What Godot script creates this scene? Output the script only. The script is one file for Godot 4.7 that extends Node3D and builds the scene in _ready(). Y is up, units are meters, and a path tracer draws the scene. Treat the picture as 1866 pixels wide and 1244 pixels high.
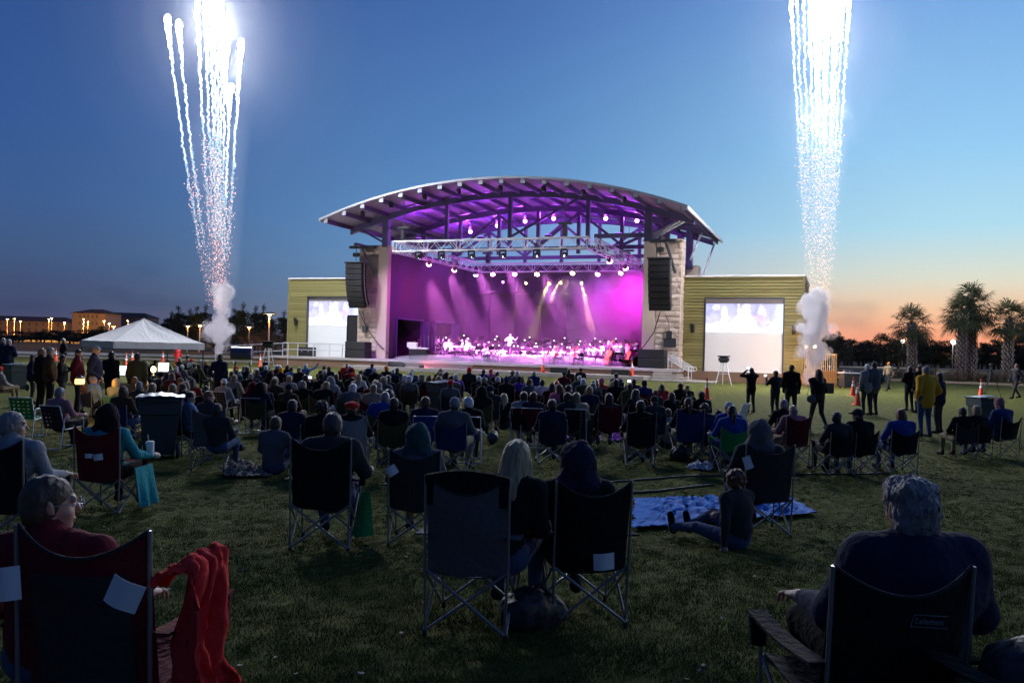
extends Node3D
# An outdoor evening concert: lawn with seated people, a lit bandshell, two columns of fireworks.

const F := 1526.75            # focal length of the photograph in its own pixels (1866 wide)
const EYE := Vector3(0, 1.65, 0)
const PITCH := 0.00847
const ROLL := 0.02724
const YAW := 0.3728           # the stage is turned by this much
var S := Transform3D(Basis(Vector3.UP, -YAW), Vector3(-0.42, -0.21, -61.5))   # stage frame: x along the front, z towards the lawn, y = 0 on the grass
var rng := RandomNumberGenerator.new()
var M := {}
var taken := {}

# ---------------------------------------------------------------- places
func ray(px: float, py: float) -> Vector3:
	var dx := px - 933.0
	var dy := py - 622.0
	var a := (dx * cos(ROLL) + dy * sin(ROLL)) / F
	var b := -(-dx * sin(ROLL) + dy * cos(ROLL)) / F
	return Vector3(a, b * cos(PITCH) + sin(PITCH), b * sin(PITCH) - cos(PITCH))

func at(px: float, py: float, depth: float) -> Vector3:
	var r := ray(px, py)
	return EYE + r * (depth / -r.z)

func land(x: float, z: float) -> float:
	var d := -z
	var y := 0.08 - 0.43 * smoothstep(2.0, 11.0, d) + 0.14 * smoothstep(32.0, 52.0, d) - 0.16 * smoothstep(0.12, 0.42, -x / maxf(d, 0.1)) * smoothstep(8.0, 24.0, d) * (1.0 - smoothstep(42.0, 56.0, d))
	return lerpf(y, -0.24, smoothstep(44.0, 58.0, absf(x)))

func stand_at(px: float, py: float, h := 0.0) -> Vector3:   # where a point h above the lawn is seen at that pixel
	var r := ray(px, py)
	var lo := 0.8
	var hi := 400.0
	for i in 40:
		var m := (lo + hi) / 2
		var p := EYE + r * (m / -r.z)
		if p.y > land(p.x, p.z) + h: lo = m
		else: hi = m
	var q := EYE + r * (lo / -r.z)
	return Vector3(q.x, land(q.x, q.z), q.z)

func on_stage(px: float, py: float, z: float) -> Vector3:   # in the stage frame, on the plane of that z
	var r := S.basis.inverse() * ray(px, py)
	var e := S.affine_inverse() * EYE
	return e + r * ((z - e.z) / r.z)

# ---------------------------------------------------------------- meshes
class B:
	var v := PackedVector3Array()
	var n := PackedVector3Array()
	var t := PackedVector2Array()
	var ix := PackedInt32Array()
	func tri3(a: Vector3, b: Vector3, c: Vector3) -> void:
		var m := (c - a).cross(b - a).normalized()
		var s := v.size()
		v.append_array([a, b, c]); n.append_array([m, m, m]); t.append_array([Vector2(0, 0), Vector2(0, 1), Vector2(1, 1)])
		ix.append_array([s, s + 1, s + 2])
	func quad(a: Vector3, b: Vector3, c: Vector3, d: Vector3) -> void:   # clockwise as seen from the front
		var m := (c - a).cross(b - d).normalized()
		var s := v.size()
		v.append_array([a, b, c, d]); n.append_array([m, m, m, m])
		t.append_array([Vector2(0, 1), Vector2(0, 0), Vector2(1, 0), Vector2(1, 1)])
		ix.append_array([s, s + 1, s + 2, s, s + 2, s + 3])
	func box(c: Vector3, size: Vector3, b := Basis.IDENTITY) -> B:
		var x := b.x * size.x / 2
		var y := b.y * size.y / 2
		var z := b.z * size.z / 2
		for q in [[x, y, z], [-x, y, -z], [z, y, -x], [-z, y, x], [x, -z, y], [x, z, -y]]:
			var o: Vector3 = c + q[2]
			quad(o - q[0] - q[1], o - q[0] + q[1], o + q[0] + q[1], o + q[0] - q[1])
		return self
	func rbox(c: Vector3, size: Vector3, r: float, b := Basis.IDENTITY) -> B:   # a box with chamfered edges
		var hs := size / 2
		r = minf(r, minf(hs.x, minf(hs.y, hs.z)) * 0.9)
		var P := func(sx, sy, sz, ax): return c + b * Vector3(sx * (hs.x - (0.0 if ax == 0 else r)), sy * (hs.y - (0.0 if ax == 1 else r)), sz * (hs.z - (0.0 if ax == 2 else r)))
		for ax in 3:
			for s in [-1, 1]:
				var q := []
				for k in [[-1, -1], [-1, 1], [1, 1], [1, -1]]:
					var e := [0, 0, 0]
					e[ax] = s; e[(ax + 1) % 3] = k[0]; e[(ax + 2) % 3] = k[1]
					q.append(P.call(e[0], e[1], e[2], ax))
				if s < 0: quad(q[0], q[3], q[2], q[1])
				else: quad(q[0], q[1], q[2], q[3])
		for ax in 3:
			for k in [[-1, -1], [-1, 1], [1, 1], [1, -1]]:
				var e0 := [0, 0, 0]
				var e1 := [0, 0, 0]
				var u := (ax + 1) % 3
				var w := (ax + 2) % 3
				e0[ax] = -1; e1[ax] = 1; e0[u] = k[0]; e1[u] = k[0]; e0[w] = k[1]; e1[w] = k[1]
				var p0: Vector3 = P.call(e0[0], e0[1], e0[2], u)
				var p1: Vector3 = P.call(e1[0], e1[1], e1[2], u)
				var p2: Vector3 = P.call(e1[0], e1[1], e1[2], w)
				var p3: Vector3 = P.call(e0[0], e0[1], e0[2], w)
				if k[0] * k[1] > 0: quad(p0, p3, p2, p1)
				else: quad(p0, p1, p2, p3)
		return self
	func tube(p: Array, r0: float, r1 := -1.0, k := 8, caps := true) -> B:   # along points, radius going from r0 to r1
		if r1 < 0: r1 = r0
		var up := Vector3.UP
		var first := v.size()
		for i in p.size():
			var d: Vector3 = ((p[mini(i + 1, p.size() - 1)] - p[maxi(i - 1, 0)]) as Vector3).normalized()
			if i == 0: up = Vector3.RIGHT if absf(d.y) > 0.9 else Vector3.UP
			var sd := d.cross(up).normalized()
			up = sd.cross(d).normalized()
			var r := lerpf(r0, r1, float(i) / maxi(1, p.size() - 1))
			for j in k + 1:
				var a := TAU * j / k
				var o := sd * cos(a) + up * sin(a)
				v.append(p[i] + o * r); n.append(o); t.append(Vector2(float(j) / k, float(i)))
		for i in p.size() - 1:
			for j in k:
				var s := first + i * (k + 1) + j
				ix.append_array([s, s + k + 2, s + k + 1, s, s + 1, s + k + 2])
		if caps:
			for e in 2:
				var i0 := 0 if e == 0 else p.size() - 1
				var d2: Vector3 = (p[1] - p[0]) * -1.0 if e == 0 else p[-1] - p[-2]
				var s0 := v.size()
				v.append(p[i0]); n.append(d2.normalized()); t.append(Vector2.ZERO)
				for j in k + 1:
					v.append(v[first + i0 * (k + 1) + j]); n.append(d2.normalized()); t.append(Vector2.ZERO)
				for j in k:
					if e == 1: ix.append_array([s0, s0 + 1 + j, s0 + 2 + j])
					else: ix.append_array([s0, s0 + 2 + j, s0 + 1 + j])
		return self
	func lathe(pr: Array, c := Vector3.ZERO, k := 16, b := Basis.IDENTITY) -> B:   # profile of (radius, height), from the bottom up
		for i in pr.size() - 1:
			var p: Vector2 = pr[i]
			var q: Vector2 = pr[i + 1]
			var nn := Vector2(q.y - p.y, p.x - q.x).normalized()
			var s := v.size()
			for j in k + 1:
				var a := TAU * j / k
				var d := Vector3(cos(a), 0, sin(a))
				for w in [p, q]:
					v.append(c + b * (d * w.x + Vector3(0, w.y, 0))); n.append(b * (d * nn.x + Vector3(0, nn.y, 0))); t.append(Vector2(float(j) / k, w.y))
			for j in k:
				var o := s + j * 2
				ix.append_array([o, o + 3, o + 1, o, o + 2, o + 3])
		return self
	func ball(c: Vector3, r: Vector3, k := 10, m := 7, b := Basis.IDENTITY) -> B:
		var s := v.size()
		for i in m + 1:
			var e := PI * i / m - PI / 2
			for j in k + 1:
				var a := TAU * j / k
				var d := Vector3(cos(a) * cos(e), sin(e), sin(a) * cos(e))
				v.append(c + b * (d * r)); n.append((b * (d / r)).normalized()); t.append(Vector2(float(j) / k, float(i) / m))
		for i in m:
			for j in k:
				var o := s + i * (k + 1) + j
				ix.append_array([o, o + k + 2, o + k + 1, o, o + 1, o + k + 2])
		return self
	func sheet(f: Callable, nu: int, nv: int, thick: float) -> B:   # f(u, v) for 0..1, given a thickness; front where u runs right and v runs up
		var pts := []
		for j in nv + 1:
			for i in nu + 1: pts.append((f as Callable).call(float(i) / nu, float(j) / nv))
		var nr := []
		for j in nv + 1:
			for i in nu + 1:
				var du: Vector3 = pts[j * (nu + 1) + mini(i + 1, nu)] - pts[j * (nu + 1) + maxi(i - 1, 0)]
				var dv: Vector3 = pts[mini(j + 1, nv) * (nu + 1) + i] - pts[maxi(j - 1, 0) * (nu + 1) + i]
				nr.append(du.cross(dv).normalized())
		for side in [1, -1]:
			var s := v.size()
			for q in pts.size():
				v.append(pts[q] + nr[q] * thick * 0.5 * side); n.append(nr[q] * side)
				t.append(Vector2(float(q % (nu + 1)) / nu, 1.0 - float(q / (nu + 1)) / nv))
			for j in nv:
				for i in nu:
					var o := s + j * (nu + 1) + i
					if side > 0: ix.append_array([o, o + nu + 1, o + nu + 2, o, o + nu + 2, o + 1])
					else: ix.append_array([o, o + nu + 2, o + nu + 1, o, o + 1, o + nu + 2])
		var edge := func(a, b): quad(pts[a] - nr[a] * thick / 2, pts[a] + nr[a] * thick / 2, pts[b] + nr[b] * thick / 2, pts[b] - nr[b] * thick / 2)
		for i in nu:
			edge.call(i, i + 1); edge.call(nv * (nu + 1) + i + 1, nv * (nu + 1) + i)
		for j in nv:
			edge.call((j + 1) * (nu + 1), j * (nu + 1)); edge.call(j * (nu + 1) + nu, (j + 1) * (nu + 1) + nu)
		return self
	func into(am: ArrayMesh) -> void:
		var arr := []
		arr.resize(Mesh.ARRAY_MAX)
		arr[Mesh.ARRAY_VERTEX] = v; arr[Mesh.ARRAY_NORMAL] = n; arr[Mesh.ARRAY_INDEX] = ix
		if t.size() == v.size(): arr[Mesh.ARRAY_TEX_UV] = t
		am.add_surface_from_arrays(Mesh.PRIMITIVE_TRIANGLES, arr)
	func mesh() -> ArrayMesh:
		var am := ArrayMesh.new()
		into(am)
		return am

class Field:   # distances on a grid, joined smoothly, meshed as surface nets; every vertex keeps the tag of what is nearest
	var o: Vector3
	var h: float
	var nx: int
	var ny: int
	var nz: int
	var d := PackedFloat32Array()
	var bd := PackedFloat32Array()
	var tg := PackedByteArray()
	func _init(lo: Vector3, hi: Vector3, cell: float) -> void:
		o = lo; h = cell
		nx = int((hi.x - lo.x) / cell) + 2; ny = int((hi.y - lo.y) / cell) + 2; nz = int((hi.z - lo.z) / cell) + 2
		var c := nx * ny * nz
		d.resize(c); d.fill(1.0); bd.resize(c); bd.fill(9.0); tg.resize(c)
	func cap(a: Vector3, b: Vector3, ra: float, rb: float, tag: int, k := 0.03) -> void:
		var m := maxf(ra, rb) + k + 2.0 * h
		var lo := (a.min(b) - o - Vector3(m, m, m)) / h
		var hi := (a.max(b) - o + Vector3(m, m, m)) / h
		var ab := b - a
		var l2 := maxf(ab.length_squared(), 1e-9)
		for iz in range(maxi(0, int(lo.z)), mini(nz - 1, int(hi.z)) + 1):
			for iy in range(maxi(0, int(lo.y)), mini(ny - 1, int(hi.y)) + 1):
				var row := (iz * ny + iy) * nx
				for jx in range(maxi(0, int(lo.x)), mini(nx - 1, int(hi.x)) + 1):
					var p := o + Vector3(jx, iy, iz) * h - a
					var t := clampf(p.dot(ab) / l2, 0.0, 1.0)
					var q := (p - ab * t).length() - (ra + (rb - ra) * t)
					var w := row + jx
					if q < bd[w]:
						bd[w] = q; tg[w] = tag
					var g := clampf(0.5 + 0.5 * (d[w] - q) / k, 0.0, 1.0)
					d[w] = d[w] + (q - d[w]) * g - k * g * (1.0 - g)
	func ell(c: Vector3, r: Vector3, tag: int, k := 0.03, b := Basis.IDENTITY) -> void:
		var mr := maxf(r.x, maxf(r.y, r.z))
		var m := mr + k + 2.0 * h
		var lo := (c - o - Vector3(m, m, m)) / h
		var hi := (c - o + Vector3(m, m, m)) / h
		var inv := b.transposed()
		for iz in range(maxi(0, int(lo.z)), mini(nz - 1, int(hi.z)) + 1):
			for iy in range(maxi(0, int(lo.y)), mini(ny - 1, int(hi.y)) + 1):
				var row := (iz * ny + iy) * nx
				for jx in range(maxi(0, int(lo.x)), mini(nx - 1, int(hi.x)) + 1):
					var p := inv * (o + Vector3(jx, iy, iz) * h - c) / r
					var k0 := p.length()
					var k1 := (p / r).length()
					var q := k0 * (k0 - 1.0) / maxf(k1, 1e-6)
					var w := row + jx
					if q < bd[w]:
						bd[w] = q; tg[w] = tag
					var g := clampf(0.5 + 0.5 * (d[w] - q) / k, 0.0, 1.0)
					d[w] = d[w] + (q - d[w]) * g - k * g * (1.0 - g)
	func carve(c: Vector3, r: Vector3) -> void:
		for w in d.size():
			var p := (o + Vector3(w % nx, (w / nx) % ny, w / (nx * ny)) * h - c) / r
			var k0 := p.length()
			if k0 < 1.6: d[w] = maxf(d[w], -k0 * (k0 - 1.0) / maxf((p / r).length(), 1e-6))
	func ruffle(ns: FastNoiseLite, amp: float, sc: Vector3) -> void:
		for w in d.size():
			if absf(d[w]) < 3.0 * h + amp:
				var p := o + Vector3(w % nx, (w / nx) % ny, w / (nx * ny)) * h
				d[w] += amp * ns.get_noise_3dv(p * sc)
	func into(acc: Dictionary, tf := Transform3D.IDENTITY) -> void:   # acc: tag -> B
		var vi := PackedInt32Array()
		vi.resize(nx * ny * nz); vi.fill(-1)
		var vs := PackedVector3Array()
		var ns := PackedVector3Array()
		var vt := PackedByteArray()
		var sy := nx
		var sz := nx * ny
		for iz in nz - 1:
			for iy in ny - 1:
				var w := iz * sz + iy * sy
				for jx in nx - 1:
					var a := w + jx
					var e0 := d[a]; var e1 := d[a + 1]; var e2 := d[a + sy]; var e3 := d[a + sy + 1]
					var e4 := d[a + sz]; var e5 := d[a + sz + 1]; var e6 := d[a + sz + sy]; var e7 := d[a + sz + sy + 1]
					var cnt := int(e0 < 0) + int(e1 < 0) + int(e2 < 0) + int(e3 < 0) + int(e4 < 0) + int(e5 < 0) + int(e6 < 0) + int(e7 < 0)
					if cnt == 0 or cnt == 8: continue
					var s := Vector3.ZERO
					var c := 0
					if (e0 < 0) != (e1 < 0): s += Vector3(e0 / (e0 - e1), 0, 0); c += 1
					if (e2 < 0) != (e3 < 0): s += Vector3(e2 / (e2 - e3), 1, 0); c += 1
					if (e4 < 0) != (e5 < 0): s += Vector3(e4 / (e4 - e5), 0, 1); c += 1
					if (e6 < 0) != (e7 < 0): s += Vector3(e6 / (e6 - e7), 1, 1); c += 1
					if (e0 < 0) != (e2 < 0): s += Vector3(0, e0 / (e0 - e2), 0); c += 1
					if (e1 < 0) != (e3 < 0): s += Vector3(1, e1 / (e1 - e3), 0); c += 1
					if (e4 < 0) != (e6 < 0): s += Vector3(0, e4 / (e4 - e6), 1); c += 1
					if (e5 < 0) != (e7 < 0): s += Vector3(1, e5 / (e5 - e7), 1); c += 1
					if (e0 < 0) != (e4 < 0): s += Vector3(0, 0, e0 / (e0 - e4)); c += 1
					if (e1 < 0) != (e5 < 0): s += Vector3(1, 0, e1 / (e1 - e5)); c += 1
					if (e2 < 0) != (e6 < 0): s += Vector3(0, 1, e2 / (e2 - e6)); c += 1
					if (e3 < 0) != (e7 < 0): s += Vector3(1, 1, e3 / (e3 - e7)); c += 1
					s /= c
					vi[a] = vs.size()
					vs.append(tf * (o + (Vector3(jx, iy, iz) + s) * h))
					var g := Vector3(e1 + e3 + e5 + e7 - e0 - e2 - e4 - e6, e2 + e3 + e6 + e7 - e0 - e1 - e4 - e5, e4 + e5 + e6 + e7 - e0 - e1 - e2 - e3)
					ns.append((tf.basis * g).normalized())
					vt.append(tg[a + (1 if s.x > 0.5 else 0) + (sy if s.y > 0.5 else 0) + (sz if s.z > 0.5 else 0)])
		var lists := {}
		for iz in range(1, nz - 1):
			for iy in range(1, ny - 1):
				for jx in range(1, nx - 1):
					var a := iz * sz + iy * sy + jx
					if vi[a] < 0: continue
					var ins := d[a] < 0
					for ax in 3:
						var st := 1 if ax == 0 else (sy if ax == 1 else sz)
						if ins == (d[a + st] < 0): continue
						var u := sy if ax == 0 else (sz if ax == 1 else 1)
						var w := sz if ax == 0 else (1 if ax == 1 else sy)
						var c00 := vi[a - u - w]; var c10 := vi[a - w]; var c11 := vi[a]; var c01 := vi[a - u]
						if c00 < 0 or c10 < 0 or c01 < 0: continue
						var l: PackedInt32Array = lists.get(vt[c11], PackedInt32Array())
						if ins: l.append_array([c00, c01, c11, c00, c11, c10])
						else: l.append_array([c00, c11, c01, c00, c10, c11])
						lists[vt[c11]] = l
		for tag in lists:
			if not acc.has(tag): acc[tag] = B.new()
			var b: B = acc[tag]
			var re := PackedInt32Array()
			re.resize(vs.size()); re.fill(-1)
			for q in lists[tag]:
				if re[q] < 0:
					re[q] = b.v.size(); b.v.append(vs[q]); b.n.append(ns[q])
				b.ix.append(re[q])

func tagged_mesh(acc: Dictionary) -> ArrayMesh:
	var am := ArrayMesh.new()
	var tags := acc.keys()
	tags.sort()
	for k in tags: (acc[k] as B).into(am)
	am.set_meta("tags", tags)
	return am

# ---------------------------------------------------------------- naming
func numbered(called: String) -> String:
	var k: int = taken.get(called, 0)
	taken[called] = k + 1
	return called if k == 0 else "%s_%03d" % [called, k]

func thing(called: String, label: String, category: String, place := Transform3D.IDENTITY, group := "") -> Node3D:
	var o := Node3D.new()
	o.name = numbered(called)
	o.transform = place
	add_child(o)
	tag(o, label, category, group)
	return o

func tag(o: Node, label: String, category := "", group := "", kind := "") -> void:
	if label: o.set_meta("label", label)
	if category: o.set_meta("category", category)
	if group: o.set_meta("group", group)
	if kind: o.set_meta("kind", kind)

func part(called: String, m: Mesh, material: Material, parent: Node3D, place := Transform3D.IDENTITY) -> MeshInstance3D:
	var o := MeshInstance3D.new()
	o.mesh = m
	if material: o.material_override = material
	o.transform = place
	if parent == self:
		o.name = numbered(called)
		add_child(o)
	else:
		var key := "%d/%s" % [parent.get_instance_id(), called]
		var k: int = taken.get(key, 0)
		taken[key] = k + 1
		o.name = called if k == 0 else "%s_%03d" % [called, k]
		parent.add_child(o)
	return o

func setting(called: String, m: Mesh, material: Material, place := Transform3D.IDENTITY) -> MeshInstance3D:
	var o := part(called, m, material, self, place)
	o.set_meta("kind", "structure")
	return o

func copy(o: Node3D, called: String, place: Transform3D, label: String, group := "") -> Node3D:
	var c: Node3D = o.duplicate()
	c.name = numbered(called)
	add_child(c)
	c.transform = place
	c.set_meta("label", label)
	if group: c.set_meta("group", group)
	return c

func lift(p: Vector3, turn := 0.0, size := 1.0) -> Transform3D:
	return Transform3D(Basis(Vector3.UP, turn).scaled(Vector3.ONE * size), p)

func on(p: Vector3, turn := 0.0) -> Transform3D:   # a place in the stage frame
	return S * Transform3D(Basis(Vector3.UP, turn), p)

# ---------------------------------------------------------------- materials
func mat(c: Color, rough := 0.8, metal := 0.0) -> StandardMaterial3D:   # c is linear, a real-world base colour
	var m := StandardMaterial3D.new()
	m.albedo_color = c.linear_to_srgb()
	m.roughness = rough
	m.metallic = metal
	return m

func rgb(r: float, g: float, b: float) -> Color: return Color(r, g, b)

func noise_map(freq: float, lo: Color, hi: Color, size := 256, oct := 4, sd := 1, mid := Color(-1, 0, 0)) -> NoiseTexture2D:
	var t := NoiseTexture2D.new()
	var f := FastNoiseLite.new()
	f.seed = sd; f.frequency = freq; f.fractal_octaves = oct
	t.noise = f; t.width = size; t.height = size; t.seamless = true
	var g := Gradient.new()
	g.set_color(0, lo.linear_to_srgb()); g.set_color(1, hi.linear_to_srgb())
	if mid.r >= 0: g.add_point(0.5, mid.linear_to_srgb())
	t.color_ramp = g
	return t

func bumpy(m: StandardMaterial3D, freq: float, cm: float, scale: float, sd := 3, world := false) -> StandardMaterial3D:
	var key := "bump%f_%d" % [freq, sd]
	if not M.has(key):
		var t := NoiseTexture2D.new()
		var f := FastNoiseLite.new()
		f.seed = sd; f.frequency = freq; f.fractal_octaves = 4
		t.noise = f; t.width = 256; t.height = 256; t.seamless = true
		M[key] = t
	m.heightmap_enabled = true
	m.heightmap_texture = M[key]
	m.heightmap_scale = cm
	m.uv1_triplanar = true
	m.uv1_world_triplanar = world
	m.uv1_scale = Vector3.ONE * scale
	return m

func glow(c: Color, energy: float) -> StandardMaterial3D:
	var m := mat(rgb(0.02, 0.02, 0.02), 0.6)
	m.emission_enabled = true
	m.emission = c.linear_to_srgb()
	m.emission_energy_multiplier = energy
	return m

func lamp(p: Vector3, c: Color, energy: float, size: float, rangem := 90.0) -> OmniLight3D:
	var l := OmniLight3D.new()
	l.light_color = c.linear_to_srgb(); l.light_energy = energy; l.light_size = size
	l.omni_range = rangem; l.omni_attenuation = 2.0; l.shadow_enabled = true
	l.position = p
	l.name = numbered("lamp_light")
	add_child(l)
	return l

func spot(p: Vector3, to: Vector3, c: Color, energy: float, angle: float, size := 0.12) -> SpotLight3D:
	var l := SpotLight3D.new()
	l.light_color = c.linear_to_srgb(); l.light_energy = energy; l.light_size = size
	l.spot_range = 60.0; l.spot_attenuation = 2.0; l.spot_angle = angle; l.spot_angle_attenuation = 1.0; l.shadow_enabled = true
	l.name = numbered("spot_light")
	add_child(l)
	var d := (to - p).normalized()
	l.transform = Transform3D(Basis.looking_at(d, Vector3.UP if absf(d.y) < 0.98 else Vector3.RIGHT), p)
	return l

# ---------------------------------------------------------------- the scene
func _ready() -> void:
	rng.seed = 7
	var cam := Camera3D.new()
	cam.name = "camera"
	cam.position = EYE
	cam.rotation = Vector3(PITCH, 0, ROLL)
	cam.fov = rad_to_deg(2 * atan(622.0 / F))
	cam.near = 0.1
	cam.far = 3000
	add_child(cam)
	cam.current = true
	var env := Environment.new()
	env.background_mode = Environment.BG_SKY
	env.tonemap_mode = Environment.TONE_MAPPER_LINEAR
	env.tonemap_exposure = 1.0
	env.background_energy_multiplier = 1.0
	env.sdfgi_enabled = true; env.ssao_enabled = true; env.ssil_enabled = true
	env.volumetric_fog_enabled = true
	env.volumetric_fog_density = 0.0
	var sky := Sky.new()
	var sm := PanoramaSkyMaterial.new()
	sm.panorama = ImageTexture.create_from_image(dusk())
	sky.sky_material = sm
	env.sky = sky
	var we := WorldEnvironment.new()
	we.name = "world_environment"
	we.environment = env
	add_child(we)
	var sun := DirectionalLight3D.new()      # the last light of a sun that has just set behind the right-hand trees
	sun.name = "sun"
	sun.light_energy = 0.02
	sun.light_color = Color(1.0, 0.72, 0.5)
	sun.light_angular_distance = 20.0
	sun.shadow_enabled = true
	sun.rotation = Vector3(deg_to_rad(-4), deg_to_rad(180 - 50), 0)
	add_child(sun)

	palette()
	terrain()
	backdrop()
	bandshell()
	rig()
	orchestra()
	fireworks()
	yard()
	people_near()
	people_far()

func dusk() -> Image:
	var W := 720
	var H := 360
	var im := Image.create(W, H, false, Image.FORMAT_RGBF)
	# sRGB colours by elevation (degrees) for three bearings: away from the sunset, between, and towards it
	var el := [0.0, 1.5, 3.0, 5.0, 8.0, 13.0, 22.0, 40.0, 90.0]
	var far_ := [Color8(72, 76, 106), Color8(70, 77, 110), Color8(66, 80, 116), Color8(66, 90, 130), Color8(62, 94, 145), Color8(54, 90, 150), Color8(45, 79, 141), Color8(32, 56, 108), Color8(28, 48, 94)]
	var mid := [Color8(150, 140, 150), Color8(140, 150, 170), Color8(128, 158, 190), Color8(120, 162, 205), Color8(108, 158, 208), Color8(92, 140, 196), Color8(74, 114, 178), Color8(48, 80, 138), Color8(28, 48, 94)]
	var near_ := [Color8(255, 146, 112), Color8(255, 170, 130), Color8(250, 202, 160), Color8(222, 224, 206), Color8(178, 222, 240), Color8(150, 204, 244), Color8(116, 166, 226), Color8(66, 106, 168), Color8(28, 48, 94)]
	var wisp := FastNoiseLite.new()
	wisp.seed = 4; wisp.frequency = 0.02
	for y in H:
		var e := 90.0 - (y + 0.5) / H * 180.0
		var ee := clampf(e, 0.0, 89.9)
		var k := 0
		while el[k + 1] < ee: k += 1
		var f: float = (ee - el[k]) / (el[k + 1] - el[k])
		var a: Color = (far_[k] as Color).srgb_to_linear().lerp((far_[k + 1] as Color).srgb_to_linear(), f)
		var b: Color = (mid[k] as Color).srgb_to_linear().lerp((mid[k + 1] as Color).srgb_to_linear(), f)
		var c: Color = (near_[k] as Color).srgb_to_linear().lerp((near_[k + 1] as Color).srgb_to_linear(), f)
		for x in W:
			var az := (x + 0.5) / W * 360.0
			var off := absf(wrapf(az - 52.0, -180.0, 180.0))
			var col: Color
			col = c.lerp(b, smoothstep(22.0, 56.0, off)).lerp(a, smoothstep(46.0, 84.0, off)) * lerpf(1.0, 0.6, smoothstep(84.0, 150.0, off))
			if off < 52.0 and e < 8.0: col = col.lerp(c, 0.35 * (1.0 - off / 52.0))
			var cl := wisp.get_noise_2d(sin(deg_to_rad(az)) * 220.0 + az * 1.4, e * 26.0)
			var band := smoothstep(0.22, 0.55, cl) * smoothstep(0.8, 2.0, e) * (1.0 - smoothstep(3.0, 5.5, e))
			col = col.lerp(Color(col.r * 0.55, col.g * 0.6, col.b * 0.72), band * 0.6)
			im.set_pixel(x, y, col)
	return im

func palette() -> void:
	M.black = mat(rgb(0.012, 0.012, 0.014), 0.55)
	M.black_matt = mat(rgb(0.015, 0.015, 0.016), 0.9)
	M.steel = mat(rgb(0.35, 0.36, 0.38), 0.42, 0.8)
	M.dark_steel = mat(rgb(0.06, 0.065, 0.075), 0.45, 0.5)
	M.purple_steel = mat(rgb(0.09, 0.075, 0.16), 0.5, 0.2)
	M.aluminium = mat(rgb(0.62, 0.63, 0.66), 0.4, 0.35)
	M.white_paint = mat(rgb(0.75, 0.75, 0.73), 0.6)
	M.concrete = bumpy(mat(rgb(0.34, 0.31, 0.27), 0.9), 0.02, 0.5, 0.5)
	M.concrete.albedo_texture = noise_map(0.01, rgb(0.7, 0.7, 0.7), rgb(1, 1, 1), 256, 5, 5)
	M.tan_wall = bumpy(mat(rgb(0.5, 0.39, 0.31), 0.9), 0.03, 0.3, 0.6)
	M.brown_wall = bumpy(mat(rgb(0.2, 0.125, 0.075), 0.9), 0.03, 0.3, 0.6)
	M.orange_cone = mat(rgb(0.8, 0.09, 0.03), 0.5)
	M.reflective = mat(rgb(0.75, 0.77, 0.8), 0.35)
	M.rubber = mat(rgb(0.02, 0.02, 0.02), 0.85)
	M.bin = bumpy(mat(rgb(0.03, 0.05, 0.055), 0.5), 0.05, 0.05, 1.0)
	M.paper = mat(rgb(0.72, 0.74, 0.76), 0.8)
	M.wood = mat(rgb(0.42, 0.26, 0.12), 0.7)
	M.wood.albedo_texture = noise_map(0.02, rgb(0.6, 0.6, 0.6), rgb(1, 1, 1), 256, 4, 8)
	M.wood.uv1_triplanar = true
	M.wood.uv1_scale = Vector3(3, 0.4, 3)

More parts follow.
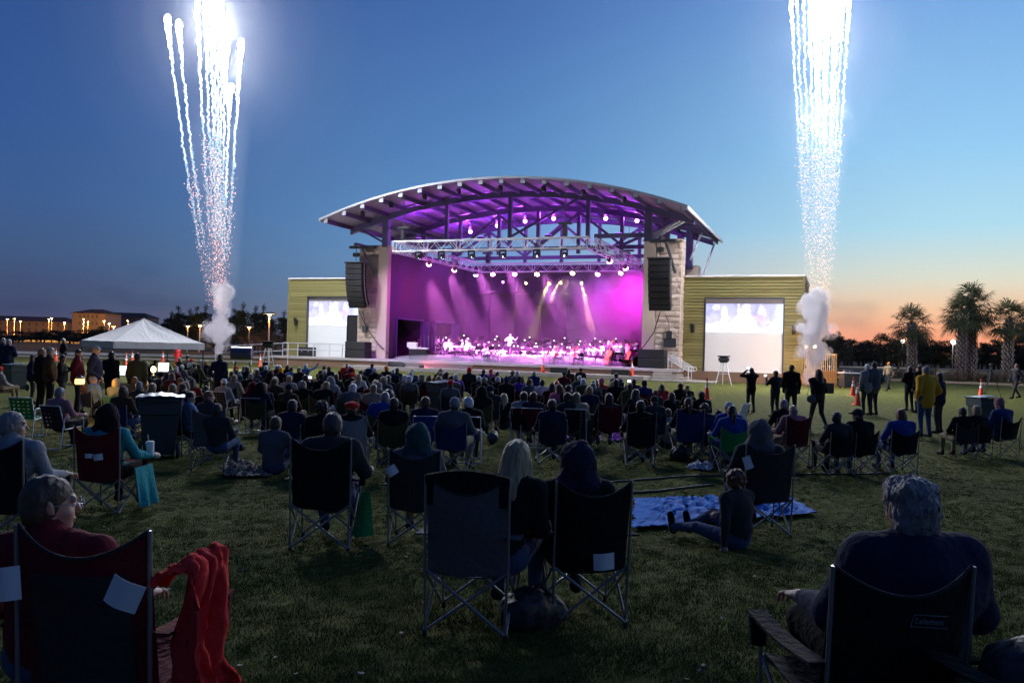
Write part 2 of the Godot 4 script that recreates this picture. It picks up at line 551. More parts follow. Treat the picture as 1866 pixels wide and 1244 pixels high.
# ---------------------------------------------------------------- ground, road, distance
func terrain() -> void:
	var lawn := mat(rgb(1, 1, 1), 0.95)
	lawn.metallic_specular = 0.12
	lawn.albedo_texture = noise_map(0.012, rgb(0.06, 0.07, 0.018), rgb(0.2, 0.185, 0.07), 1024, 6, 21, rgb(0.115, 0.128, 0.036))
	lawn.uv1_triplanar = true
	lawn.uv1_world_triplanar = true
	lawn.uv1_scale = Vector3.ONE * 0.045
	lawn.detail_enabled = true
	lawn.detail_blend_mode = BaseMaterial3D.BLEND_MODE_MUL
	lawn.detail_albedo = noise_map(0.05, rgb(0.45, 0.45, 0.4), rgb(1, 1, 1), 512, 5, 23)
	lawn.detail_uv_layer = BaseMaterial3D.DETAIL_UV_1
	bumpy(lawn, 0.06, 1.2, 0.045, 9, true)
	lawn.uv1_scale = Vector3.ONE * 0.23
	var ns := FastNoiseLite.new()
	ns.seed = 5; ns.frequency = 0.5
	var b := B.new()
	var xs := []
	var zs := []
	var x := -60.0
	while x <= 60.0:
		xs.append(x); x += 0.8 if absf(x) > 12.0 else 0.4
	zs = [6.0, 3.0, 1.0]
	var z := 0.0
	while z > -40.0:
		zs.append(z); z -= 0.3 if z > -14.0 else 0.8
	for q in [-44, -50, -60, -75, -90, -110]: zs.append(float(q))
	for zz in zs:
		for xx in xs:
			var lump := 0.018 * ns.get_noise_2d(xx, zz) + 0.006 * ns.get_noise_2d(xx * 5.0, zz * 5.0)
			b.v.append(Vector3(xx, land(xx, zz) + (lump if zz > -42.0 else 0.0), zz)); b.n.append(Vector3.UP)
	var w := xs.size()
	for j in zs.size() - 1:
		for i in w - 1:
			var o := j * w + i
			b.ix.append_array([o, o + w, o + w + 1, o, o + w + 1, o + 1])
	var st := SurfaceTool.new()
	st.create_from(b.mesh(), 0)
	st.generate_normals()
	setting("lawn", st.commit(), lawn)
	var far_grass := mat(rgb(0.04, 0.05, 0.018), 0.95)
	far_grass.albedo_texture = noise_map(0.02, rgb(0.6, 0.6, 0.6), rgb(1, 1, 1), 256, 4, 31)
	far_grass.uv1_triplanar = true; far_grass.uv1_world_triplanar = true; far_grass.uv1_scale = Vector3.ONE * 0.01
	var g := B.new()
	for q in [[-2500, 300, 2500, 6], [-2500, -110, 2500, -2600], [-2500, 6, -60, -110], [60, 6, 2500, -110]]:
		g.quad(Vector3(q[0], -0.24, q[1]), Vector3(q[0], -0.24, q[3]), Vector3(q[2], -0.24, q[3]), Vector3(q[2], -0.24, q[1]))
	setting("field", g.mesh(), far_grass)
	# turf: short blades standing near the camera, thinning out with distance
	var tuft := B.new()
	for k in 7:
		var a := k * 0.9 + 0.3
		var r := Vector3(cos(a), 0, sin(a))
		var base := r * 0.012 * (k % 3)
		var tip := base + r * (0.009 + 0.004 * (k % 4)) + Vector3(0, 0.014 + 0.004 * (k % 3), 0)
		var sd := Vector3(-sin(a), 0, cos(a)) * 0.0026
		tuft.tri3(base - sd, tip, base + sd)
	var blade := mat(rgb(1, 1, 1), 0.8)
	blade.vertex_color_use_as_albedo = true
	blade.metallic_specular = 0.1
	var mm := MultiMesh.new()
	mm.transform_format = MultiMesh.TRANSFORM_3D
	mm.use_colors = true
	mm.mesh = tuft.mesh()
	var count := 150000
	mm.instance_count = count
	var patch := FastNoiseLite.new()
	patch.seed = 12; patch.frequency = 1.1
	for i in count:
		var d := 1.7 + 20.0 * pow(rng.randf(), 1.8)
		var xx := (rng.randf() * 2.0 - 1.0) * (0.68 * d + 0.5)
		var pn := patch.get_noise_2d(xx, d)
		var sc := rng.randf_range(0.7, 1.3) * (1.0 + 0.5 * pn)
		var tf := Transform3D(Basis(Vector3.UP, rng.randf() * TAU).scaled(Vector3(1.4, sc, 1.4)), Vector3(xx, land(xx, -d) - 0.004 + 0.018 * ns.get_noise_2d(xx, -d), -d))
		mm.set_instance_transform(i, tf)
		var dry := clampf(rng.randf() * 0.5 + pn * 0.5, 0, 1)
		mm.set_instance_color(i, Color(0.06, 0.082, 0.018).lerp(Color(0.16, 0.16, 0.05), dry))
	var gi := MultiMeshInstance3D.new()
	gi.name = "grass"
	gi.multimesh = mm
	gi.material_override = blade
	add_child(gi)
	tag(gi, "short mown turf covering the lawn between the chairs", "grass", "", "stuff")
	# pale scraps lying in the grass: dry leaves
	var leaf := B.new()
	leaf.sheet(func(u, v): return Vector3((u - 0.5) * 0.035, 0.012 + 0.012 * sin(u * 3.0) * v, (0.5 - v) * 0.05 * (1.0 - absf(u - 0.5))), 3, 2, 0.001)
	var lm := MultiMesh.new()
	lm.transform_format = MultiMesh.TRANSFORM_3D
	lm.mesh = leaf.mesh()
	lm.instance_count = 150
	for i in 150:
		var d := rng.randf_range(2.6, 16.0)
		var xx := rng.randf_range(-0.6, 0.62) * d
		lm.set_instance_transform(i, Transform3D(Basis.from_euler(Vector3(rng.randf_range(-0.4, 0.4), rng.randf() * TAU, rng.randf_range(-0.4, 0.4))).scaled(Vector3.ONE * rng.randf_range(0.35, 0.8)), Vector3(xx, land(xx, -d) + 0.01, -d)))
	var li := MultiMeshInstance3D.new()
	li.name = "leaf_litter"
	li.multimesh = lm
	li.material_override = mat(rgb(0.36, 0.34, 0.28), 0.8)
	add_child(li)
	tag(li, "pale dry leaves and scraps scattered in the grass", "leaf litter", "", "stuff")
	# the road that bends round behind the bandshell, with kerbs, and the sandy path on the right
	var road := bumpy(mat(rgb(0.42, 0.42, 0.41), 0.9), 0.05, 0.3, 0.3, 3, true)
	ribbon("road", [at(-150, 645, 84), at(250, 645, 92), at(520, 650, 98), at(900, 655, 118), at(1300, 660, 150), at(1700, 668, 172), at(2100, 676, 180)], 9.0, -0.21, road)
	ribbon("path", [at(1420, 700, 82), at(1530, 700, 76), at(1640, 702, 72), at(1750, 704, 69), at(1900, 708, 66), at(2050, 712, 62)], 3.2, -0.2, bumpy(mat(rgb(0.4, 0.31, 0.22), 0.95), 0.05, 0.6, 0.4, 3, true))
	ribbon("pavement", [at(-100, 660, 71), at(200, 660, 74), at(400, 662, 74), at(470, 662, 74)], 2.6, -0.2, M.concrete)

func ribbon(called: String, pts: Array, width: float, y: float, m: Material) -> void:
	var c := Curve3D.new()
	for p in pts: c.add_point(Vector3(p.x, y, p.z))
	for i in range(1, pts.size() - 1):
		var d: Vector3 = (pts[i + 1] - pts[i - 1]) * 0.2
		d.y = 0
		c.set_point_in(i, -d); c.set_point_out(i, d)
	var l := c.get_baked_length()
	var b := B.new()
	var k := int(l / 3.0)
	var prev := []
	for i in k + 1:
		var p := c.sample_baked(l * i / k)
		var q := c.sample_baked(minf(l, l * i / k + 0.5)) - c.sample_baked(maxf(0, l * i / k - 0.5))
		var s := q.normalized().cross(Vector3.UP) * width / 2
		var row := [p - s, p - s + Vector3(0, 0.12, 0), p - s * 0.965 + Vector3(0, 0.12, 0), p - s * 0.965, p + s * 0.965, p + s * 0.965 + Vector3(0, 0.12, 0), p + s + Vector3(0, 0.12, 0), p + s]
		if prev:
			for j in 7: b.quad(prev[j], row[j], row[j + 1], prev[j + 1])
		prev = row
	setting(called, b.mesh(), m)

func leaf_mass(b: B, c: Vector3, r: Vector3, count: int, size: float, rg: RandomNumberGenerator) -> void:   # leaf-sized faces through a rounded volume
	for i in count:
		var d := Vector3(rg.randfn(), rg.randfn(), rg.randfn()).normalized()
		var p := c + d * r * pow(rg.randf(), 0.45)
		var a := Vector3(rg.randfn(), rg.randfn(), rg.randfn()).normalized()
		var e := a.cross(Vector3(rg.randfn(), rg.randfn(), rg.randfn())).normalized()
		var s := size * rg.randf_range(0.6, 1.4)
		b.tri3(p - a * s, p + e * s * 0.8, p + a * s)

func tree_shape(kind: String, sd: int) -> Array:   # trunk and crown, about 8 m tall
	var rg := RandomNumberGenerator.new()
	rg.seed = sd
	var tr := B.new()
	var cr := B.new()
	var h := 8.0
	if kind == "pine":
		tr.tube([Vector3.ZERO, Vector3(0.1, 3, 0), Vector3(0, 8, 0.05)], 0.2, 0.05, 7)
		for k in 13:
			var y := 2.0 + k * 0.38
			var reach := (2.3 - k * 0.15) * rg.randf_range(0.75, 1.15)
			leaf_mass(cr, Vector3(0.03, y + 0.2, 0.03), Vector3(reach * 0.45, 0.45, reach * 0.45), 40, 0.16, rg)
			for j in 4:
				var a := rg.randf() * TAU
				var e := Vector3(cos(a) * reach, y + rg.randf_range(-0.1, 0.5), sin(a) * reach)
				tr.tube([Vector3(0.05, y, 0), e], 0.05, 0.015, 4, false)
				leaf_mass(cr, e * Vector3(0.75, 1, 0.75), Vector3(0.75, 0.4, 0.75), 46, 0.16, rg)
		leaf_mass(cr, Vector3(0, 7.8, 0), Vector3(0.38, 0.75, 0.38), 70, 0.14, rg)
	elif kind == "bare":
		tr.tube([Vector3.ZERO, Vector3(0.05, 1.6, 0)], 0.12, 0.09, 7)
		for k in 16:
			var a := k * 2.4
			var y := 1.2 + rg.randf() * 0.8
			var e := Vector3(cos(a) * rg.randf_range(0.8, 2.2), rg.randf_range(3.0, 6.0), sin(a) * rg.randf_range(0.8, 2.2))
			tr.tube([Vector3(0.04, y, 0), Vector3(e.x * 0.4, (y + e.y) * 0.5, e.z * 0.4), e], 0.06, 0.015, 4, false)
			for j in 7:
				var q := e * rg.randf_range(0.65, 1.0)
				tr.tube([q, q + Vector3(rg.randfn() * 0.5, rg.randf() * 1.0, rg.randfn() * 0.5)], 0.02, 0.006, 3, false)
			leaf_mass(cr, e * 0.92, Vector3(0.75, 0.8, 0.75), 40, 0.09, rg)
	else:
		tr.tube([Vector3.ZERO, Vector3(0.1, 2.0, 0.1), Vector3(0, 4.5, 0)], 0.25, 0.1, 7)
		for k in 15:
			var a := rg.randf() * TAU
			var e := Vector3(cos(a) * rg.randf_range(0.3, 2.6), rg.randf_range(1.4, 7.0), sin(a) * rg.randf_range(0.3, 2.6))
			if e.y > 5.5: e = e * Vector3(0.6, 1, 0.6)
			tr.tube([Vector3(0.05, minf(e.y * 0.6, 4.2), 0.05), e], 0.08, 0.02, 5, false)
			leaf_mass(cr, e, Vector3(rg.randf_range(0.8, 1.4), rg.randf_range(0.6, 1.1), rg.randf_range(0.8, 1.4)), 170, 0.17, rg)
	return [tr.mesh(), cr.mesh()]

func tree(called: String, shape: Array, p: Vector3, h: float, w: float, label: String, group: String, leaf: Material, bark: Material) -> Node3D:
	var t := thing(called, label, "tree", Transform3D(Basis(Vector3.UP, rng.randf() * TAU).scaled(Vector3(w, h / 8.0, w)), Vector3(p.x, -0.24, p.z)), group)
	part("trunk", shape[0], bark, t)
	part("crown", shape[1], leaf, t)
	return t

func palm(p: Vector3, h: float, sd: int, label: String, lean := 0.0, crown := 1.0) -> void:
	var rg := RandomNumberGenerator.new()
	rg.seed = sd
	var t := thing("palm_tree", label, "palm tree", Transform3D(Basis.IDENTITY, Vector3(p.x, -0.24, p.z)))
	var trunk := B.new()
	var top := Vector3(lean, h, 0)
	trunk.tube([Vector3.ZERO, Vector3(lean * 0.1, h * 0.3, 0), Vector3(lean * 0.5, h * 0.7, 0), top], 0.42, 0.36, 12)
	part("trunk", trunk.mesh(), bumpy(mat(rgb(0.12, 0.1, 0.085), 0.95), 0.05, 3.0, 1.0), t)
	var boots := B.new()   # the cut leaf bases that criss-cross the trunk
	var k := 0
	var y := 0.2
	while y < h - 0.1:
		for j in 6:
			var a := TAU * j / 6 + (0.52 if k % 2 else 0.0) + rg.randf_range(-0.1, 0.1)
			var f := y / h
			var c := Vector3(lean * f * f, y, 0) + Vector3(cos(a), 0, sin(a)) * 0.38
			var out := Vector3(cos(a) * 0.55, 0.8, sin(a) * 0.55).normalized()
			var sd2 := Vector3(-sin(a), 0.35 * (1 if (j + k) % 2 else -1), cos(a)).normalized()
			var sz := rg.randf_range(0.8, 1.25)
			boots.tube([c, c + out * 0.34 * sz + sd2 * 0.12], 0.09 * sz, 0.03, 4)
		y += 0.24
		k += 1
	part("leaf_bases", boots.mesh(), mat(rgb(0.5, 0.42, 0.36), 0.95), t)
	var leaf := mat(rgb(0.1, 0.13, 0.06), 0.6)
	leaf.backlight_enabled = true; leaf.backlight = Color(0.08, 0.1, 0.05)
	for i in 40:
		var a := i * 2.39996
		var e := lerpf(1.35, -0.75, pow(float(i) / 39.0, 0.8)) + rg.randf_range(-0.12, 0.12)
		var b := B.new()
		var d := Vector3(cos(a) * cos(e), sin(e), sin(a) * cos(e))
		var l := rg.randf_range(0.9, 1.25) * crown
		var drop := Vector3(0, -0.42 * l * cos(e), 0)
		var hub := d * l + drop
		b.tube([Vector3.ZERO, d * l * 0.5 + drop * 0.3, hub], 0.028, 0.016, 4, false)
		var along := (d + Vector3(0, -0.35, 0)).normalized()
		var side := along.cross(Vector3.UP).normalized()
		var up := side.cross(along)
		for s in 26:
			var q := (s - 12.5) / 12.5
			var ang := q * 2.0
			var sl := (1.15 - 0.35 * absf(q)) * crown * rg.randf_range(0.85, 1.1)
			var dir := (along * cos(ang) + side * sin(ang) + up * (0.25 - 0.3 * absf(q)) + Vector3(rg.randfn(), rg.randfn(), rg.randfn()) * 0.06).normalized()
			var wd := dir.cross(up).normalized() * 0.026 * crown
			var m1 := hub + dir * sl * 0.55
			var tip := hub + dir * sl + Vector3(0, -0.34 * sl, 0)
			b.quad(hub - wd * 0.4, m1 - wd, m1 + wd, hub + wd * 0.4)
			b.tri3(m1 - wd, tip, m1 + wd)
		part("frond", b.mesh(), leaf, t, Transform3D(Basis.IDENTITY, top))

func street_lamp(p: Vector3, h: float, energy: float, label: String, group := "") -> void:
	var t := thing("street_lamp", label, "street lamp", Transform3D(Basis.IDENTITY, Vector3(p.x, -0.24, p.z)), group)
	part("pole", B.new().tube([Vector3.ZERO, Vector3(0, h, 0)], 0.12, 0.09, 8).mesh(), M.lamp_pole, t)
	part("arm", B.new().tube([Vector3(-0.6, h, 0), Vector3(0.6, h, 0)], 0.06, -1, 6).mesh(), M.lamp_pole, t)
	part("lamp_head", B.new().rbox(Vector3(0, h - 0.1, 0), Vector3(1.5, 0.16, 0.5), 0.05).mesh(), M.dark_steel, t)
	part("lamp_glass", B.new().ball(Vector3(0, h - 0.22, 0), Vector3(0.22, 0.14, 0.22)).mesh(), M.sodium, t)
	lamp(Vector3(p.x, -0.24 + h - 0.45, p.z), rgb(1.0, 0.42, 0.1), energy, 0.25, 200)

func block(called: String, label: String, p: Vector3, size: Vector3, floors: int, bays: int, turn := 0.0, mono := false) -> void:
	var t := thing(called, label, "building", Transform3D(Basis(Vector3.UP, turn), Vector3(p.x, -0.24, p.z)))
	part("wall", B.new().box(Vector3(0, size.y / 2, -size.z / 2), size).mesh(), M.far_wall, t)
	var r := B.new()
	var a := Vector3(-size.x / 2 - 1, size.y, 1)
	var c := Vector3(size.x / 2 + 1, size.y, -size.z - 1)
	var rz := -size.z / 2
	var rh := size.y + minf(size.x, size.z) * 0.16
	var e0 := Vector3(-size.x / 2 + 5, rh, rz)
	var e1 := Vector3(size.x / 2 - 5, rh, rz)
	r.quad(a, e0, e1, Vector3(c.x, a.y, a.z)); r.quad(c, e1, e0, Vector3(a.x, a.y, c.z))
	r.tri3(Vector3(a.x, a.y, c.z), e0, a); r.tri3(Vector3(c.x, a.y, a.z), e1, c)
	r.quad(a + Vector3(0, -0.02, 0), Vector3(c.x, a.y - 0.02, a.z), c + Vector3(0, -0.02, 0), Vector3(a.x, a.y - 0.02, c.z))
	part("roof", r.mesh(), M.far_roof, t)
	for f in floors:
		for i in bays:
			var w := Vector3(lerpf(-size.x / 2 + 3, size.x / 2 - 3, (i + 0.5) / bays), (f + 0.55) * size.y / floors, 0.06)
			var win := part("window", B.new().box(w, Vector3(1.6, 1.9, 0.1)).mesh(), M.far_frame, t)
			part("pane", B.new().box(w + Vector3(0, 0, 0.06), Vector3(1.35, 1.65, 0.04)).mesh(), M.far_glass, win)

func backdrop() -> void:
	M.lamp_pole = mat(rgb(0.5, 0.42, 0.34), 0.6)
	M.sodium = glow(rgb(1.0, 0.5, 0.14), 30.0)
	M.far_wall = mat(rgb(0.22, 0.18, 0.155), 0.9)
	M.far_roof = mat(rgb(0.08, 0.06, 0.06), 0.9)
	M.far_frame = mat(rgb(0.3, 0.27, 0.24), 0.8)
	M.far_glass = mat(rgb(0.12, 0.11, 0.11), 0.4)
	# the hotel-like blocks on the left horizon and the orange lamps of their car parks
	block("apartment_building", "long pale block with dark roof at the left edge of the skyline", at(20, 600, 420), Vector3(56, 9, 16), 3, 14)
	block("apartment_building", "wide pale block behind the orange street lamps left of the canopy", at(110, 600, 440), Vector3(46, 8.5, 16), 3, 12, 0.1)
	block("apartment_building", "tallest pale block on the left skyline, square with corner tower", at(160, 600, 410), Vector3(17, 13.5, 14), 4, 5, -0.1)
	block("apartment_building", "faint block with two low towers above the canopy peak", at(222, 600, 520), Vector3(30, 15, 18), 4, 8)
	block("apartment_building", "low flat block at the far end of the left skyline beside the pines", at(285, 600, 560), Vector3(60, 9, 18), 2, 12)
	var k := 0
	for q in [[12, 582, 330], [25, 581, 335], [36, 586, 320], [88, 582, 330], [93, 580, 345], [116, 588, 300], [151, 582, 330], [159, 587, 330], [189, 585, 330], [198, 590, 300], [232, 585, 380], [206, 596, 280]]:
		var p := at(q[0], q[1], q[2])
		var g := at(q[0], 600, q[2])
		street_lamp(Vector3(g.x, 0, g.z), p.y + 0.6, 1100.0, "%s orange street lamp on the left skyline, counted from the left" % ["first", "second", "third", "fourth", "fifth", "sixth", "seventh", "eighth", "ninth", "tenth", "eleventh", "last"][k], "orange street lamps on the left skyline")
		k += 1
	k = 0
	street_lamp(at(488, 660, 104), at(488, 572, 104).y + 0.4, 160.0, "nearest orange lamp post, bright from top to foot, beside the left wing")
	var leaf_dark := mat(rgb(0.035, 0.045, 0.02), 0.8)
	var leaf_pine := mat(rgb(0.03, 0.045, 0.025), 0.8)
	var leaf_brown := mat(rgb(0.12, 0.075, 0.03), 0.85)
	var bark := mat(rgb(0.07, 0.055, 0.045), 0.95)
	var pines := [tree_shape("pine", 1), tree_shape("pine", 2)]
	var rounds := [tree_shape("round", 3), tree_shape("round", 4), tree_shape("round", 5)]
	var bares := [tree_shape("bare", 6), tree_shape("bare", 7)]
	for q in [[310, 572, 150], [322, 561, 146], [343, 566, 150], [356, 562, 140], [372, 560, 146], [425, 566, 150], [440, 556, 140], [463, 561, 150], [478, 560, 160], [490, 572, 165], [515, 570, 150], [298, 583, 170], [276, 590, 200], [408, 575, 150]]:
		var p := at(q[0], q[1], q[2])
		var l := "dark pine in the clump behind the left smoke column"
		named.append([tree("pine_tree", pines[k % 2], at(q[0], 650, q[2]), p.y + 0.3, 1.15, l, "pines behind the left smoke column", leaf_pine, bark), l, q[0]])
		k += 1
	for q in [[388, 590, 118], [470, 585, 120], [500, 590, 122], [455, 600, 112]]:
		var l := "thin brown leafed tree lit orange by the lamp post"
		named.append([tree("bare_tree", bares[k % 2], at(q[0], 650, q[2]), at(q[0], q[1], q[2]).y + 0.3, 0.9, l, "brown trees round the lamp post", leaf_brown, bark), l, q[0]])
		k += 1
	for i in 34:   # low dark trees before the lamps
		var x := -30.0 + i * 10.2 + rng.randf_range(-4, 4)
		var dd := rng.randf_range(180, 260)
		var ty := 582.0 + 14.0 * rng.randf() - (x - 933) * 0.0 + (4 if x < 70 else 0)
		tree("round_tree", rounds[i % 3], at(x, 640, dd), at(x, ty + 9, dd).y + 0.24, rng.randf_range(0.8, 1.2), "low dark tree in the belt below the left skyline", "dark belt of trees below the left skyline", leaf_dark, bark)
	for i in 46:   # the tree line on the right
		var x := 1490.0 + i * 9.4 + rng.randf_range(-4, 4)
		var dd := rng.randf_range(186, 214)
		var top := 617.0 + rng.randf_range(-7, 7)
		if x < 1535: top = 612
		if x > 1540 and x < 1600: top += -4
		if i % 9 == 3: top -= 14
		tree("round_tree", rounds[i % 3], at(x, 660, dd), at(x, top, dd).y + 0.24, rng.randf_range(1.1, 1.6), "dark tree in the unbroken tree line behind the palms", "tree line behind the palms", leaf_dark, bark)
	for q in [[1506, 604, 150], [1528, 606, 155], [1638, 612, 160], [1758, 606, 165], [1672, 600, 140]]:
		named.append([tree("pine_tree", pines[k % 2], at(q[0], 660, q[2]), at(q[0], q[1], q[2]).y + 0.24, 1.2, "pine whose tufted top rises over the right tree line", "pines over the right tree line", leaf_pine, bark), "pine whose tufted top rises over the right tree line", q[0]])
		k += 1
	# sabal palms
	palm(at(1662, 680, 92), at(1662, 590, 92).y + 0.4, 11, "shortest full palm, leftmost of the palms on the right", -0.1, 1.35)
	palm(at(1750, 690, 84), at(1752, 572, 84).y + 0.3, 12, "rough pale trunked palm, left one of the tall crossed pair", 0.25, 1.35)
	palm(at(1771, 690, 86), at(1766, 556, 86).y + 0.3, 13, "tallest palm with smooth dark trunk, right one of the crossed pair", -0.2, 1.5)
	palm(at(1836, 686, 84), at(1838, 582, 84).y + 0.3, 14, "palm with thick pale trunk standing behind the tripod", 0.15, 1.35)
	palm(at(1884, 686, 88), at(1884, 585, 88).y + 0.3, 15, "palm at the right edge showing only half its crown", 0.1, 1.4)
	# dry ornamental grass round the palm feet
	var straw := mat(rgb(0.2, 0.15, 0.1), 0.9)
	for q in [[1636, 676, 90, 1.1], [1684, 674, 92, 1.7], [1700, 676, 92, 1.5], [1735, 684, 82, 1.4], [1752, 686, 80, 1.3], [1775, 686, 80, 1.4], [1792, 684, 82, 1.2], [1812, 682, 84, 1.3], [1830, 684, 82, 1.2], [1853, 682, 84, 1.3], [1512, 664, 74, 1.2]]:
		var b := B.new()
		for i in 150:
			var a := rng.randf() * TAU
			var r := rng.randf() * 0.7
			var p := Vector3(cos(a) * r, 0, sin(a) * r)
			var tip: Vector3 = p + Vector3(cos(a) * rng.randf() * 0.7, q[3] * rng.randf_range(0.6, 1.0), sin(a) * rng.randf() * 0.7)
			var sd := Vector3(-sin(a), 0, cos(a)) * 0.025
			b.tri3(p - sd, tip, p + sd)
		var c := at(q[0], q[1], q[2])
		var o := part("grass_clump", b.mesh(), straw, self, Transform3D(Basis.IDENTITY, Vector3(c.x, -0.24, c.z)))
		tag(o, "clump of dry brown ornamental grass at the foot of the palms", "grass clump", "dry grass clumps round the palms")
		named.append([o, "clump of dry brown ornamental grass at the foot of the palms", q[0]])
	for q in [[1645, 622, 170], [1737, 623, 150]]:
		var p := at(q[0], q[1], q[2])
		var t := thing("floodlight", "white floodlight on a pole glaring through the %s" % ("trees behind the shortest palm" if q[0] < 1700 else "gap beside the tall pale palm"), "floodlight", Transform3D(Basis.IDENTITY, Vector3(p.x, -0.24, p.z)))
		part("pole", B.new().tube([Vector3.ZERO, Vector3(0, p.y + 0.24, 0)], 0.1, 0.08, 7).mesh(), M.dark_steel, t)
		part("lamp_glass", B.new().ball(Vector3(0, p.y + 0.24, 0.2), Vector3(0.42, 0.42, 0.3)).mesh(), M.flood, t) if M.has("flood") else part("lamp_glass", B.new().ball(Vector3(0, p.y + 0.24, 0.2), Vector3(0.42, 0.42, 0.3)).mesh(), glow(rgb(1, 0.85, 0.7), 14.0), t)
		lamp(p + Vector3(0, 0, 1.2), rgb(1, 0.85, 0.7), 60.0, 0.3)
	for q in [[340, 595, 128, 0], [362, 594, 132, 1], [452, 597, 125, 0]]:
		street_lamp(at(q[0], 650, q[2]), at(q[0], q[1], q[2]).y + 0.5, 20.0, "small dim lamp glinting between the dark pines", "small lamps between the pines")

# ---------------------------------------------------------------- the bandshell
func arch(u: float) -> float: return 13.5 - (39.3 - sqrt(39.3 * 39.3 - u * u))

func swept_arch(u0: float, u1: float, dy: float, z: float, w: float, h: float, n := 24) -> Mesh:
	var b := B.new()
	var prev := []
	for i in n + 1:
		var u := lerpf(u0, u1, float(i) / n)
		var y := arch(u) + dy
		var row := [Vector3(u, y - h / 2, z + w / 2), Vector3(u, y + h / 2, z + w / 2), Vector3(u, y + h / 2, z - w / 2), Vector3(u, y - h / 2, z - w / 2)]
		if prev:
			for j in 4: b.quad(prev[j], prev[(j + 1) % 4], row[(j + 1) % 4], row[j])
		else: b.quad(row[3], row[2], row[1], row[0])
		prev = row
	b.quad(prev[0], prev[1], prev[2], prev[3])
	return b.mesh()

func beam(a: Vector3, c: Vector3, w: float, h: float) -> Mesh:
	var d := (c - a).normalized()
	var s := d.cross(Vector3.UP if absf(d.y) < 0.95 else Vector3.RIGHT).normalized()
	return B.new().box((a + c) / 2, Vector3(w, h, a.distance_to(c)), Basis(s, d.cross(s), d)).mesh()

func rough_block(size: Vector3, sd: int) -> Mesh:   # a split-faced stone: its front (+z) is broken
	var rg := RandomNumberGenerator.new()
	rg.seed = sd
	var b := B.new()
	var n := 5
	var m := 4
	var pts := []
	for j in m + 1:
		for i in n + 1:
			var edge := i == 0 or j == 0 or i == n or j == m
			pts.append(Vector3((float(i) / n - 0.5) * size.x, (float(j) / m - 0.5) * size.y, size.z / 2 + (0.0 if edge else rg.randf_range(0.015, 0.075))))
	for j in m:
		for i in n:
			var o := j * (n + 1) + i
			b.quad(pts[o], pts[o + n + 1], pts[o + n + 2], pts[o + 1])
	var hx := size.x / 2
	var hy := size.y / 2
	var hz := size.z / 2
	b.quad(Vector3(-hx, -hy, -hz), Vector3(-hx, hy, -hz), Vector3(-hx, hy, hz), Vector3(-hx, -hy, hz))
	b.quad(Vector3(hx, -hy, hz), Vector3(hx, hy, hz), Vector3(hx, hy, -hz), Vector3(hx, -hy, -hz))
	b.quad(Vector3(-hx, hy, hz), Vector3(-hx, hy, -hz), Vector3(hx, hy, -hz), Vector3(hx, hy, hz))
	b.quad(Vector3(-hx, -hy, -hz), Vector3(-hx, -hy, hz), Vector3(hx, -hy, hz), Vector3(hx, -hy, -hz))
	return b.mesh()

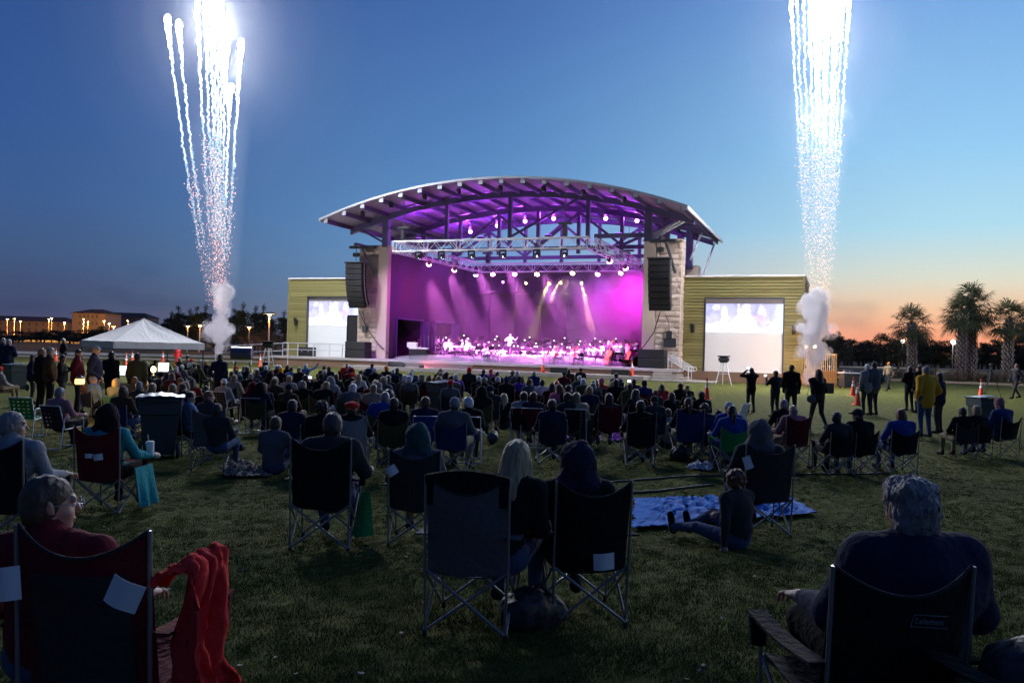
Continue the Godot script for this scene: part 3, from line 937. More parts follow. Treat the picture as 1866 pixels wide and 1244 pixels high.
func bandshell() -> void:
	var sheet_m := mat(rgb(0.26, 0.23, 0.28), 0.6, 0.2)
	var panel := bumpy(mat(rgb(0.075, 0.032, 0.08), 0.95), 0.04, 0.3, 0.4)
	var t := thing("bandshell", "open bandshell with arched metal roof, stone towers and purple lit walls", "bandshell", S)
	# roof
	var rs := B.new()
	var n := 34
	for i in n:
		var u0 := lerpf(-13.6, 13.6, float(i) / n)
		var u1 := lerpf(-13.6, 13.6, float(i + 1) / n)
		var y0 := arch(u0)
		var y1 := arch(u1)
		rs.quad(Vector3(u0, y0 + 0.06, 4.1), Vector3(u0, y0 + 0.06, -13), Vector3(u1, y1 + 0.06, -13), Vector3(u1, y1 + 0.06, 4.1))
		rs.quad(Vector3(u0, y0, -13), Vector3(u0, y0, 4.1), Vector3(u1, y1, 4.1), Vector3(u1, y1, -13))
		rs.quad(Vector3(u0, y0, 4.1), Vector3(u0, y0 + 0.06, 4.1), Vector3(u1, y1 + 0.06, 4.1), Vector3(u1, y1, 4.1))
		rs.box(Vector3(u0, y0 + 0.09, -4.45), Vector3(0.06, 0.06, 17.1))
	part("roof", rs.mesh(), sheet_m, t)
	for i in 18:
		var u := lerpf(-13.3, 13.3, i / 17.0)
		var p := part("purlin", B.new().box(Vector3(u, arch(u) - 0.17, -4.4), Vector3(0.12, 0.3, 16.9)).mesh(), M.purple_steel, t)
		part("end_plate", B.new().box(Vector3(u + 0.16, arch(u) - 0.14, 4.09), Vector3(0.32, 0.36, 0.05)).mesh(), M.steel, p)
	part("fascia", swept_arch(-13.7, 13.7, 0.07, 4.16, 0.06, 0.16, 34), M.steel, t)
	part("eave_trim", B.new().box(Vector3(13.66, arch(13.66) + 0.02, -4.45), Vector3(0.1, 0.2, 17.1)).mesh(), M.white_paint, t)
	part("eave_trim", B.new().box(Vector3(-13.66, arch(13.66) + 0.02, -4.45), Vector3(0.1, 0.2, 17.1)).mesh(), M.white_paint, t)
	# arched girders with tie beams, posts and diagonals
	for z in [0.0, -6.3, -12.5]:
		var g := part("girder", swept_arch(-13.5 if z == 0.0 else -13.0, 13.5 if z == 0.0 else 13.0, -0.34, z, 0.3, 0.45), M.purple_steel, t)
		part("tie_beam", B.new().box(Vector3(8.4 if z == 0.0 else 0.0, 9.95, z), Vector3(3.8 if z == 0.0 else 20.4, 0.3, 0.22)).mesh(), M.purple_steel, g)
		for u in ([-10.3, -5.1, 0.05, 6.0, 10.35] if z == 0.0 else [-10.3, -6.9, -3.4, 0.0, 3.4, 6.9, 10.35]):
			var w := 0.5 if absf(u) > 10 else 0.26
			part("post", B.new().box(Vector3(u, (9.5 + arch(u) - 0.5) / 2, z), Vector3(w, arch(u) - 0.5 - 9.5, w)).mesh(), M.purple_steel, g)
		if z == 0.0:
			part("brace", beam(Vector3(0.2, 10.1, z), Vector3(5.9, 13.0, z), 0.12, 0.16), M.purple_steel, g)
			part("brace", beam(Vector3(-10, 11.0, z), Vector3(-5.2, 10.0, z - 1.5), 0.12, 0.16), M.purple_steel, g)
		else:
			for k in 6:
				var ua := -10.3 + k * 3.44
				var ub := ua + 3.44
				var flip := k % 2 == (0 if z < -10 else 1)
				part("brace", beam(Vector3(ua, 10.1 if flip else arch(ua) - 0.6, z), Vector3(ub, arch(ub) - 0.6 if flip else 10.1, z), 0.16, 0.2), M.purple_steel, g)
	for q in [[Vector3(10.6, 9.6, 0), Vector3(13.3, 11.1, 0)], [Vector3(12.2, 8.9, -6.3), Vector3(13.0, 10.9, -6.3)], [Vector3(12.0, 7.6, -12.5), Vector3(13.1, 10.9, -12.5)], [Vector3(-10.6, 9.9, 0), Vector3(-13.0, 11.1, 0)], [Vector3(10.7, 9.8, 0), Vector3(12.2, 11.1, -1.5)], [Vector3(10.6, 10, -0.3), Vector3(11.6, 12.0, -6)]]:
		part("strut", B.new().tube([q[0], q[1]], 0.08, -1, 7).mesh(), M.white_paint if q[0].x > 10.6 else M.purple_steel, t)
	part("post", B.new().box(Vector3(11.6, 10.2, -9.5), Vector3(0.5, 3.4, 0.5)).mesh(), M.purple_steel, t)
	part("tower", B.new().rbox(Vector3(11.8, 4.4, -10.2), Vector3(1.0, 8.8, 1.2), 0.03).mesh(), M.tan_wall, t)
	# stone towers either side of the opening
	var kinds := []
	for i in 6: kinds.append(rough_block(Vector3(0.985, 0.385, 0.2), 40 + i))
	var stones := [mat(rgb(0.55, 0.43, 0.34), 0.95), mat(rgb(0.5, 0.39, 0.31), 0.95), mat(rgb(0.6, 0.48, 0.39), 0.95), mat(rgb(0.46, 0.36, 0.28), 0.95)]
	for m in stones: bumpy(m, 0.05, 1.5, 0.7)
	for side in [-1, 1]:
		var w := part("tower", B.new().rbox(Vector3(side * 11.4, 5.15, -0.75), Vector3(2.6, 8.72, 1.1), 0.02).mesh(), M.tan_wall, t)
		part("pilaster", B.new().rbox(Vector3(side * 10.5, 5.15, -0.1), Vector3(0.86, 8.72, 0.32), 0.02).mesh(), M.tan_wall, w)
		part("coping", B.new().rbox(Vector3(side * 11.35, 9.57, -0.55), Vector3(2.74, 0.12, 1.5), 0.02).mesh(), M.tan_wall, w)
		if side > 0: part("tower_foot", B.new().box(Vector3(11.85, 0.4, -0.7), Vector3(1.7, 0.78, 1.18)).mesh(), M.tan_wall, w)
		var k := 0
		for r in 22:
			if r == 11: continue      # a plain band at half height
			var y := 1.0 + r * 0.39
			var x := 10.95
			var first := true
			while x < 12.66:
				var bw := 0.55 if (first and r % 2) else rng.randf_range(0.75, 1.05)
				bw = minf(bw, 12.69 - x)
				if bw > 0.12:
					part("stone", kinds[k % 6], stones[rng.randi() % 4], w, Transform3D(Basis.IDENTITY.scaled(Vector3(bw / 1.0, 1, 1)), Vector3(side * (x + bw / 2), y, -0.1)))
					k += 1
				x += bw
				first = false
			if side > 0:   # the return face
				part("stone", kinds[k % 6], stones[rng.randi() % 4], w, Transform3D(Basis(Vector3.UP, PI / 2).scaled(Vector3(1, 1, 0.8)), Vector3(12.62, y, -0.62)))
				k += 1
		part("stone_band", B.new().rbox(Vector3(side * 11.8, 5.29, -0.08), Vector3(1.74, 0.37, 0.26), 0.015).mesh(), M.tan_wall, w)
	# inner walls of vertical panels, with two dark doorways on the left
	var pm := B.new().box(Vector3.ZERO, Vector3(1.2, 1, 0.1)).mesh()
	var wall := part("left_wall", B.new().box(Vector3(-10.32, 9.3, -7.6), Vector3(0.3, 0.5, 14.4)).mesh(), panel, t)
	wall.name = "side_wall"
	var z := -0.5
	while z > -14.4:
		var zc := z - 0.6
		var door1 := zc < -1.4 and zc > -6.1
		var door2 := zc < -8.0 and zc > -12.0
		var lo := 4.0 if door1 or door2 else 0.79
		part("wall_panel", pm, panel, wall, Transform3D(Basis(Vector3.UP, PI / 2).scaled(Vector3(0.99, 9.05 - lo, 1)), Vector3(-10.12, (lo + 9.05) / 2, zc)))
		z -= 1.2
	for d in [[-1.4, -6.0], [-8.1, -12.0]]:
		var zc: float = (d[0] + d[1]) / 2
		var l: float = d[0] - d[1]
		var fr := part("door_frame", B.new().box(Vector3(-10.06, 4.02, zc), Vector3(0.3, 0.16, l)).box(Vector3(-10.06, 2.36, d[0]), Vector3(0.3, 3.16, 0.16)).box(Vector3(-10.06, 2.36, d[1]), Vector3(0.3, 3.16, 0.16)).mesh(), M.purple_steel, wall)
		fr.name = "door_frame" if d[0] > -2 else "door_frame_001"
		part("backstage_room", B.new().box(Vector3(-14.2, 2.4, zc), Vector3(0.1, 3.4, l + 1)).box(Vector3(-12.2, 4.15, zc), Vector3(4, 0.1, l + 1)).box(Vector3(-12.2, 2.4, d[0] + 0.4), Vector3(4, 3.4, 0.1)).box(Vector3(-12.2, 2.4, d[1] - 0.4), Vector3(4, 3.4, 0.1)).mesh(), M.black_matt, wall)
		part("door_leaf", B.new().rbox(Vector3(-9.9, 2.35, d[1] - 0.55), Vector3(0.08, 3.1, 1.0), 0.01).mesh(), M.purple_steel, wall)
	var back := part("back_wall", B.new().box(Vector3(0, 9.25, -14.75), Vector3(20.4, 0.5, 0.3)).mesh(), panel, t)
	for i in 8:
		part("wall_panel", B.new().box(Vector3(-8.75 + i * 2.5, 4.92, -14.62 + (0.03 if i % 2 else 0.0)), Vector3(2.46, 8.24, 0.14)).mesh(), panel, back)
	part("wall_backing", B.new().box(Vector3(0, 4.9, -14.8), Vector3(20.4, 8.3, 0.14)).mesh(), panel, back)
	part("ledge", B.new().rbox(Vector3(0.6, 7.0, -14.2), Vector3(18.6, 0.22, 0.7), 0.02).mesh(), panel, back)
	for i in 6: part("bracket", B.new().box(Vector3(-8.0 + i * 3.2, 7.7, -14.3), Vector3(0.1, 1.3, 0.08), Basis(Vector3.RIGHT, -0.35)).mesh(), M.purple_steel, back)
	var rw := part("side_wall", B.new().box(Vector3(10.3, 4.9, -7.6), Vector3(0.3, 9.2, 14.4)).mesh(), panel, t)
	rw.name = "side_wall_001"
	# deck, ledge, and floor
	var dk := thing("stage_deck", "raised stage deck with brown front wall and pale ledge along its foot", "stage deck", S)
	part("floor_slab", B.new().rbox(Vector3(-3.6, 0.69, -6.6), Vector3(33.0, 0.2, 16.2), 0.02).mesh(), bumpy(mat(rgb(0.4, 0.36, 0.34), 0.75), 0.03, 0.2, 0.6), dk)
	part("front_wall", B.new().box(Vector3(-3.6, 0.29, -0.2), Vector3(32.8, 0.58, 3.2)).mesh(), M.brown_wall, dk)
	part("ledge", B.new().rbox(Vector3(-0.2, 0.14, 2.6), Vector3(22.6, 0.3, 2.3), 0.02).mesh(), M.concrete, dk)
	# steps at the right end
	var stp := thing("stage_steps", "pale concrete steps with white nosings at the right end of the stage", "steps", S)
	for i in 4:
		var w2 := 1.25 + i * 0.42
		part("step", B.new().rbox(Vector3(11.25 + w2 / 2, 0.63 - i * 0.175 - 0.09, 0.45 + i * 0.17), Vector3(w2, 0.175, 2.2 + i * 0.34), 0.015).mesh(), M.concrete, stp)
		if i < 3: part("riser_block", B.new().box(Vector3(11.24 + w2 / 2 - 0.02, 0.27 - i * 0.0875, 0.42 + i * 0.17), Vector3(w2 - 0.06, 0.54 - i * 0.175, 2.1 + i * 0.34)).mesh(), M.brown_wall, stp)
	part("landing", B.new().rbox(Vector3(13.2, 0.03, 1.0), Vector3(4.2, 0.07, 4.2), 0.01).mesh(), M.concrete, stp)
	for s in [0, 1]:
		var zz = 0.1 + s * 1.3
		var hr := B.new()
		hr.tube([Vector3(12.2, 1.75, zz), Vector3(13.6, 0.95, zz), Vector3(13.85, 0.9, zz), Vector3(13.9, 0.75, zz), Vector3(13.75, 0.66, zz), Vector3(13.5, 0.72, zz), Vector3(12.2, 1.45, zz)], 0.035, -1, 7)
		for p in [[12.2, 0.8], [13.55, 0.05]]: hr.tube([Vector3(p[0], p[1], zz), Vector3(p[0], 1.72 if p[0] < 13 else 0.96, zz)], 0.03, -1, 7)
		var o := part("handrail", hr.mesh(), M.aluminium, self, S)
		tag(o, "%s white tubular handrail of the stage steps" % ("rear" if s == 0 else "front"), "handrail", "handrails of the stage steps")
	# wings with horizontal siding and a white panel each that glows with its projected picture
	var siding := [mat(rgb(0.22, 0.195, 0.06), 0.65), mat(rgb(0.195, 0.17, 0.052), 0.65), mat(rgb(0.245, 0.215, 0.07), 0.65)]
	for side in [-1, 1]:
		var x0 := 12.75
		var x1 := 19.85 if side < 0 else 20.55
		var p0 := 13.15 if side < 0 else 14.25
		var p1 := 17.95 if side < 0 else 19.3
		var w := thing("wing_building", "%s flat roofed wing of olive horizontal siding beside the stage" % ("left" if side < 0 else "right"), "building", S)
		part("wall_core", B.new().box(Vector3(side * (x0 + x1) / 2, 3.5, -5.2), Vector3(x1 - x0 - 0.1, 7.0, 8.3)).mesh(), siding[0], w)
		part("roof_cap", B.new().rbox(Vector3(side * (x0 + x1) / 2, 7.15, -5.1), Vector3(x1 - x0 + 0.2, 0.12, 8.8), 0.02).mesh(), M.white_paint, w)
		part("base_course", B.new().box(Vector3(side * (x0 + x1) / 2, 0.34, -0.85), Vector3(x1 - x0, 0.68, 0.5)).mesh(), M.brown_wall, w)
		var pl := func(a: float, c: float, y: float):
			var b := B.new()
			b.quad(Vector3(a, y - 0.1, 0.05), Vector3(a, y + 0.08, -0.0), Vector3(c, y + 0.08, -0.0), Vector3(c, y - 0.1, 0.05))
			b.quad(Vector3(a, y - 0.11, 0.0), Vector3(a, y - 0.1, 0.05), Vector3(c, y - 0.1, 0.05), Vector3(c, y - 0.11, 0.0))
			b.box(Vector3((a + c) / 2, y, -0.06), Vector3(c - a, 0.2, 0.1))
			part("plank", b.mesh(), siding[rng.randi() % 3], w, Transform3D(Basis.IDENTITY, Vector3(0, 0, -0.85)))
		var y := 0.8
		while y < 7.1:
			var a: float = side * x0 if side > 0 else -x1
			var c: float = side * x1 if side > 0 else -x0
			if y < 5.72:
				pl.call(a, minf(side * p0, side * p1) - 0.08, y)
				pl.call(maxf(side * p0, side * p1) + 0.08, c, y)
			else: pl.call(a, c, y)
			y += 0.215
		var xs := x1 - 0.02
		var b2 := B.new()
		for i in 30: b2.box(Vector3(side * xs, 0.8 + i * 0.215, -5), Vector3(0.1, 0.19, 8.2), Basis(Vector3.BACK, 0.12 * side))
		part("side_planks", b2.mesh(), siding[1], w).set_meta("kind", "stuff")
		part("corner_trim", B.new().rbox(Vector3(side * x1, 3.9, -0.82), Vector3(0.14, 6.4, 0.14), 0.02).mesh(), siding[2], w)
		var pc = side * (p0 + p1) / 2
		var fr := part("panel_frame", B.new().box(Vector3(pc - side * 0 - (p1 - p0) / 2 - 0.04, 3.15, -0.92), Vector3(0.09, 5.0, 0.3)).box(Vector3(pc + (p1 - p0) / 2 + 0.04, 3.15, -0.92), Vector3(0.09, 5.0, 0.3)).box(Vector3(pc, 5.66, -0.92), Vector3(p1 - p0 + 0.17, 0.1, 0.3)).mesh(), M.dark_steel, w)
		fr.name = "panel_frame"
		part("panel_head", B.new().box(Vector3(pc, 5.45, -1.0), Vector3(p1 - p0, 0.32, 0.1)).mesh(), mat(rgb(0.3, 0.28, 0.27), 0.8), w)
		var sc := thing("glowing_projection_screen", "white wall panel of the %s wing with a bright picture projected on its upper half" % ("left" if side < 0 else "right"), "screen", S)
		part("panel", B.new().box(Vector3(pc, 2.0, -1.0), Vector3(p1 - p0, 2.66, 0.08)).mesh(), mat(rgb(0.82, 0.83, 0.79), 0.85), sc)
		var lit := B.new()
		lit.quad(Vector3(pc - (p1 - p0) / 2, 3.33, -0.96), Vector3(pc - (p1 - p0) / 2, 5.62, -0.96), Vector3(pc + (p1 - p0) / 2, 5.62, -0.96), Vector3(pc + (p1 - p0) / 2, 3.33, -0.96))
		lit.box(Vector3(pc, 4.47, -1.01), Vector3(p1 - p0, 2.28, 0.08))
		part("glowing_screen_picture", lit.mesh(), picture(side), sc)
		var wl := AreaLight3D.new()  # area light added to carry the projected picture's light outwards
		wl.name = numbered("added_screen_light")
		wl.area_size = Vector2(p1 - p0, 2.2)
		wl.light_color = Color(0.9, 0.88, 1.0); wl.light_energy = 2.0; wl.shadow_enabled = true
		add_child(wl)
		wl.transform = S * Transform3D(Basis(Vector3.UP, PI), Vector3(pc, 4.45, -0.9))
		for q in ([-18.95] if side < 0 else [13.45, 20.0]):
			var lt := thing("wall_light", "black cylinder wall light on the %s" % ("left wing beside its screen" if side < 0 else ("right wing between tower and screen" if q < 15 else "right wing beside the smoke")), "wall light", on(Vector3(q, 3.6, -0.75)))
			part("bracket", B.new().box(Vector3(0, 0, -0.02), Vector3(0.16, 0.3, 0.1)).mesh(), M.dark_steel, lt)
			part("lamp_housing", B.new().lathe([Vector2(0, -0.3), Vector2(0.13, -0.3), Vector2(0.14, 0.28), Vector2(0.1, 0.33), Vector2(0, 0.33)], Vector3(0, 0, 0.2), 14, Basis(Vector3.RIGHT, 0.3)).mesh(), M.black, lt)

func picture(sd: int) -> StandardMaterial3D:   # projected light put into the panel's glow: a blurred, washed-out view of players
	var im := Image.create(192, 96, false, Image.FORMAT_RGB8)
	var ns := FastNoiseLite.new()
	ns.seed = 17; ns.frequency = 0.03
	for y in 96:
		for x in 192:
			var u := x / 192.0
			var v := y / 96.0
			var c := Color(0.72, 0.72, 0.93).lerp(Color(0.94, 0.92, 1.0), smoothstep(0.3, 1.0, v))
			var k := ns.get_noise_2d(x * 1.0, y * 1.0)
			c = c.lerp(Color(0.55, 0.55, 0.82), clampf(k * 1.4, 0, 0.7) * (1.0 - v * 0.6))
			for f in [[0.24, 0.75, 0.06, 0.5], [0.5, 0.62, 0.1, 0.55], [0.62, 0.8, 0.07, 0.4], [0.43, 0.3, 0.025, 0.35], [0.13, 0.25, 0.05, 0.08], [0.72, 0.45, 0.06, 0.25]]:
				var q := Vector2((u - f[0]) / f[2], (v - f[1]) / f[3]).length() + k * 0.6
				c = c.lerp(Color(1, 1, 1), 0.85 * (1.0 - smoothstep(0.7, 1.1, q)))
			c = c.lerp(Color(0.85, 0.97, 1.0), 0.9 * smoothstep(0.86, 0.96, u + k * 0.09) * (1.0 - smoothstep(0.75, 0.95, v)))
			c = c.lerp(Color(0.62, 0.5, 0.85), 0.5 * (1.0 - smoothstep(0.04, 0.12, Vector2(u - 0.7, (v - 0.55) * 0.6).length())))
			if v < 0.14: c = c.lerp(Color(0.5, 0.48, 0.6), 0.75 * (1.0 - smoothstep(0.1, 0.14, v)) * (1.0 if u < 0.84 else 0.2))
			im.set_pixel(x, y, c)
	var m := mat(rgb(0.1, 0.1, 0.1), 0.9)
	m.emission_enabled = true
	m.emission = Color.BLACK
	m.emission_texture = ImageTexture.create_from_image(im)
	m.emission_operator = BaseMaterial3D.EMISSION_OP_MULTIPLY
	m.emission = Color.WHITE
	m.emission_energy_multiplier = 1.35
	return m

func truss_side(t: Node3D, called: String, a: Vector3, c: Vector3) -> void:   # a box truss, 0.5 m square
	var d := (c - a).normalized()
	var s := d.cross(Vector3.UP).normalized() * 0.3
	var up := Vector3(0, 0.36, 0)
	var b := B.new()
	for q in [s + up, s - up, -s + up, -s - up]: b.tube([a + q, c + q], 0.045, -1, 6)
	var p := part(called, b.mesh(), M.aluminium, t)
	var l := a.distance_to(c)
	var k := int(l / 0.62)
	var lat := B.new()
	for i in k:
		var q0 := a + d * l * i / k
		var q1 := a + d * l * (i + 1) / k
		for w in [s, -s]:
			if i % 2: lat.tube([q0 + w + up, q1 + w - up], 0.02, -1, 4, false)
			else: lat.tube([q0 + w - up, q1 + w + up], 0.02, -1, 4, false)
		lat.tube([q0 + s + (up if i % 2 else -up), q1 - s + (up if i % 2 else -up)], 0.02, -1, 4, false)
		if i % 4 == 0:
			for w in [s, -s]: lat.tube([q0 + w + up, q0 + w - up], 0.035, -1, 5, false)
	part("lattice", lat.mesh(), M.aluminium, p).set_meta("kind", "stuff")

func rig() -> void:
	var t := thing("lighting_truss", "rectangular silver lattice truss hung over the stage opening", "lighting truss", S)
	truss_side(t, "truss_span", Vector3(-7.3, 8.97, 4), Vector3(7.3, 8.97, 4))
	truss_side(t, "truss_span", Vector3(-7.3, 8.97, 3.6), Vector3(-7.3, 8.97, -11.2))
	truss_side(t, "truss_span", Vector3(7.3, 8.97, 3.6), Vector3(7.3, 8.97, -11.2))
	truss_side(t, "truss_span", Vector3(-7.3, 8.97, -11.5), Vector3(7.3, 8.97, -11.5))
	for q in [[-6.6, 4], [5.6, 4], [-6.6, -11.5], [6.2, -11.5]]:
		var h := thing("chain_hoist", "black chain hoist holding up the truss near its %s %s corner" % ["front" if q[1] > 0 else "rear", "left" if q[0] < 0 else "right"], "chain hoist", on(Vector3(q[0], 9.35, q[1])))
		part("motor", B.new().rbox(Vector3(0, 0.45, 0), Vector3(0.3, 0.75, 0.3), 0.04).mesh(), M.black, h)
		part("hook_plate", B.new().rbox(Vector3(0, 0.95, 0), Vector3(0.95, 0.16, 0.3), 0.04).mesh(), M.dark_steel, h)
		part("chain", B.new().tube([Vector3(0, 1.0, 0), Vector3(0, arch(q[0]) - 9.6, 0)], 0.02, -1, 4).mesh(), M.dark_steel, h)
	# lamps. Rear row of wash lights, two red ones, small roof lamps
	var magenta := rgb(1.0, 0.02, 0.8)
	var pink := rgb(1.0, 0.1, 0.95)
	var violet := rgb(0.4, 0.06, 1.0)
	var amber := rgb(1.0, 0.55, 0.2)
	var red := rgb(1.0, 0.03, 0.1)
	var k := 0
	for q in [[898, 498, magenta, "leftmost magenta"], [938, 498, magenta, "second magenta"], [979, 498, amber, "amber"], [1044, 496, amber, "brightest pale amber"], [1090, 498, pink, "pink"], [1132, 496, pink, "rightmost pink"]]:
		var p := on_stage(q[0], q[1], -11.0)
		wash(S * p, S * Vector3(p.x * 0.6, 0.8, -5.5), q[2], 26.0 if q[2] != amber else 14.0, 30, "%s wash light glowing on the rear span of the truss" % q[3])
	wash(S * Vector3(-7.3, 8.35, -1.5), S * Vector3(-10, 4.5, -5), red, 12.0, 44, "front red wash light on the left span of the truss")
	wash(S * Vector3(-7.3, 8.35, -6.2), S * Vector3(-9.8, 5.0, -9), red, 12.0, 44, "rear red wash light on the left span of the truss")
	wash(S * Vector3(7.3, 8.35, -6.0), S * Vector3(8.4, 3.0, -13), magenta, 190.0, 42, "hot pink wash light clustered on the right span of the truss")
	wash(S * Vector3(7.3, 8.35, -1.2), S * Vector3(8.0, 2.5, -11), magenta, 150.0, 44, "front pink wash light on the right span of the truss")
	wash(S * Vector3(-7.3, 8.35, -10.6), S * Vector3(-8.6, 0.8, -11.5), rgb(0.12, 0.05, 1.0), 160.0, 16, "blue beam light on the rear left corner of the truss")
	for q in [[918, 505, rgb(0.7, 0.1, 1.0), "first"], [960, 507, amber, "second"], [1002, 508, rgb(1.0, 0.95, 0.05), "third, yellow beamed"], [1023, 506, amber, "fourth"], [1061, 507, amber, "fifth"]]:
		var p := on_stage(q[0], q[1], -11.2)
		moving_head(on(p), q[2], "%s small moving light under the rear span of the truss" % q[3], true)
		spot(S * (p + Vector3(0, -0.1, 0.25)), S * (p + Vector3(-0.9 if q[0] < 1010 else 1.6 * (1 if q[0] > 1030 else -1), -5, 2.0)), q[2], 4000.0 if q[0] == 1002 else 1800.0, 6.0, 0.06)
	for q in [762, 804, 859, 916, 978, 1028]:
		var p := on_stage(q, 466, 4.0)
		moving_head(on(Vector3(p.x, 8.55, 4.0)), rgb(0.6, 0.6, 0.9), "dark moving head, %s along the front span of the truss" % ["first", "second", "third", "fourth", "fifth", "last"][k], false)
		if k < 2: spot(S * Vector3(p.x, 8.0, 3.7), S * Vector3(-10.0, 4.5 - k, -5.0 - k * 5), rgb(0.75, 0.02, 1.0), 70.0, 34.0, 0.1)  # added wash that tints the left wall violet; the heads themselves are dark
		spot(S * Vector3(p.x, 8.0, 3.7), S * Vector3(-5.4 + k * 2.5, 0.8, -3.4), rgb(1.0, 0.2, 1.0), 3600.0, 13.0, 0.1)
		k += 1
	k = 0
	for q in [[857, 422], [906, 411], [957, 403], [1009, 398], [1104, 398], [1161, 402]]:
		var p := on_stage(q[0], q[1], -8.5)
		var o := thing("roof_lamp", "violet globe lamp hanging under the roof, %s from the left" % ["first", "second", "third", "fourth", "fifth", "sixth"][k], "lamp", on(p), "violet lamps under the roof")
		part("lamp_body", B.new().lathe([Vector2(0.1, 0.1), Vector2(0.17, 0.2), Vector2(0.12, 0.5), Vector2(0, 0.55)], Vector3.ZERO, 12).mesh(), M.black, o)
		part("hanger", B.new().tube([Vector3(0, 0.5, 0), Vector3(0, arch(p.x) - p.y - 0.2, 0)], 0.03, -1, 5).mesh(), M.dark_steel, o)
		part("lamp_bulb", B.new().ball(Vector3.ZERO, Vector3(0.17, 0.17, 0.17)).mesh(), glow(rgb(0.75, 0.25, 1.0), 16.0), o)
		spot(S * (p + Vector3(0, -0.28, 0)), S * (p + Vector3(0, -9, 1)), rgb(0.6, 0.12, 1.0), 300.0, 10.0, 0.12)
		lamp(S * (p + Vector3(0, 0.3, 0.35)), rgb(0.45, 0.08, 1.0), 12.0, 0.15, 40)
		k += 1
	k = 0
	for u in [-10.4, -8.0, -5.3, -2.6, 0.6, 3.8, 6.6, 9.4]:
		var y := arch(u) - 0.32
		var o := thing("downlight", "black downlight under the front edge of the roof, %s from the left" % ["first", "second", "third", "fourth", "fifth", "sixth", "seventh", "eighth"][k], "downlight", on(Vector3(u, y, 3.4)), "downlights along the front of the roof")
		part("lamp_housing", B.new().lathe([Vector2(0.12, -0.42), Vector2(0.17, -0.4), Vector2(0.17, -0.05), Vector2(0.1, 0.0), Vector2(0, 0.0)], Vector3.ZERO, 12).mesh(), M.black, o)
		part("lamp_lens", B.new().lathe([Vector2(0, -0.38), Vector2(0.12, -0.38)], Vector3.ZERO, 12).mesh(), glow(violet, 6.0), o)
		spot(S * Vector3(u, y - 0.5, 3.4), S * Vector3(u + 0.3, 0, 0.5), rgb(0.42, 0.08, 1.0), 160.0, 11.0, 0.1)
		k += 1
	# violet up-lights that wash the underside of the roof
	for u in [-8.0, -2.7, 2.7, 8.0]:
		for z in [-1.0, -8.0]:
			var o := thing("uplight", "violet flood light shining up at the roof, %s row, at %s" % ["front" if z > -4 else "rear", "the far left" if u < -5 else ("left of centre" if u < 0 else ("right of centre" if u < 5 else "the far right"))], "flood light", on(Vector3(u, 10.2, z)), "violet flood lights on the tie beams")
			part("lamp_housing", B.new().rbox(Vector3.ZERO, Vector3(0.5, 0.14, 0.3), 0.03).mesh(), M.black, o)
			part("lamp_lens", B.new().box(Vector3(0, 0.08, 0), Vector3(0.42, 0.02, 0.22)).mesh(), glow(violet, 5.0), o)
			spot(S * Vector3(u, 10.36, z), S * Vector3(u, 14, z - 0.5), rgb(0.48, 0.05, 0.95), 46.0, 74.0, 0.2)
	var fl := thing("floor_light", "red flood light on the stage ledge washing the deck front with red", "flood light", on(Vector3(-5.2, 0.3, 3.3)))
	part("lamp_housing", B.new().rbox(Vector3(0, 0.1, 0), Vector3(0.35, 0.2, 0.2), 0.03).mesh(), M.black, fl)
	part("lamp_lens", B.new().box(Vector3(0, 0.11, -0.11), Vector3(0.28, 0.14, 0.02)).mesh(), glow(red, 6.0), fl)
	spot(S * Vector3(-5.2, 0.42, 3.15), S * Vector3(-5.0, 0.5, 1.5), rgb(1.0, 0.12, 0.2), 5.0, 62.0, 0.1)
	# line arrays and bass boxes
	for side in [-1, 1]:
		var cx := -12.05 if side < 0 else 11.5
		var brk := thing("speaker_bracket", "dark steel arm on the %s tower carrying the speakers" % ("left" if side < 0 else "right"), "bracket", S)
		part("arm", B.new().rbox(Vector3(cx, 9.45, 0.6), Vector3(2.3 if side < 0 else 1.8, 0.22, 0.3), 0.03).mesh(), M.dark_steel, brk)
		part("arm", B.new().rbox(Vector3(cx, 9.55, 0.4), Vector3(0.26, 0.22, 2.6), 0.03).mesh(), M.dark_steel, brk)
		part("brace", beam(Vector3(cx + 0.3, 9.3, 1.2), Vector3(cx + (1.0 if side < 0 else 0.8), 7.3, 0.15), 0.12, 0.16), M.dark_steel, brk)
		part("chain", B.new().tube([Vector3(cx, 9.3, 1.5), Vector3(cx, 8.3, 1.5)], 0.025, -1, 5).mesh(), M.black, brk)
		part("hoist", B.new().rbox(Vector3(cx, 8.75, 1.5), Vector3(0.5, 0.3, 0.3), 0.05).mesh(), M.black, brk)
		var la := thing("line_array_speaker", "curved black hanging stack of speakers before the %s tower" % ("left" if side < 0 else "right"), "speaker", S)
		part("frame", B.new().rbox(Vector3(cx, 8.14, 1.5), Vector3(1.6, 0.1, 0.9), 0.02).mesh(), M.dark_steel, la)
		var y := 8.06
		var z := 1.5
		var ang := 0.0
		for i in 8:
			var h := 0.42
			var bs := Basis(Vector3.RIGHT, ang)
			var c := Vector3(cx, y, z) - bs.y * h / 2
			var cab := part("speaker_cabinet", B.new().rbox(c, Vector3(1.46, h - 0.015, 0.72), 0.03, bs).mesh(), M.black_matt, la)
			for gx in [-0.37, 0.37]:
				part("grille", B.new().rbox(c + bs * Vector3(gx, 0, 0.36), Vector3(0.66, h - 0.07, 0.03), 0.01, bs).mesh(), M.black, cab)
			part("rigging_bar", B.new().box(c + bs * Vector3(0.74 , 0, 0), Vector3(0.03, h, 0.1), bs).box(c + bs * Vector3(-0.74, 0, 0), Vector3(0.03, h, 0.1), bs).mesh(), M.steel, cab)
			y -= h * cos(ang); z -= h * sin(ang)
			ang += 0.035 + 0.012 * i
		var sx := -12.0 if side < 0 else 11.05
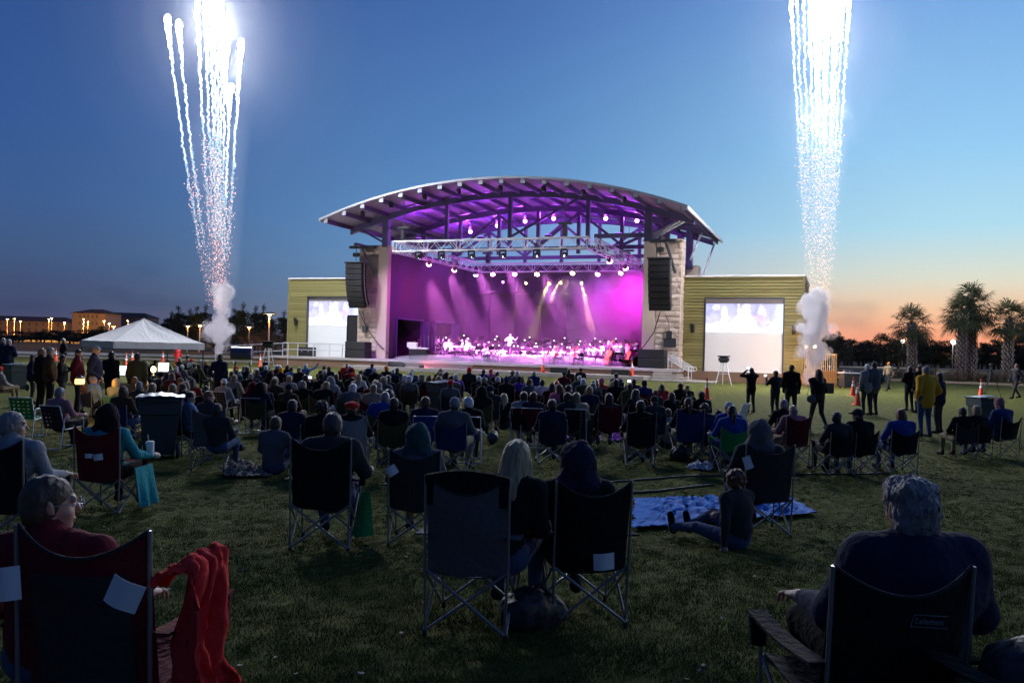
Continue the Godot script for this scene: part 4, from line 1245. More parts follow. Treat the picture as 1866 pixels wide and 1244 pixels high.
		var sb := thing("subwoofer", "wide black bass speaker standing on the deck at the foot of the %s tower" % ("left" if side < 0 else "right"), "speaker", on(Vector3(sx, 0.79, 0.9)))
		for i in 2:
			part("speaker_cabinet", B.new().rbox(Vector3(0, 0.32 + i * 0.64, 0), Vector3(1.8, 0.63, 1.0), 0.03).mesh(), M.black_matt, sb)
			part("grille", B.new().rbox(Vector3(0, 0.32 + i * 0.64, 0.5), Vector3(1.7, 0.55, 0.03), 0.01).mesh(), M.black, sb)
		var cb := part("cable", B.new().tube([Vector3(cx + side * -0.0, 4.6, 1.0), Vector3(cx - side * 0.5, 3.2, 0.5), Vector3(cx - side * 1.4, 2.0, 0.3), Vector3(cx - side * 2.3, 1.0, -0.2)], 0.035, -1, 6).mesh(), M.black, self, S)
		tag(cb, "black cable sagging from the %s speakers down to the stage" % ("left" if side < 0 else "right"), "cable")
		var jb := thing("junction_box", "grey electrical box fixed on the stone of the %s tower" % ("left" if side < 0 else "right"), "junction box", on(Vector3(-11.9 if side < 0 else 12.0, 3.1, 0.12)))
		part("box_body", B.new().rbox(Vector3(0, 0, 0.08), Vector3(0.4, 0.5, 0.2), 0.02).mesh(), M.dark_steel, jb)
		part("conduit", B.new().tube([Vector3(0, 0.2, 0.05), Vector3(-0.05, 0.8, 0.05), Vector3(-0.3, 1.4, 0.05)], 0.03, -1, 5).mesh(), M.dark_steel, jb)
		if side > 0: part("panel", B.new().rbox(Vector3(0.05, -0.55, 0.06), Vector3(0.85, 0.6, 0.16), 0.02).mesh(), M.dark_steel, jb)

func wash(p: Vector3, to: Vector3, c: Color, energy: float, angle: float, label: String) -> void:
	var d := (to - p).normalized()
	var bs := Basis.looking_at(d, Vector3.UP if absf(d.y) < 0.97 else Vector3.RIGHT)
	var t := thing("stage_light", label, "stage light", Transform3D(bs, p), "wash lights on the truss")
	part("lamp_can", B.new().lathe([Vector2(0.06, -0.3), Vector2(0.14, -0.25), Vector2(0.17, 0.1), Vector2(0.17, 0.16), Vector2(0.15, 0.16), Vector2(0.13, 0.0)], Vector3.ZERO, 14, Basis(Vector3.RIGHT, -PI / 2)).mesh(), M.black, t)
	part("yoke", B.new().tube([Vector3(-0.2, 0, 0), Vector3(-0.2, 0.3, 0.05), Vector3(0.2, 0.3, 0.05), Vector3(0.2, 0, 0)], 0.02, -1, 5).mesh(), M.black, t)
	part("lamp_lens", B.new().ball(Vector3(0, 0, -0.12), Vector3(0.2, 0.2, 0.1), 14, 8).mesh(), glow(c.lerp(Color(1, 1, 1), 0.3), 30.0), t)
	spot(p + d * 0.3, to, c, energy, angle, 0.18)

func moving_head(tf: Transform3D, c: Color, label: String, lit: bool) -> void:
	var t := thing("moving_light", label, "stage light", tf, "moving heads on the truss")
	part("base", B.new().rbox(Vector3(0, 0.02, 0), Vector3(0.4, 0.16, 0.3), 0.04).mesh(), M.black, t)
	part("yoke", B.new().rbox(Vector3(-0.22, -0.25, 0), Vector3(0.08, 0.5, 0.2), 0.03).rbox(Vector3(0.22, -0.25, 0), Vector3(0.08, 0.5, 0.2), 0.03).mesh(), M.black, t)
	part("lamp_head", B.new().lathe([Vector2(0.08, -0.28), Vector2(0.17, -0.22), Vector2(0.19, 0.0), Vector2(0.17, 0.2), Vector2(0.13, 0.22)], Vector3(0, -0.36, 0), 14, Basis(Vector3.RIGHT, 1.9)).mesh(), M.black, t)
	part("lamp_lens", B.new().ball(Vector3(0, -0.44, 0.16) if lit else Vector3(0, -0.41, -0.2), Vector3(0.1, 0.1, 0.1)).mesh(), glow(c, 25.0 if lit else 6.0), t)

# ---------------------------------------------------------------- fireworks and smoke
func octa(b: B, c: Vector3, r: float) -> void:
	var q := [Vector3(r, 0, 0), Vector3(0, 0, r), Vector3(-r, 0, 0), Vector3(0, 0, -r)]
	for i in 4:
		b.tri3(c + q[i], c + Vector3(0, r * 1.3, 0), c + q[(i + 1) % 4])
		b.tri3(c + q[(i + 1) % 4], c - Vector3(0, r * 1.3, 0), c + q[i])

func comet(head: Vector3, foot: Vector3, head_len: float, cool: float, fat: float, label: String, group: String) -> void:
	var t := thing("firework_comet", label, "firework", Transform3D(Basis.IDENTITY, foot), group)
	var l := head.distance_to(foot)
	var bend := Vector3((head.x - foot.x) * 0.10, 0, 0)
	var path := func(s: float) -> Vector3: return (head - foot) * s + bend * (4.0 * s * (s - 1.0)) * -0.6   # s from 0 at the foot to 1 at the head
	var hb := B.new()
	var pts := []
	var m := 24
	for i in m + 1:
		pts.append(path.call(1.0 - head_len / l * (1.0 - float(i) / m)) + Vector3(rng.randfn(), 0, rng.randfn()) * 0.03)
	hb.tube(pts, 0.07 * fat, 0.34 * fat, 10)
	hb.ball(pts[-1], Vector3(0.34, 0.5, 0.34) * fat, 10, 8)
	part("head", hb.mesh(), M.fire_white, t)
	var bands := [[1.0 - head_len / l * 0.8, 0.5 * cool, 0.034, 0.048, "upper_trail", M.fire_blue, 0.045], [0.52 * cool, 0.2 * cool, 0.045, 0.04, "middle_trail", M.fire_cyan, 0.06], [0.46 * cool, 0.0, 0.05, 0.034, "embers", M.fire_ember, 0.2]]
	for q in bands:
		var b := B.new()
		var s: float = q[0]
		var wob := Vector3.ZERO
		while s > q[1]:
			var c: Vector3 = path.call(s)
			wob = wob * 0.82 + Vector3(rng.randfn(), 0, rng.randfn()) * (0.022 if q[4] != "embers" else 0.01)
			for j in (3 if q[4] != "embers" else 1):
				octa(b, c + wob + Vector3(rng.randfn(), rng.randfn(), rng.randfn()) * q[6] * fat, q[3] * fat * rng.randf_range(0.5, 1.4) * lerpf(0.6, 1.15, (s - q[1]) / (q[0] - q[1])))
			s -= q[2] / l * rng.randf_range(0.6, 1.4)
		if b.v.size(): part(q[4], b.mesh(), q[5], t).set_meta("kind", "stuff")

func puffs(called: String, label: String, list: Array, depth: float, density: float) -> void:
	var c0 := at(list[0][0], list[0][1], depth)
	var t := thing(called, label, "smoke", Transform3D(Basis.IDENTITY, c0))
	t.set_meta("kind", "stuff")
	var rg := RandomNumberGenerator.new()
	rg.seed = 5
	for q in list:
		var s: float = q[2] * depth / F
		for k in 9:
			var d := Vector3(rg.randfn(), rg.randfn(), rg.randfn()).normalized()
			var r := s * 0.8 if k == 0 else s * rg.randf_range(0.3, 0.75)
			var dens := density * ([0.8, 0.55, 0.55, 0.35, 0.35, 0.2, 0.2, 0.12, 0.12][k] as float)
			var f := FogVolume.new()
			f.shape = RenderingServer.FOG_VOLUME_SHAPE_ELLIPSOID
			f.size = Vector3.ONE * 2.0 * r * Vector3(rg.randf_range(0.7, 1.2), rg.randf_range(0.8, 1.4), 1)
			f.material = M["smoke%.2f" % dens] if M.has("smoke%.2f" % dens) else smoke_material(dens)
			f.name = "puff" if t.get_child_count() == 0 else "puff_%03d" % t.get_child_count()
			t.add_child(f)
			f.position = at(q[0], q[1], depth) - c0 + (Vector3.ZERO if k == 0 else d * s * (0.5 + 0.08 * k))

func smoke_material(density: float, c := Color(0.97, 0.97, 0.98)) -> FogMaterial:
	var m := FogMaterial.new()
	m.density = density
	m.albedo = c
	M["smoke%.2f" % density] = m
	return m

func haze_volume(label: String, tf: Transform3D, size: Vector3, density: float) -> void:
	var f := FogVolume.new()
	f.shape = RenderingServer.FOG_VOLUME_SHAPE_ELLIPSOID
	f.size = size
	f.material = smoke_material(density)
	f.name = numbered("haze")
	add_child(f)
	f.transform = tf
	tag(f, label, "haze", "", "stuff")

func fireworks() -> void:
	M.fire_white = glow(rgb(1.0, 0.97, 1.0), 14.0)
	M.fire_blue = glow(rgb(0.75, 0.9, 1.0), 2.2)
	M.fire_cyan = glow(rgb(0.5, 0.8, 1.0), 0.95)
	M.fire_ember = glow(rgb(1.0, 0.56, 0.45), 2.6)
	var i := 0
	for q in [[304, 34, 384, 3.6], [325, 44, 388, 3.2], [357, -40, 392, 9.0], [372, -80, 394, 10.0], [384, -30, 396, 8.0], [391, -110, 397, 9.0], [398, -60, 399, 7.0], [404, -20, 401, 5.0], [411, 82, 402, 5.0], [418, 160, 404, 3.0], [438, 78, 408, 5.4]]:
		comet(at(q[0], q[1], 57), at(q[2], 560, 57), q[3] * 0.78, 1.0 + 0.06 * (i % 3), 0.66, "white firework comet of the left fan, %s from the left, with sparkling trail" % ["first", "second", "third", "fourth", "fifth", "sixth", "seventh", "eighth", "ninth", "tenth", "last"][i], "comets of the left firework fan")
		i += 1
	i = 0
	for q in [[1438, -90, 1478, 11.0], [1448, -140, 1480, 10.0], [1462, -120, 1483, 9.0], [1476, -60, 1489, 12.0], [1488, -20, 1492, 14.0], [1497, -90, 1494, 14.0], [1506, -30, 1497, 13.5], [1514, -100, 1499, 14.0], [1523, -30, 1501, 13.0], [1532, -80, 1504, 12.5], [1542, -110, 1507, 12.0], [1552, -60, 1510, 9.0]]:
		comet(at(q[0], q[1], 51), at(q[2], 545, 51), q[3] * 0.52, 1.0 + 0.05 * (i % 3), 0.58, "white firework comet of the right column, %s from the left, with falling sparks" % ["first", "second", "third", "fourth", "fifth", "sixth", "seventh", "eighth", "ninth", "tenth", "eleventh", "last"][i], "comets of the right firework column")
		i += 1
	lamp(at(392, 40, 56), rgb(0.86, 0.9, 1.0), 700.0, 1.6, 200)
	lamp(at(425, 140, 56), rgb(0.86, 0.9, 1.0), 380.0, 1.0, 200)
	lamp(at(385, 575, 53), rgb(0.9, 0.86, 1.0), 60.0, 0.5, 60)  # unseen light added before the left smoke column to brighten it
	lamp(at(1462, 575, 46), rgb(0.92, 0.86, 1.0), 60.0, 0.5, 60)  # likewise added, without a source, to brighten the right smoke
	lamp(at(1505, 40, 50), rgb(0.9, 0.92, 1.0), 420.0, 1.6, 200)
	lamp(at(1500, 200, 50), rgb(0.9, 0.92, 1.0), 220.0, 1.2, 200)
	puffs("smoke_column", "narrow column of white smoke rising behind the canopy tent", [[398, 642, 7], [400, 632, 9], [398, 618, 14], [402, 604, 18], [386, 602, 14], [418, 606, 8], [404, 586, 13], [404, 568, 12], [402, 552, 14], [406, 537, 17], [414, 528, 12], [398, 528, 12], [392, 590, 9], [410, 520, 7]], 57, 2.2)
	puffs("smoke_column", "thick billowing white smoke at the right end of the right wing", [[1474, 694, 9], [1476, 680, 12], [1484, 664, 13], [1488, 650, 16], [1462, 643, 10], [1498, 640, 13], [1482, 628, 19], [1478, 606, 21], [1494, 598, 18], [1460, 598, 11], [1490, 576, 21], [1500, 566, 14], [1474, 564, 20], [1484, 548, 20], [1496, 542, 13], [1470, 548, 13], [1488, 534, 11]], 50, 2.6)
	for k in 9:
		haze_volume("faint smoke left along the left trails", Transform3D(Basis.IDENTITY, at(404 - k * 1.5, 500 - k * 32, 57)), Vector3(2.4 + k * 0.3, 5.0, 2.4), 0.012 - k * 0.001)
		haze_volume("faint smoke left along the right trails", Transform3D(Basis.IDENTITY, at(1490 + k * 0.8, 490 - k * 34, 51)), Vector3(2.4 + k * 0.2, 5.0, 2.2), 0.01 - k * 0.0008)
	for k in 7:  # nested haze shells added to make a halo round the bursts
		var r := 2.2 * pow(1.42, k)
		haze_volume("thin lit smoke hanging round the heads of the left fireworks", Transform3D(Basis.IDENTITY, at(393, 50, 57)), Vector3(r, r * 1.25, r) * 1.5, 0.0032 * pow(0.62, k))
		haze_volume("thin lit smoke hanging round the top of the right fireworks", Transform3D(Basis.IDENTITY, at(1502, 80, 51)), Vector3(r, r * 1.5, r) * 1.5, 0.003 * pow(0.62, k))

# ---------------------------------------------------------------- things about the lawn
func cone(p: Vector3, label: String) -> void:
	var t := thing("traffic_cone", label, "traffic cone", lift(p, rng.randf() * 3), "orange traffic cones")
	part("base", B.new().rbox(Vector3(0, 0.02, 0), Vector3(0.38, 0.04, 0.38), 0.015).mesh(), M.orange_cone, t)
	part("body", B.new().lathe([Vector2(0.15, 0.04), Vector2(0.055, 0.62), Vector2(0.03, 0.82), Vector2(0.025, 0.92), Vector2(0.04, 0.93), Vector2(0.03, 0.96), Vector2(0, 0.96)], Vector3.ZERO, 14).mesh(), M.orange_cone, t)
	part("collar", B.new().lathe([Vector2(0.082, 0.5), Vector2(0.058, 0.64)], Vector3.ZERO, 14).mesh(), M.reflective, t)
	part("collar", B.new().lathe([Vector2(0.052, 0.69), Vector2(0.042, 0.77)], Vector3.ZERO, 14).mesh(), M.reflective, t)

func wheelie_bin(p: Vector3, turn: float, h: float, label: String) -> void:
	var t := thing("wheeled_bin", label, "trash bin", lift(p, turn, h / 1.1), "wheeled bins on the lawn")
	var b := B.new()
	var lo := 0.24
	var hi := 0.32
	var q := func(y, s): return [Vector3(-s, y, s * 1.15), Vector3(-s, y, -s * 1.15), Vector3(s, y, -s * 1.15), Vector3(s, y, s * 1.15)]
	var r0: Array = q.call(0.06, lo)
	var r1: Array = q.call(0.74, hi - 0.02)
	var r2: Array = q.call(0.76, hi + 0.015)
	var r3: Array = q.call(1.0, hi + 0.02)
	for pr in [[r0, r1], [r1, r2], [r2, r3]]:
		for i in 4: b.quad(pr[0][i], pr[1][i], pr[1][(i + 1) % 4], pr[0][(i + 1) % 4])
	b.quad(r0[0], r0[1], r0[2], r0[3])
	part("body", b.mesh(), M.bin, t)
	part("lid", B.new().sheet(func(u, v): return Vector3((u - 0.5) * 0.76, 1.03 + 0.07 * sin(PI * u) * sin(PI * minf(v + 0.15, 1.0)) + 0.008 * sin(u * 28.0), (0.5 - v) * 0.88), 14, 8, 0.03).mesh(), M.bin_lid, t)
	part("handle", B.new().tube([Vector3(-0.28, 0.98, 0.4), Vector3(-0.28, 1.0, 0.47), Vector3(0.28, 1.0, 0.47), Vector3(0.28, 0.98, 0.4)], 0.018, -1, 6).mesh(), M.bin, t)
	for s in [-1, 1]:
		var w := part("wheel", B.new().lathe([Vector2(0, -0.03), Vector2(0.12, -0.03), Vector2(0.14, 0), Vector2(0.12, 0.03), Vector2(0, 0.03)], Vector3(s * 0.3, 0.14, 0.3), 16, Basis(Vector3.BACK, PI / 2)).mesh(), M.rubber, t)
		part("hub", B.new().lathe([Vector2(0, -0.035), Vector2(0.06, -0.035), Vector2(0.05, 0.035), Vector2(0, 0.035)], Vector3(s * 0.3, 0.14, 0.3), 10, Basis(Vector3.BACK, PI / 2)).mesh(), M.steel, w)

func projector(p: Vector3, h: float, turn: float, label: String) -> void:
	var t := thing("projector_stand", label, "projector", lift(p, turn))
	part("projector_body", B.new().rbox(Vector3(0, h - 0.2, 0), Vector3(0.62, 0.34, 0.75), 0.09).mesh(), M.black, t)
	part("top_cover", B.new().rbox(Vector3(0, h, 0), Vector3(0.72, 0.07, 0.8), 0.03).mesh(), M.black_matt, t)
	part("lamp_lens", B.new().lathe([Vector2(0.09, 0), Vector2(0.1, 0.1), Vector2(0.07, 0.1), Vector2(0, 0.06)], Vector3(0, h - 0.2, -0.38), 12, Basis(Vector3.RIGHT, -PI / 2)).mesh(), M.steel, t)
	for k in 3:
		var a := TAU * k / 3 + 0.5
		part("leg", B.new().tube([Vector3(cos(a) * 0.16, h - 0.38, sin(a) * 0.16), Vector3(cos(a) * 0.55, 0, sin(a) * 0.55)], 0.03, 0.025, 7).mesh(), M.aluminium, t)
	part("brace", B.new().tube([Vector3(cos(0.5) * 0.35, h * 0.4, sin(0.5) * 0.35), Vector3(cos(2.59) * 0.35, h * 0.4, sin(2.59) * 0.35), Vector3(cos(4.69) * 0.35, h * 0.4, sin(4.69) * 0.35), Vector3(cos(0.5) * 0.35, h * 0.4, sin(0.5) * 0.35)], 0.012, -1, 5).mesh(), M.aluminium, t)

func yard() -> void:
	M.bin_lid = bumpy(mat(rgb(0.07, 0.1, 0.14), 0.4), 0.05, 0.1, 1.0)
	# cones
	for q in [[1288, 727, "cone standing in the grass left of the two cones below the right screen"], [1366, 713, "cone below the right screen, next to the projector stand"], [1555, 722, "cone on the grass close to the road case, left of a pair"], [1563, 738, "nearer cone of the pair beside the couple in grey jackets"], [1788, 724, "cone standing by the tripod behind the far right bin"], [228, 671, "cone between two men under the canopy, left of a pair"], [240, 664, "smaller cone right of another under the canopy"], [296, 662, "cone above the bright laptop under the canopy"], [101, 658, "cone between the queueing people and the man alone on the path"], [474, 668, "cone below the left projector stand"]]:
		cone(stand_at(q[0], q[1]), "orange traffic " + q[2])
	for q in [[1150, 688, 3.3, "right end of the ledge"], [987, 683, 3.2, "middle of the ledge, lit pink"]]:
		var p := on_stage(q[0], q[1] + 8, 2.8)
		cone(S * Vector3(p.x, 0.3, 2.6), "small orange traffic cone on the stage ledge, " + q[3])
	wheelie_bin(stand_at(290, 832), 0.35, 1.12, "nearest dark wheeled bin, left of centre, with shining domed lid")
	wheelie_bin(stand_at(806, 765), 0.5, 1.08, "dark wheeled bin in mid crowd beside the blue chair")
	wheelie_bin(stand_at(28, 712), 0.9, 1.08, "dark wheeled bin at the left edge by the queue")
	wheelie_bin(stand_at(1791, 782), 0.1, 1.0, "dark bin with pale rimmed lid on the right, behind seated people")
	projector(stand_at(1318, 702), 1.75, -0.2, "black projector on white splayed legs before the right screen")
	projector(stand_at(487, 684), 1.95, 0.2, "black projector on white splayed legs before the left screen")
	# canopy
	var cp := stand_at(257, 706)
	var ct := thing("canopy_tent", "pale square canopy with pointed top and two lit faces on the left lawn", "canopy tent", lift(cp + Vector3(cp.x, 0, cp.z).normalized() * 2.9, deg_to_rad(45)))
	var cm := bumpy(mat(rgb(0.62, 0.6, 0.57), 0.85), 0.03, 2.0, 0.5)
	cm.backlight_enabled = true; cm.backlight = Color(0.25, 0.24, 0.22)
	var hw := 2.05
	var eh := 1.98
	for k in 4:
		var bs := Basis(Vector3.UP, k * PI / 2)
		part("roof_panel", B.new().sheet(func(u, v): return bs * Vector3((u - 0.5) * 2 * hw * (1.0 - v * 0.985), eh + 1.08 * pow(v, 1.12) - 0.07 * sin(PI * u) * sin(PI * v) + 0.012 * sin(u * 17.0 + v * 5.0), hw * (1.0 - v * 0.985)), 14, 12, 0.012).mesh(), cm, ct)
		part("valance", B.new().sheet(func(u, v): return bs * Vector3((u - 0.5) * 2 * hw, eh - 0.3 + 0.3 * v, hw + 0.015 * sin(u * 22.0) * (1.0 - v)), 18, 3, 0.012).mesh(), cm, ct)
		part("pole", B.new().rbox(bs * Vector3(hw - 0.04, eh / 2 - 0.05, hw - 0.04), Vector3(0.05, eh + 0.1, 0.05), 0.01).mesh(), M.dark_steel, ct)
		part("roof_bar", B.new().tube([bs * Vector3(hw - 0.05, eh - 0.05, hw - 0.05), Vector3(0, eh + 1.0, 0)], 0.02, -1, 6).mesh(), M.dark_steel, ct)
	# table under it, laptops and a lamp
	var tp := stand_at(290, 706)
	var tb := thing("folding_table", "folding table with dark cloth under the canopy", "table", lift(tp + Vector3(-0.2, 0, -0.8), -0.15))
	part("tabletop", B.new().rbox(Vector3(0, 0.74, 0), Vector3(2.2, 0.05, 0.8), 0.015).mesh(), M.black_matt, tb)
	part("cloth", B.new().sheet(func(u, v): return Vector3((u - 0.5) * 2.22, 0.12 + 0.62 * v, 0.42 + 0.02 * sin(u * 25.0) * (1.0 - v)), 24, 4, 0.01).mesh(), M.black_matt, tb)
	for s in [-1, 1]: part("leg", B.new().tube([Vector3(s * 0.95, 0, -0.3), Vector3(s * 0.95, 0.72, -0.3)], 0.02, -1, 6).mesh(), M.steel, tb)
	var white := glow(rgb(0.92, 0.95, 1.0), 2.2)
	for q in [[297, 667, 28, 0.0, "larger laptop with glowing white screen right of the canopy pole"], [223, 673, 27, 0.25, "laptop with glowing white screen between two men under the canopy"]]:
		var p := at(q[0], q[1], q[2])
		var lp := thing("laptop", q[4], "laptop", lift(p - Vector3(0, 0.17, 0), q[3]))
		part("keyboard_base", B.new().rbox(Vector3(0, -0.02, 0.12), Vector3(0.36, 0.02, 0.25), 0.006).mesh(), M.dark_steel, lp)
		part("lid", B.new().rbox(Vector3(0, 0.14, -0.03), Vector3(0.37, 0.31, 0.012), 0.005, Basis(Vector3.RIGHT, -0.15)).mesh(), M.dark_steel, lp)
		part("screen", B.new().box(Vector3(0, 0.14, -0.018), Vector3(0.34, 0.29, 0.006), Basis(Vector3.RIGHT, -0.15)).mesh(), white, lp)
		lamp(p + Vector3(0, 0.05, 0.4), rgb(0.9, 0.95, 1.0), 0.25, 0.15, 10)
	var gp := at(279, 673, 27.5)
	var gl := thing("table_lamp", "small yellow globe lamp glowing on the table under the canopy", "lamp", lift(gp - Vector3(0, 0.2, 0)))
	part("foot", B.new().lathe([Vector2(0, 0), Vector2(0.07, 0), Vector2(0.03, 0.06), Vector2(0.02, 0.12), Vector2(0, 0.12)], Vector3.ZERO, 12).mesh(), M.dark_steel, gl)
	part("lamp_globe", B.new().ball(Vector3(0, 0.2, 0), Vector3(0.085, 0.11, 0.085), 14, 10).mesh(), glow(rgb(1.0, 0.72, 0.3), 4.0), gl)
	lamp(gp + Vector3(0, 0.16, 0.12), rgb(1.0, 0.65, 0.25), 1.6, 0.08, 12)
	# lantern on a stand by the child in the queue
	var kp := at(144.5, 695, 20)
	var kg := stand_at(144, 744)
	var lk := thing("lantern", "square yellow lantern glowing at waist height before the child", "lantern", lift(Vector3(kp.x, land(kp.x, kp.z), kp.z)))
	var ky := kp.y - land(kp.x, kp.z)
	part("post", B.new().tube([Vector3.ZERO, Vector3(0, ky - 0.1, 0)], 0.02, -1, 6).mesh(), M.dark_steel, lk)
	part("lamp_glass", B.new().rbox(Vector3(0, ky, 0), Vector3(0.17, 0.13, 0.17), 0.02).mesh(), glow(rgb(1.0, 0.62, 0.18), 3.0), lk)
	part("cap", B.new().lathe([Vector2(0.11, 0.07), Vector2(0.1, 0.1), Vector2(0.03, 0.13), Vector2(0.02, 0.17), Vector2(0, 0.17)], Vector3(0, ky, 0), 12).mesh(), M.black, lk)
	part("base", B.new().lathe([Vector2(0, -0.1), Vector2(0.1, -0.1), Vector2(0.1, -0.065), Vector2(0, -0.065)], Vector3(0, ky, 0), 12).mesh(), M.black, lk)
	lamp(Vector3(kp.x + 0.05, kp.y + 0.02, kp.z - 0.25), rgb(1.0, 0.55, 0.15), 1.6, 0.08, 12)
	# hydrant, drum fan
	var hy := thing("fire_hydrant", "red hydrant at the road edge behind the canopy", "hydrant", lift(at(323, 662, 60) * Vector3(1, 0, 1) + Vector3(0, -0.3, 0), 0, 1.5))
	part("barrel", B.new().lathe([Vector2(0.16, 0), Vector2(0.16, 0.06), Vector2(0.11, 0.08), Vector2(0.11, 0.7), Vector2(0.14, 0.72), Vector2(0.13, 0.82), Vector2(0.08, 0.92), Vector2(0.03, 1.0), Vector2(0, 1.0)], Vector3.ZERO, 14).mesh(), M.hydrant if M.has("hydrant") else mat(rgb(0.6, 0.02, 0.02), 0.5), hy)
	part("nozzle", B.new().tube([Vector3(-0.2, 0.55, 0), Vector3(0.2, 0.55, 0)], 0.06, -1, 8).mesh(), mat(rgb(0.6, 0.02, 0.02), 0.5), hy)
	var fp := stand_at(436, 706)
	var dr := thing("drum_fan", "big dark drum shaped blower on a stand beyond the crowd on the left", "fan", lift(fp, 0.12))
	var s2 := 1.55
	part("drum", B.new().lathe([Vector2(0.27, -0.46), Vector2(0.3, -0.44), Vector2(0.3, 0.44), Vector2(0.27, 0.46), Vector2(0, 0.46)], Vector3(0.05, s2, 0), 24, Basis(Vector3.BACK, -PI / 2)).mesh(), mat(rgb(0.06, 0.07, 0.13), 0.35), dr)
	part("grille", B.new().lathe([Vector2(0, -0.455), Vector2(0.27, -0.455), Vector2(0.275, -0.43)], Vector3(0.05, s2, 0), 24, Basis(Vector3.BACK, -PI / 2)).mesh(), mat(rgb(0.25, 0.14, 0.1), 0.6), dr)
	for s in [-1, 1]:
		part("leg", B.new().tube([Vector3(0.1 + s * 0.3, s2 - 0.4, 0), Vector3(0.1 + s * 0.45, 0, 0.3)], 0.03, -1, 7).mesh(), M.dark_steel, dr)
		part("leg", B.new().tube([Vector3(0.1 + s * 0.3, s2 - 0.4, 0), Vector3(0.1 + s * 0.45, 0, -0.3)], 0.03, -1, 7).mesh(), M.dark_steel, dr)
	# railings of the ramp left of the stage, and on its deck
	railing("long tubular railing along the ramp left of the stage", [at(392, 656, 70), at(425, 655, 68.5), at(458, 654, 67), at(490, 653, 65.5), at(524, 652, 64)], 1.15, true)
	railing("white tubular railing on the deck before the left screen", [S * Vector3(-19.2, 0.79, 0.7), S * Vector3(-17.7, 0.79, 0.75), S * Vector3(-16.2, 0.79, 0.8), S * Vector3(-14.6, 0.79, 0.9), S * Vector3(-13.4, 0.79, 0.95)], 1.05, false)
	var rc := thing("flight_case", "black equipment case lying on the deck before the left screen", "case", on(Vector3(-17.3, 0.79, 0.1), 0.1))
	part("case_body", B.new().rbox(Vector3(0, 0.36, 0), Vector3(1.35, 0.72, 0.6), 0.03).mesh(), M.black, rc)
	part("latch", B.new().box(Vector3(-0.3, 0.4, 0.305), Vector3(0.12, 0.1, 0.02)).box(Vector3(0.3, 0.4, 0.305), Vector3(0.12, 0.1, 0.02)).mesh(), M.steel, rc)
	# on the right: loading stair platform in orange light, lamps, road case
	var pp := stand_at(1489, 702)
	var pf := thing("loading_platform", "timber landing with white balusters lit orange at the end of the right wing", "platform", lift(pp + Vector3(0.2, 0, -0.6), -0.25))
	var tim = M.wood
	part("deck", B.new().rbox(Vector3(0, 0.93, 0), Vector3(2.3, 0.08, 1.6), 0.01).mesh(), tim, pf)
	for i in 9: part("skirt_board", B.new().rbox(Vector3(-1.03 + i * 0.257, 0.45, 0.78), Vector3(0.245, 0.88, 0.03), 0.006).mesh(), tim, pf)
	for i in 6: part("skirt_board", B.new().rbox(Vector3(1.14, 0.45, 0.64 - i * 0.257), Vector3(0.03, 0.88, 0.245), 0.006).mesh(), tim, pf)
	for q in [[-1.08, 0.74], [1.08, 0.74], [1.08, -0.74], [-1.08, -0.74]]: part("post", B.new().rbox(Vector3(q[0], 1.5, q[1]), Vector3(0.12, 1.2, 0.12), 0.012).mesh(), tim, pf)
	part("rail", B.new().rbox(Vector3(0, 2.04, 0.74), Vector3(2.3, 0.07, 0.1), 0.01).mesh(), M.white_paint, pf)
	part("rail", B.new().rbox(Vector3(1.08, 2.04, 0), Vector3(0.1, 0.07, 1.5), 0.01).mesh(), M.white_paint, pf)
	for i in 16: part("baluster", B.new().box(Vector3(-0.96 + i * 0.128, 1.5, 0.74), Vector3(0.035, 1.04, 0.035)).mesh(), M.white_paint, pf)
	for i in 3: part("stair_step", B.new().rbox(Vector3(-1.5 - i * 0.28, 0.72 - i * 0.24, 0.1), Vector3(0.3, 0.05, 1.2), 0.01).mesh(), tim, pf)
	part("stringer", beam(Vector3(-1.15, 0.8, 0.72), Vector3(-2.1, 0.05, 0.72), 0.05, 0.2), tim, pf)
	for q in [[1470, 631, "left"], [1485.5, 631.5, "right"]]:
		var p := at(q[0], q[1], 51.5)
		var t := thing("work_light", "%s one of two white work lamps glowing in the smoke over the landing" % q[2], "lamp", lift(p))
		part("lamp_bulb", B.new().ball(Vector3.ZERO, Vector3(0.11, 0.11, 0.11)).mesh(), glow(rgb(1.0, 0.75, 0.5), 20.0), t)
		part("pole", B.new().tube([Vector3(0, -0.1, -0.1), Vector3(0, -p.y - 0.25, -0.1)], 0.025, -1, 6).mesh(), M.dark_steel, t)
		lamp(p + Vector3(0.3, -1.0, -0.2), rgb(1.0, 0.42, 0.08), 5.0, 0.12, 30)
	var cs := thing("road_case", "open black equipment rack with gear on top beside the orange landing", "case", lift(stand_at(1547, 708), 0.1))
	part("case_body", B.new().rbox(Vector3(0, 0.5, 0), Vector3(0.95, 0.8, 0.7), 0.03).mesh(), M.black, cs)
	part("panel", B.new().rbox(Vector3(0, 0.5, 0.35), Vector3(0.8, 0.66, 0.03), 0.01).mesh(), M.black_matt, cs)
	for x in [-0.2, 0.2]: part("knob", B.new().lathe([Vector2(0.06, 0), Vector2(0.05, 0.03), Vector2(0, 0.03)], Vector3(x, 0.5, 0.37), 12, Basis(Vector3.RIGHT, PI / 2)).mesh(), M.dark_steel, cs)
	part("tray", B.new().rbox(Vector3(0, 0.95, 0), Vector3(1.05, 0.06, 0.75), 0.01).mesh(), M.aluminium, cs)
	part("gear", B.new().rbox(Vector3(-0.2, 1.05, 0), Vector3(0.3, 0.14, 0.3), 0.03).rbox(Vector3(0.2, 1.03, 0), Vector3(0.25, 0.1, 0.3), 0.02).mesh(), M.dark_steel, cs)
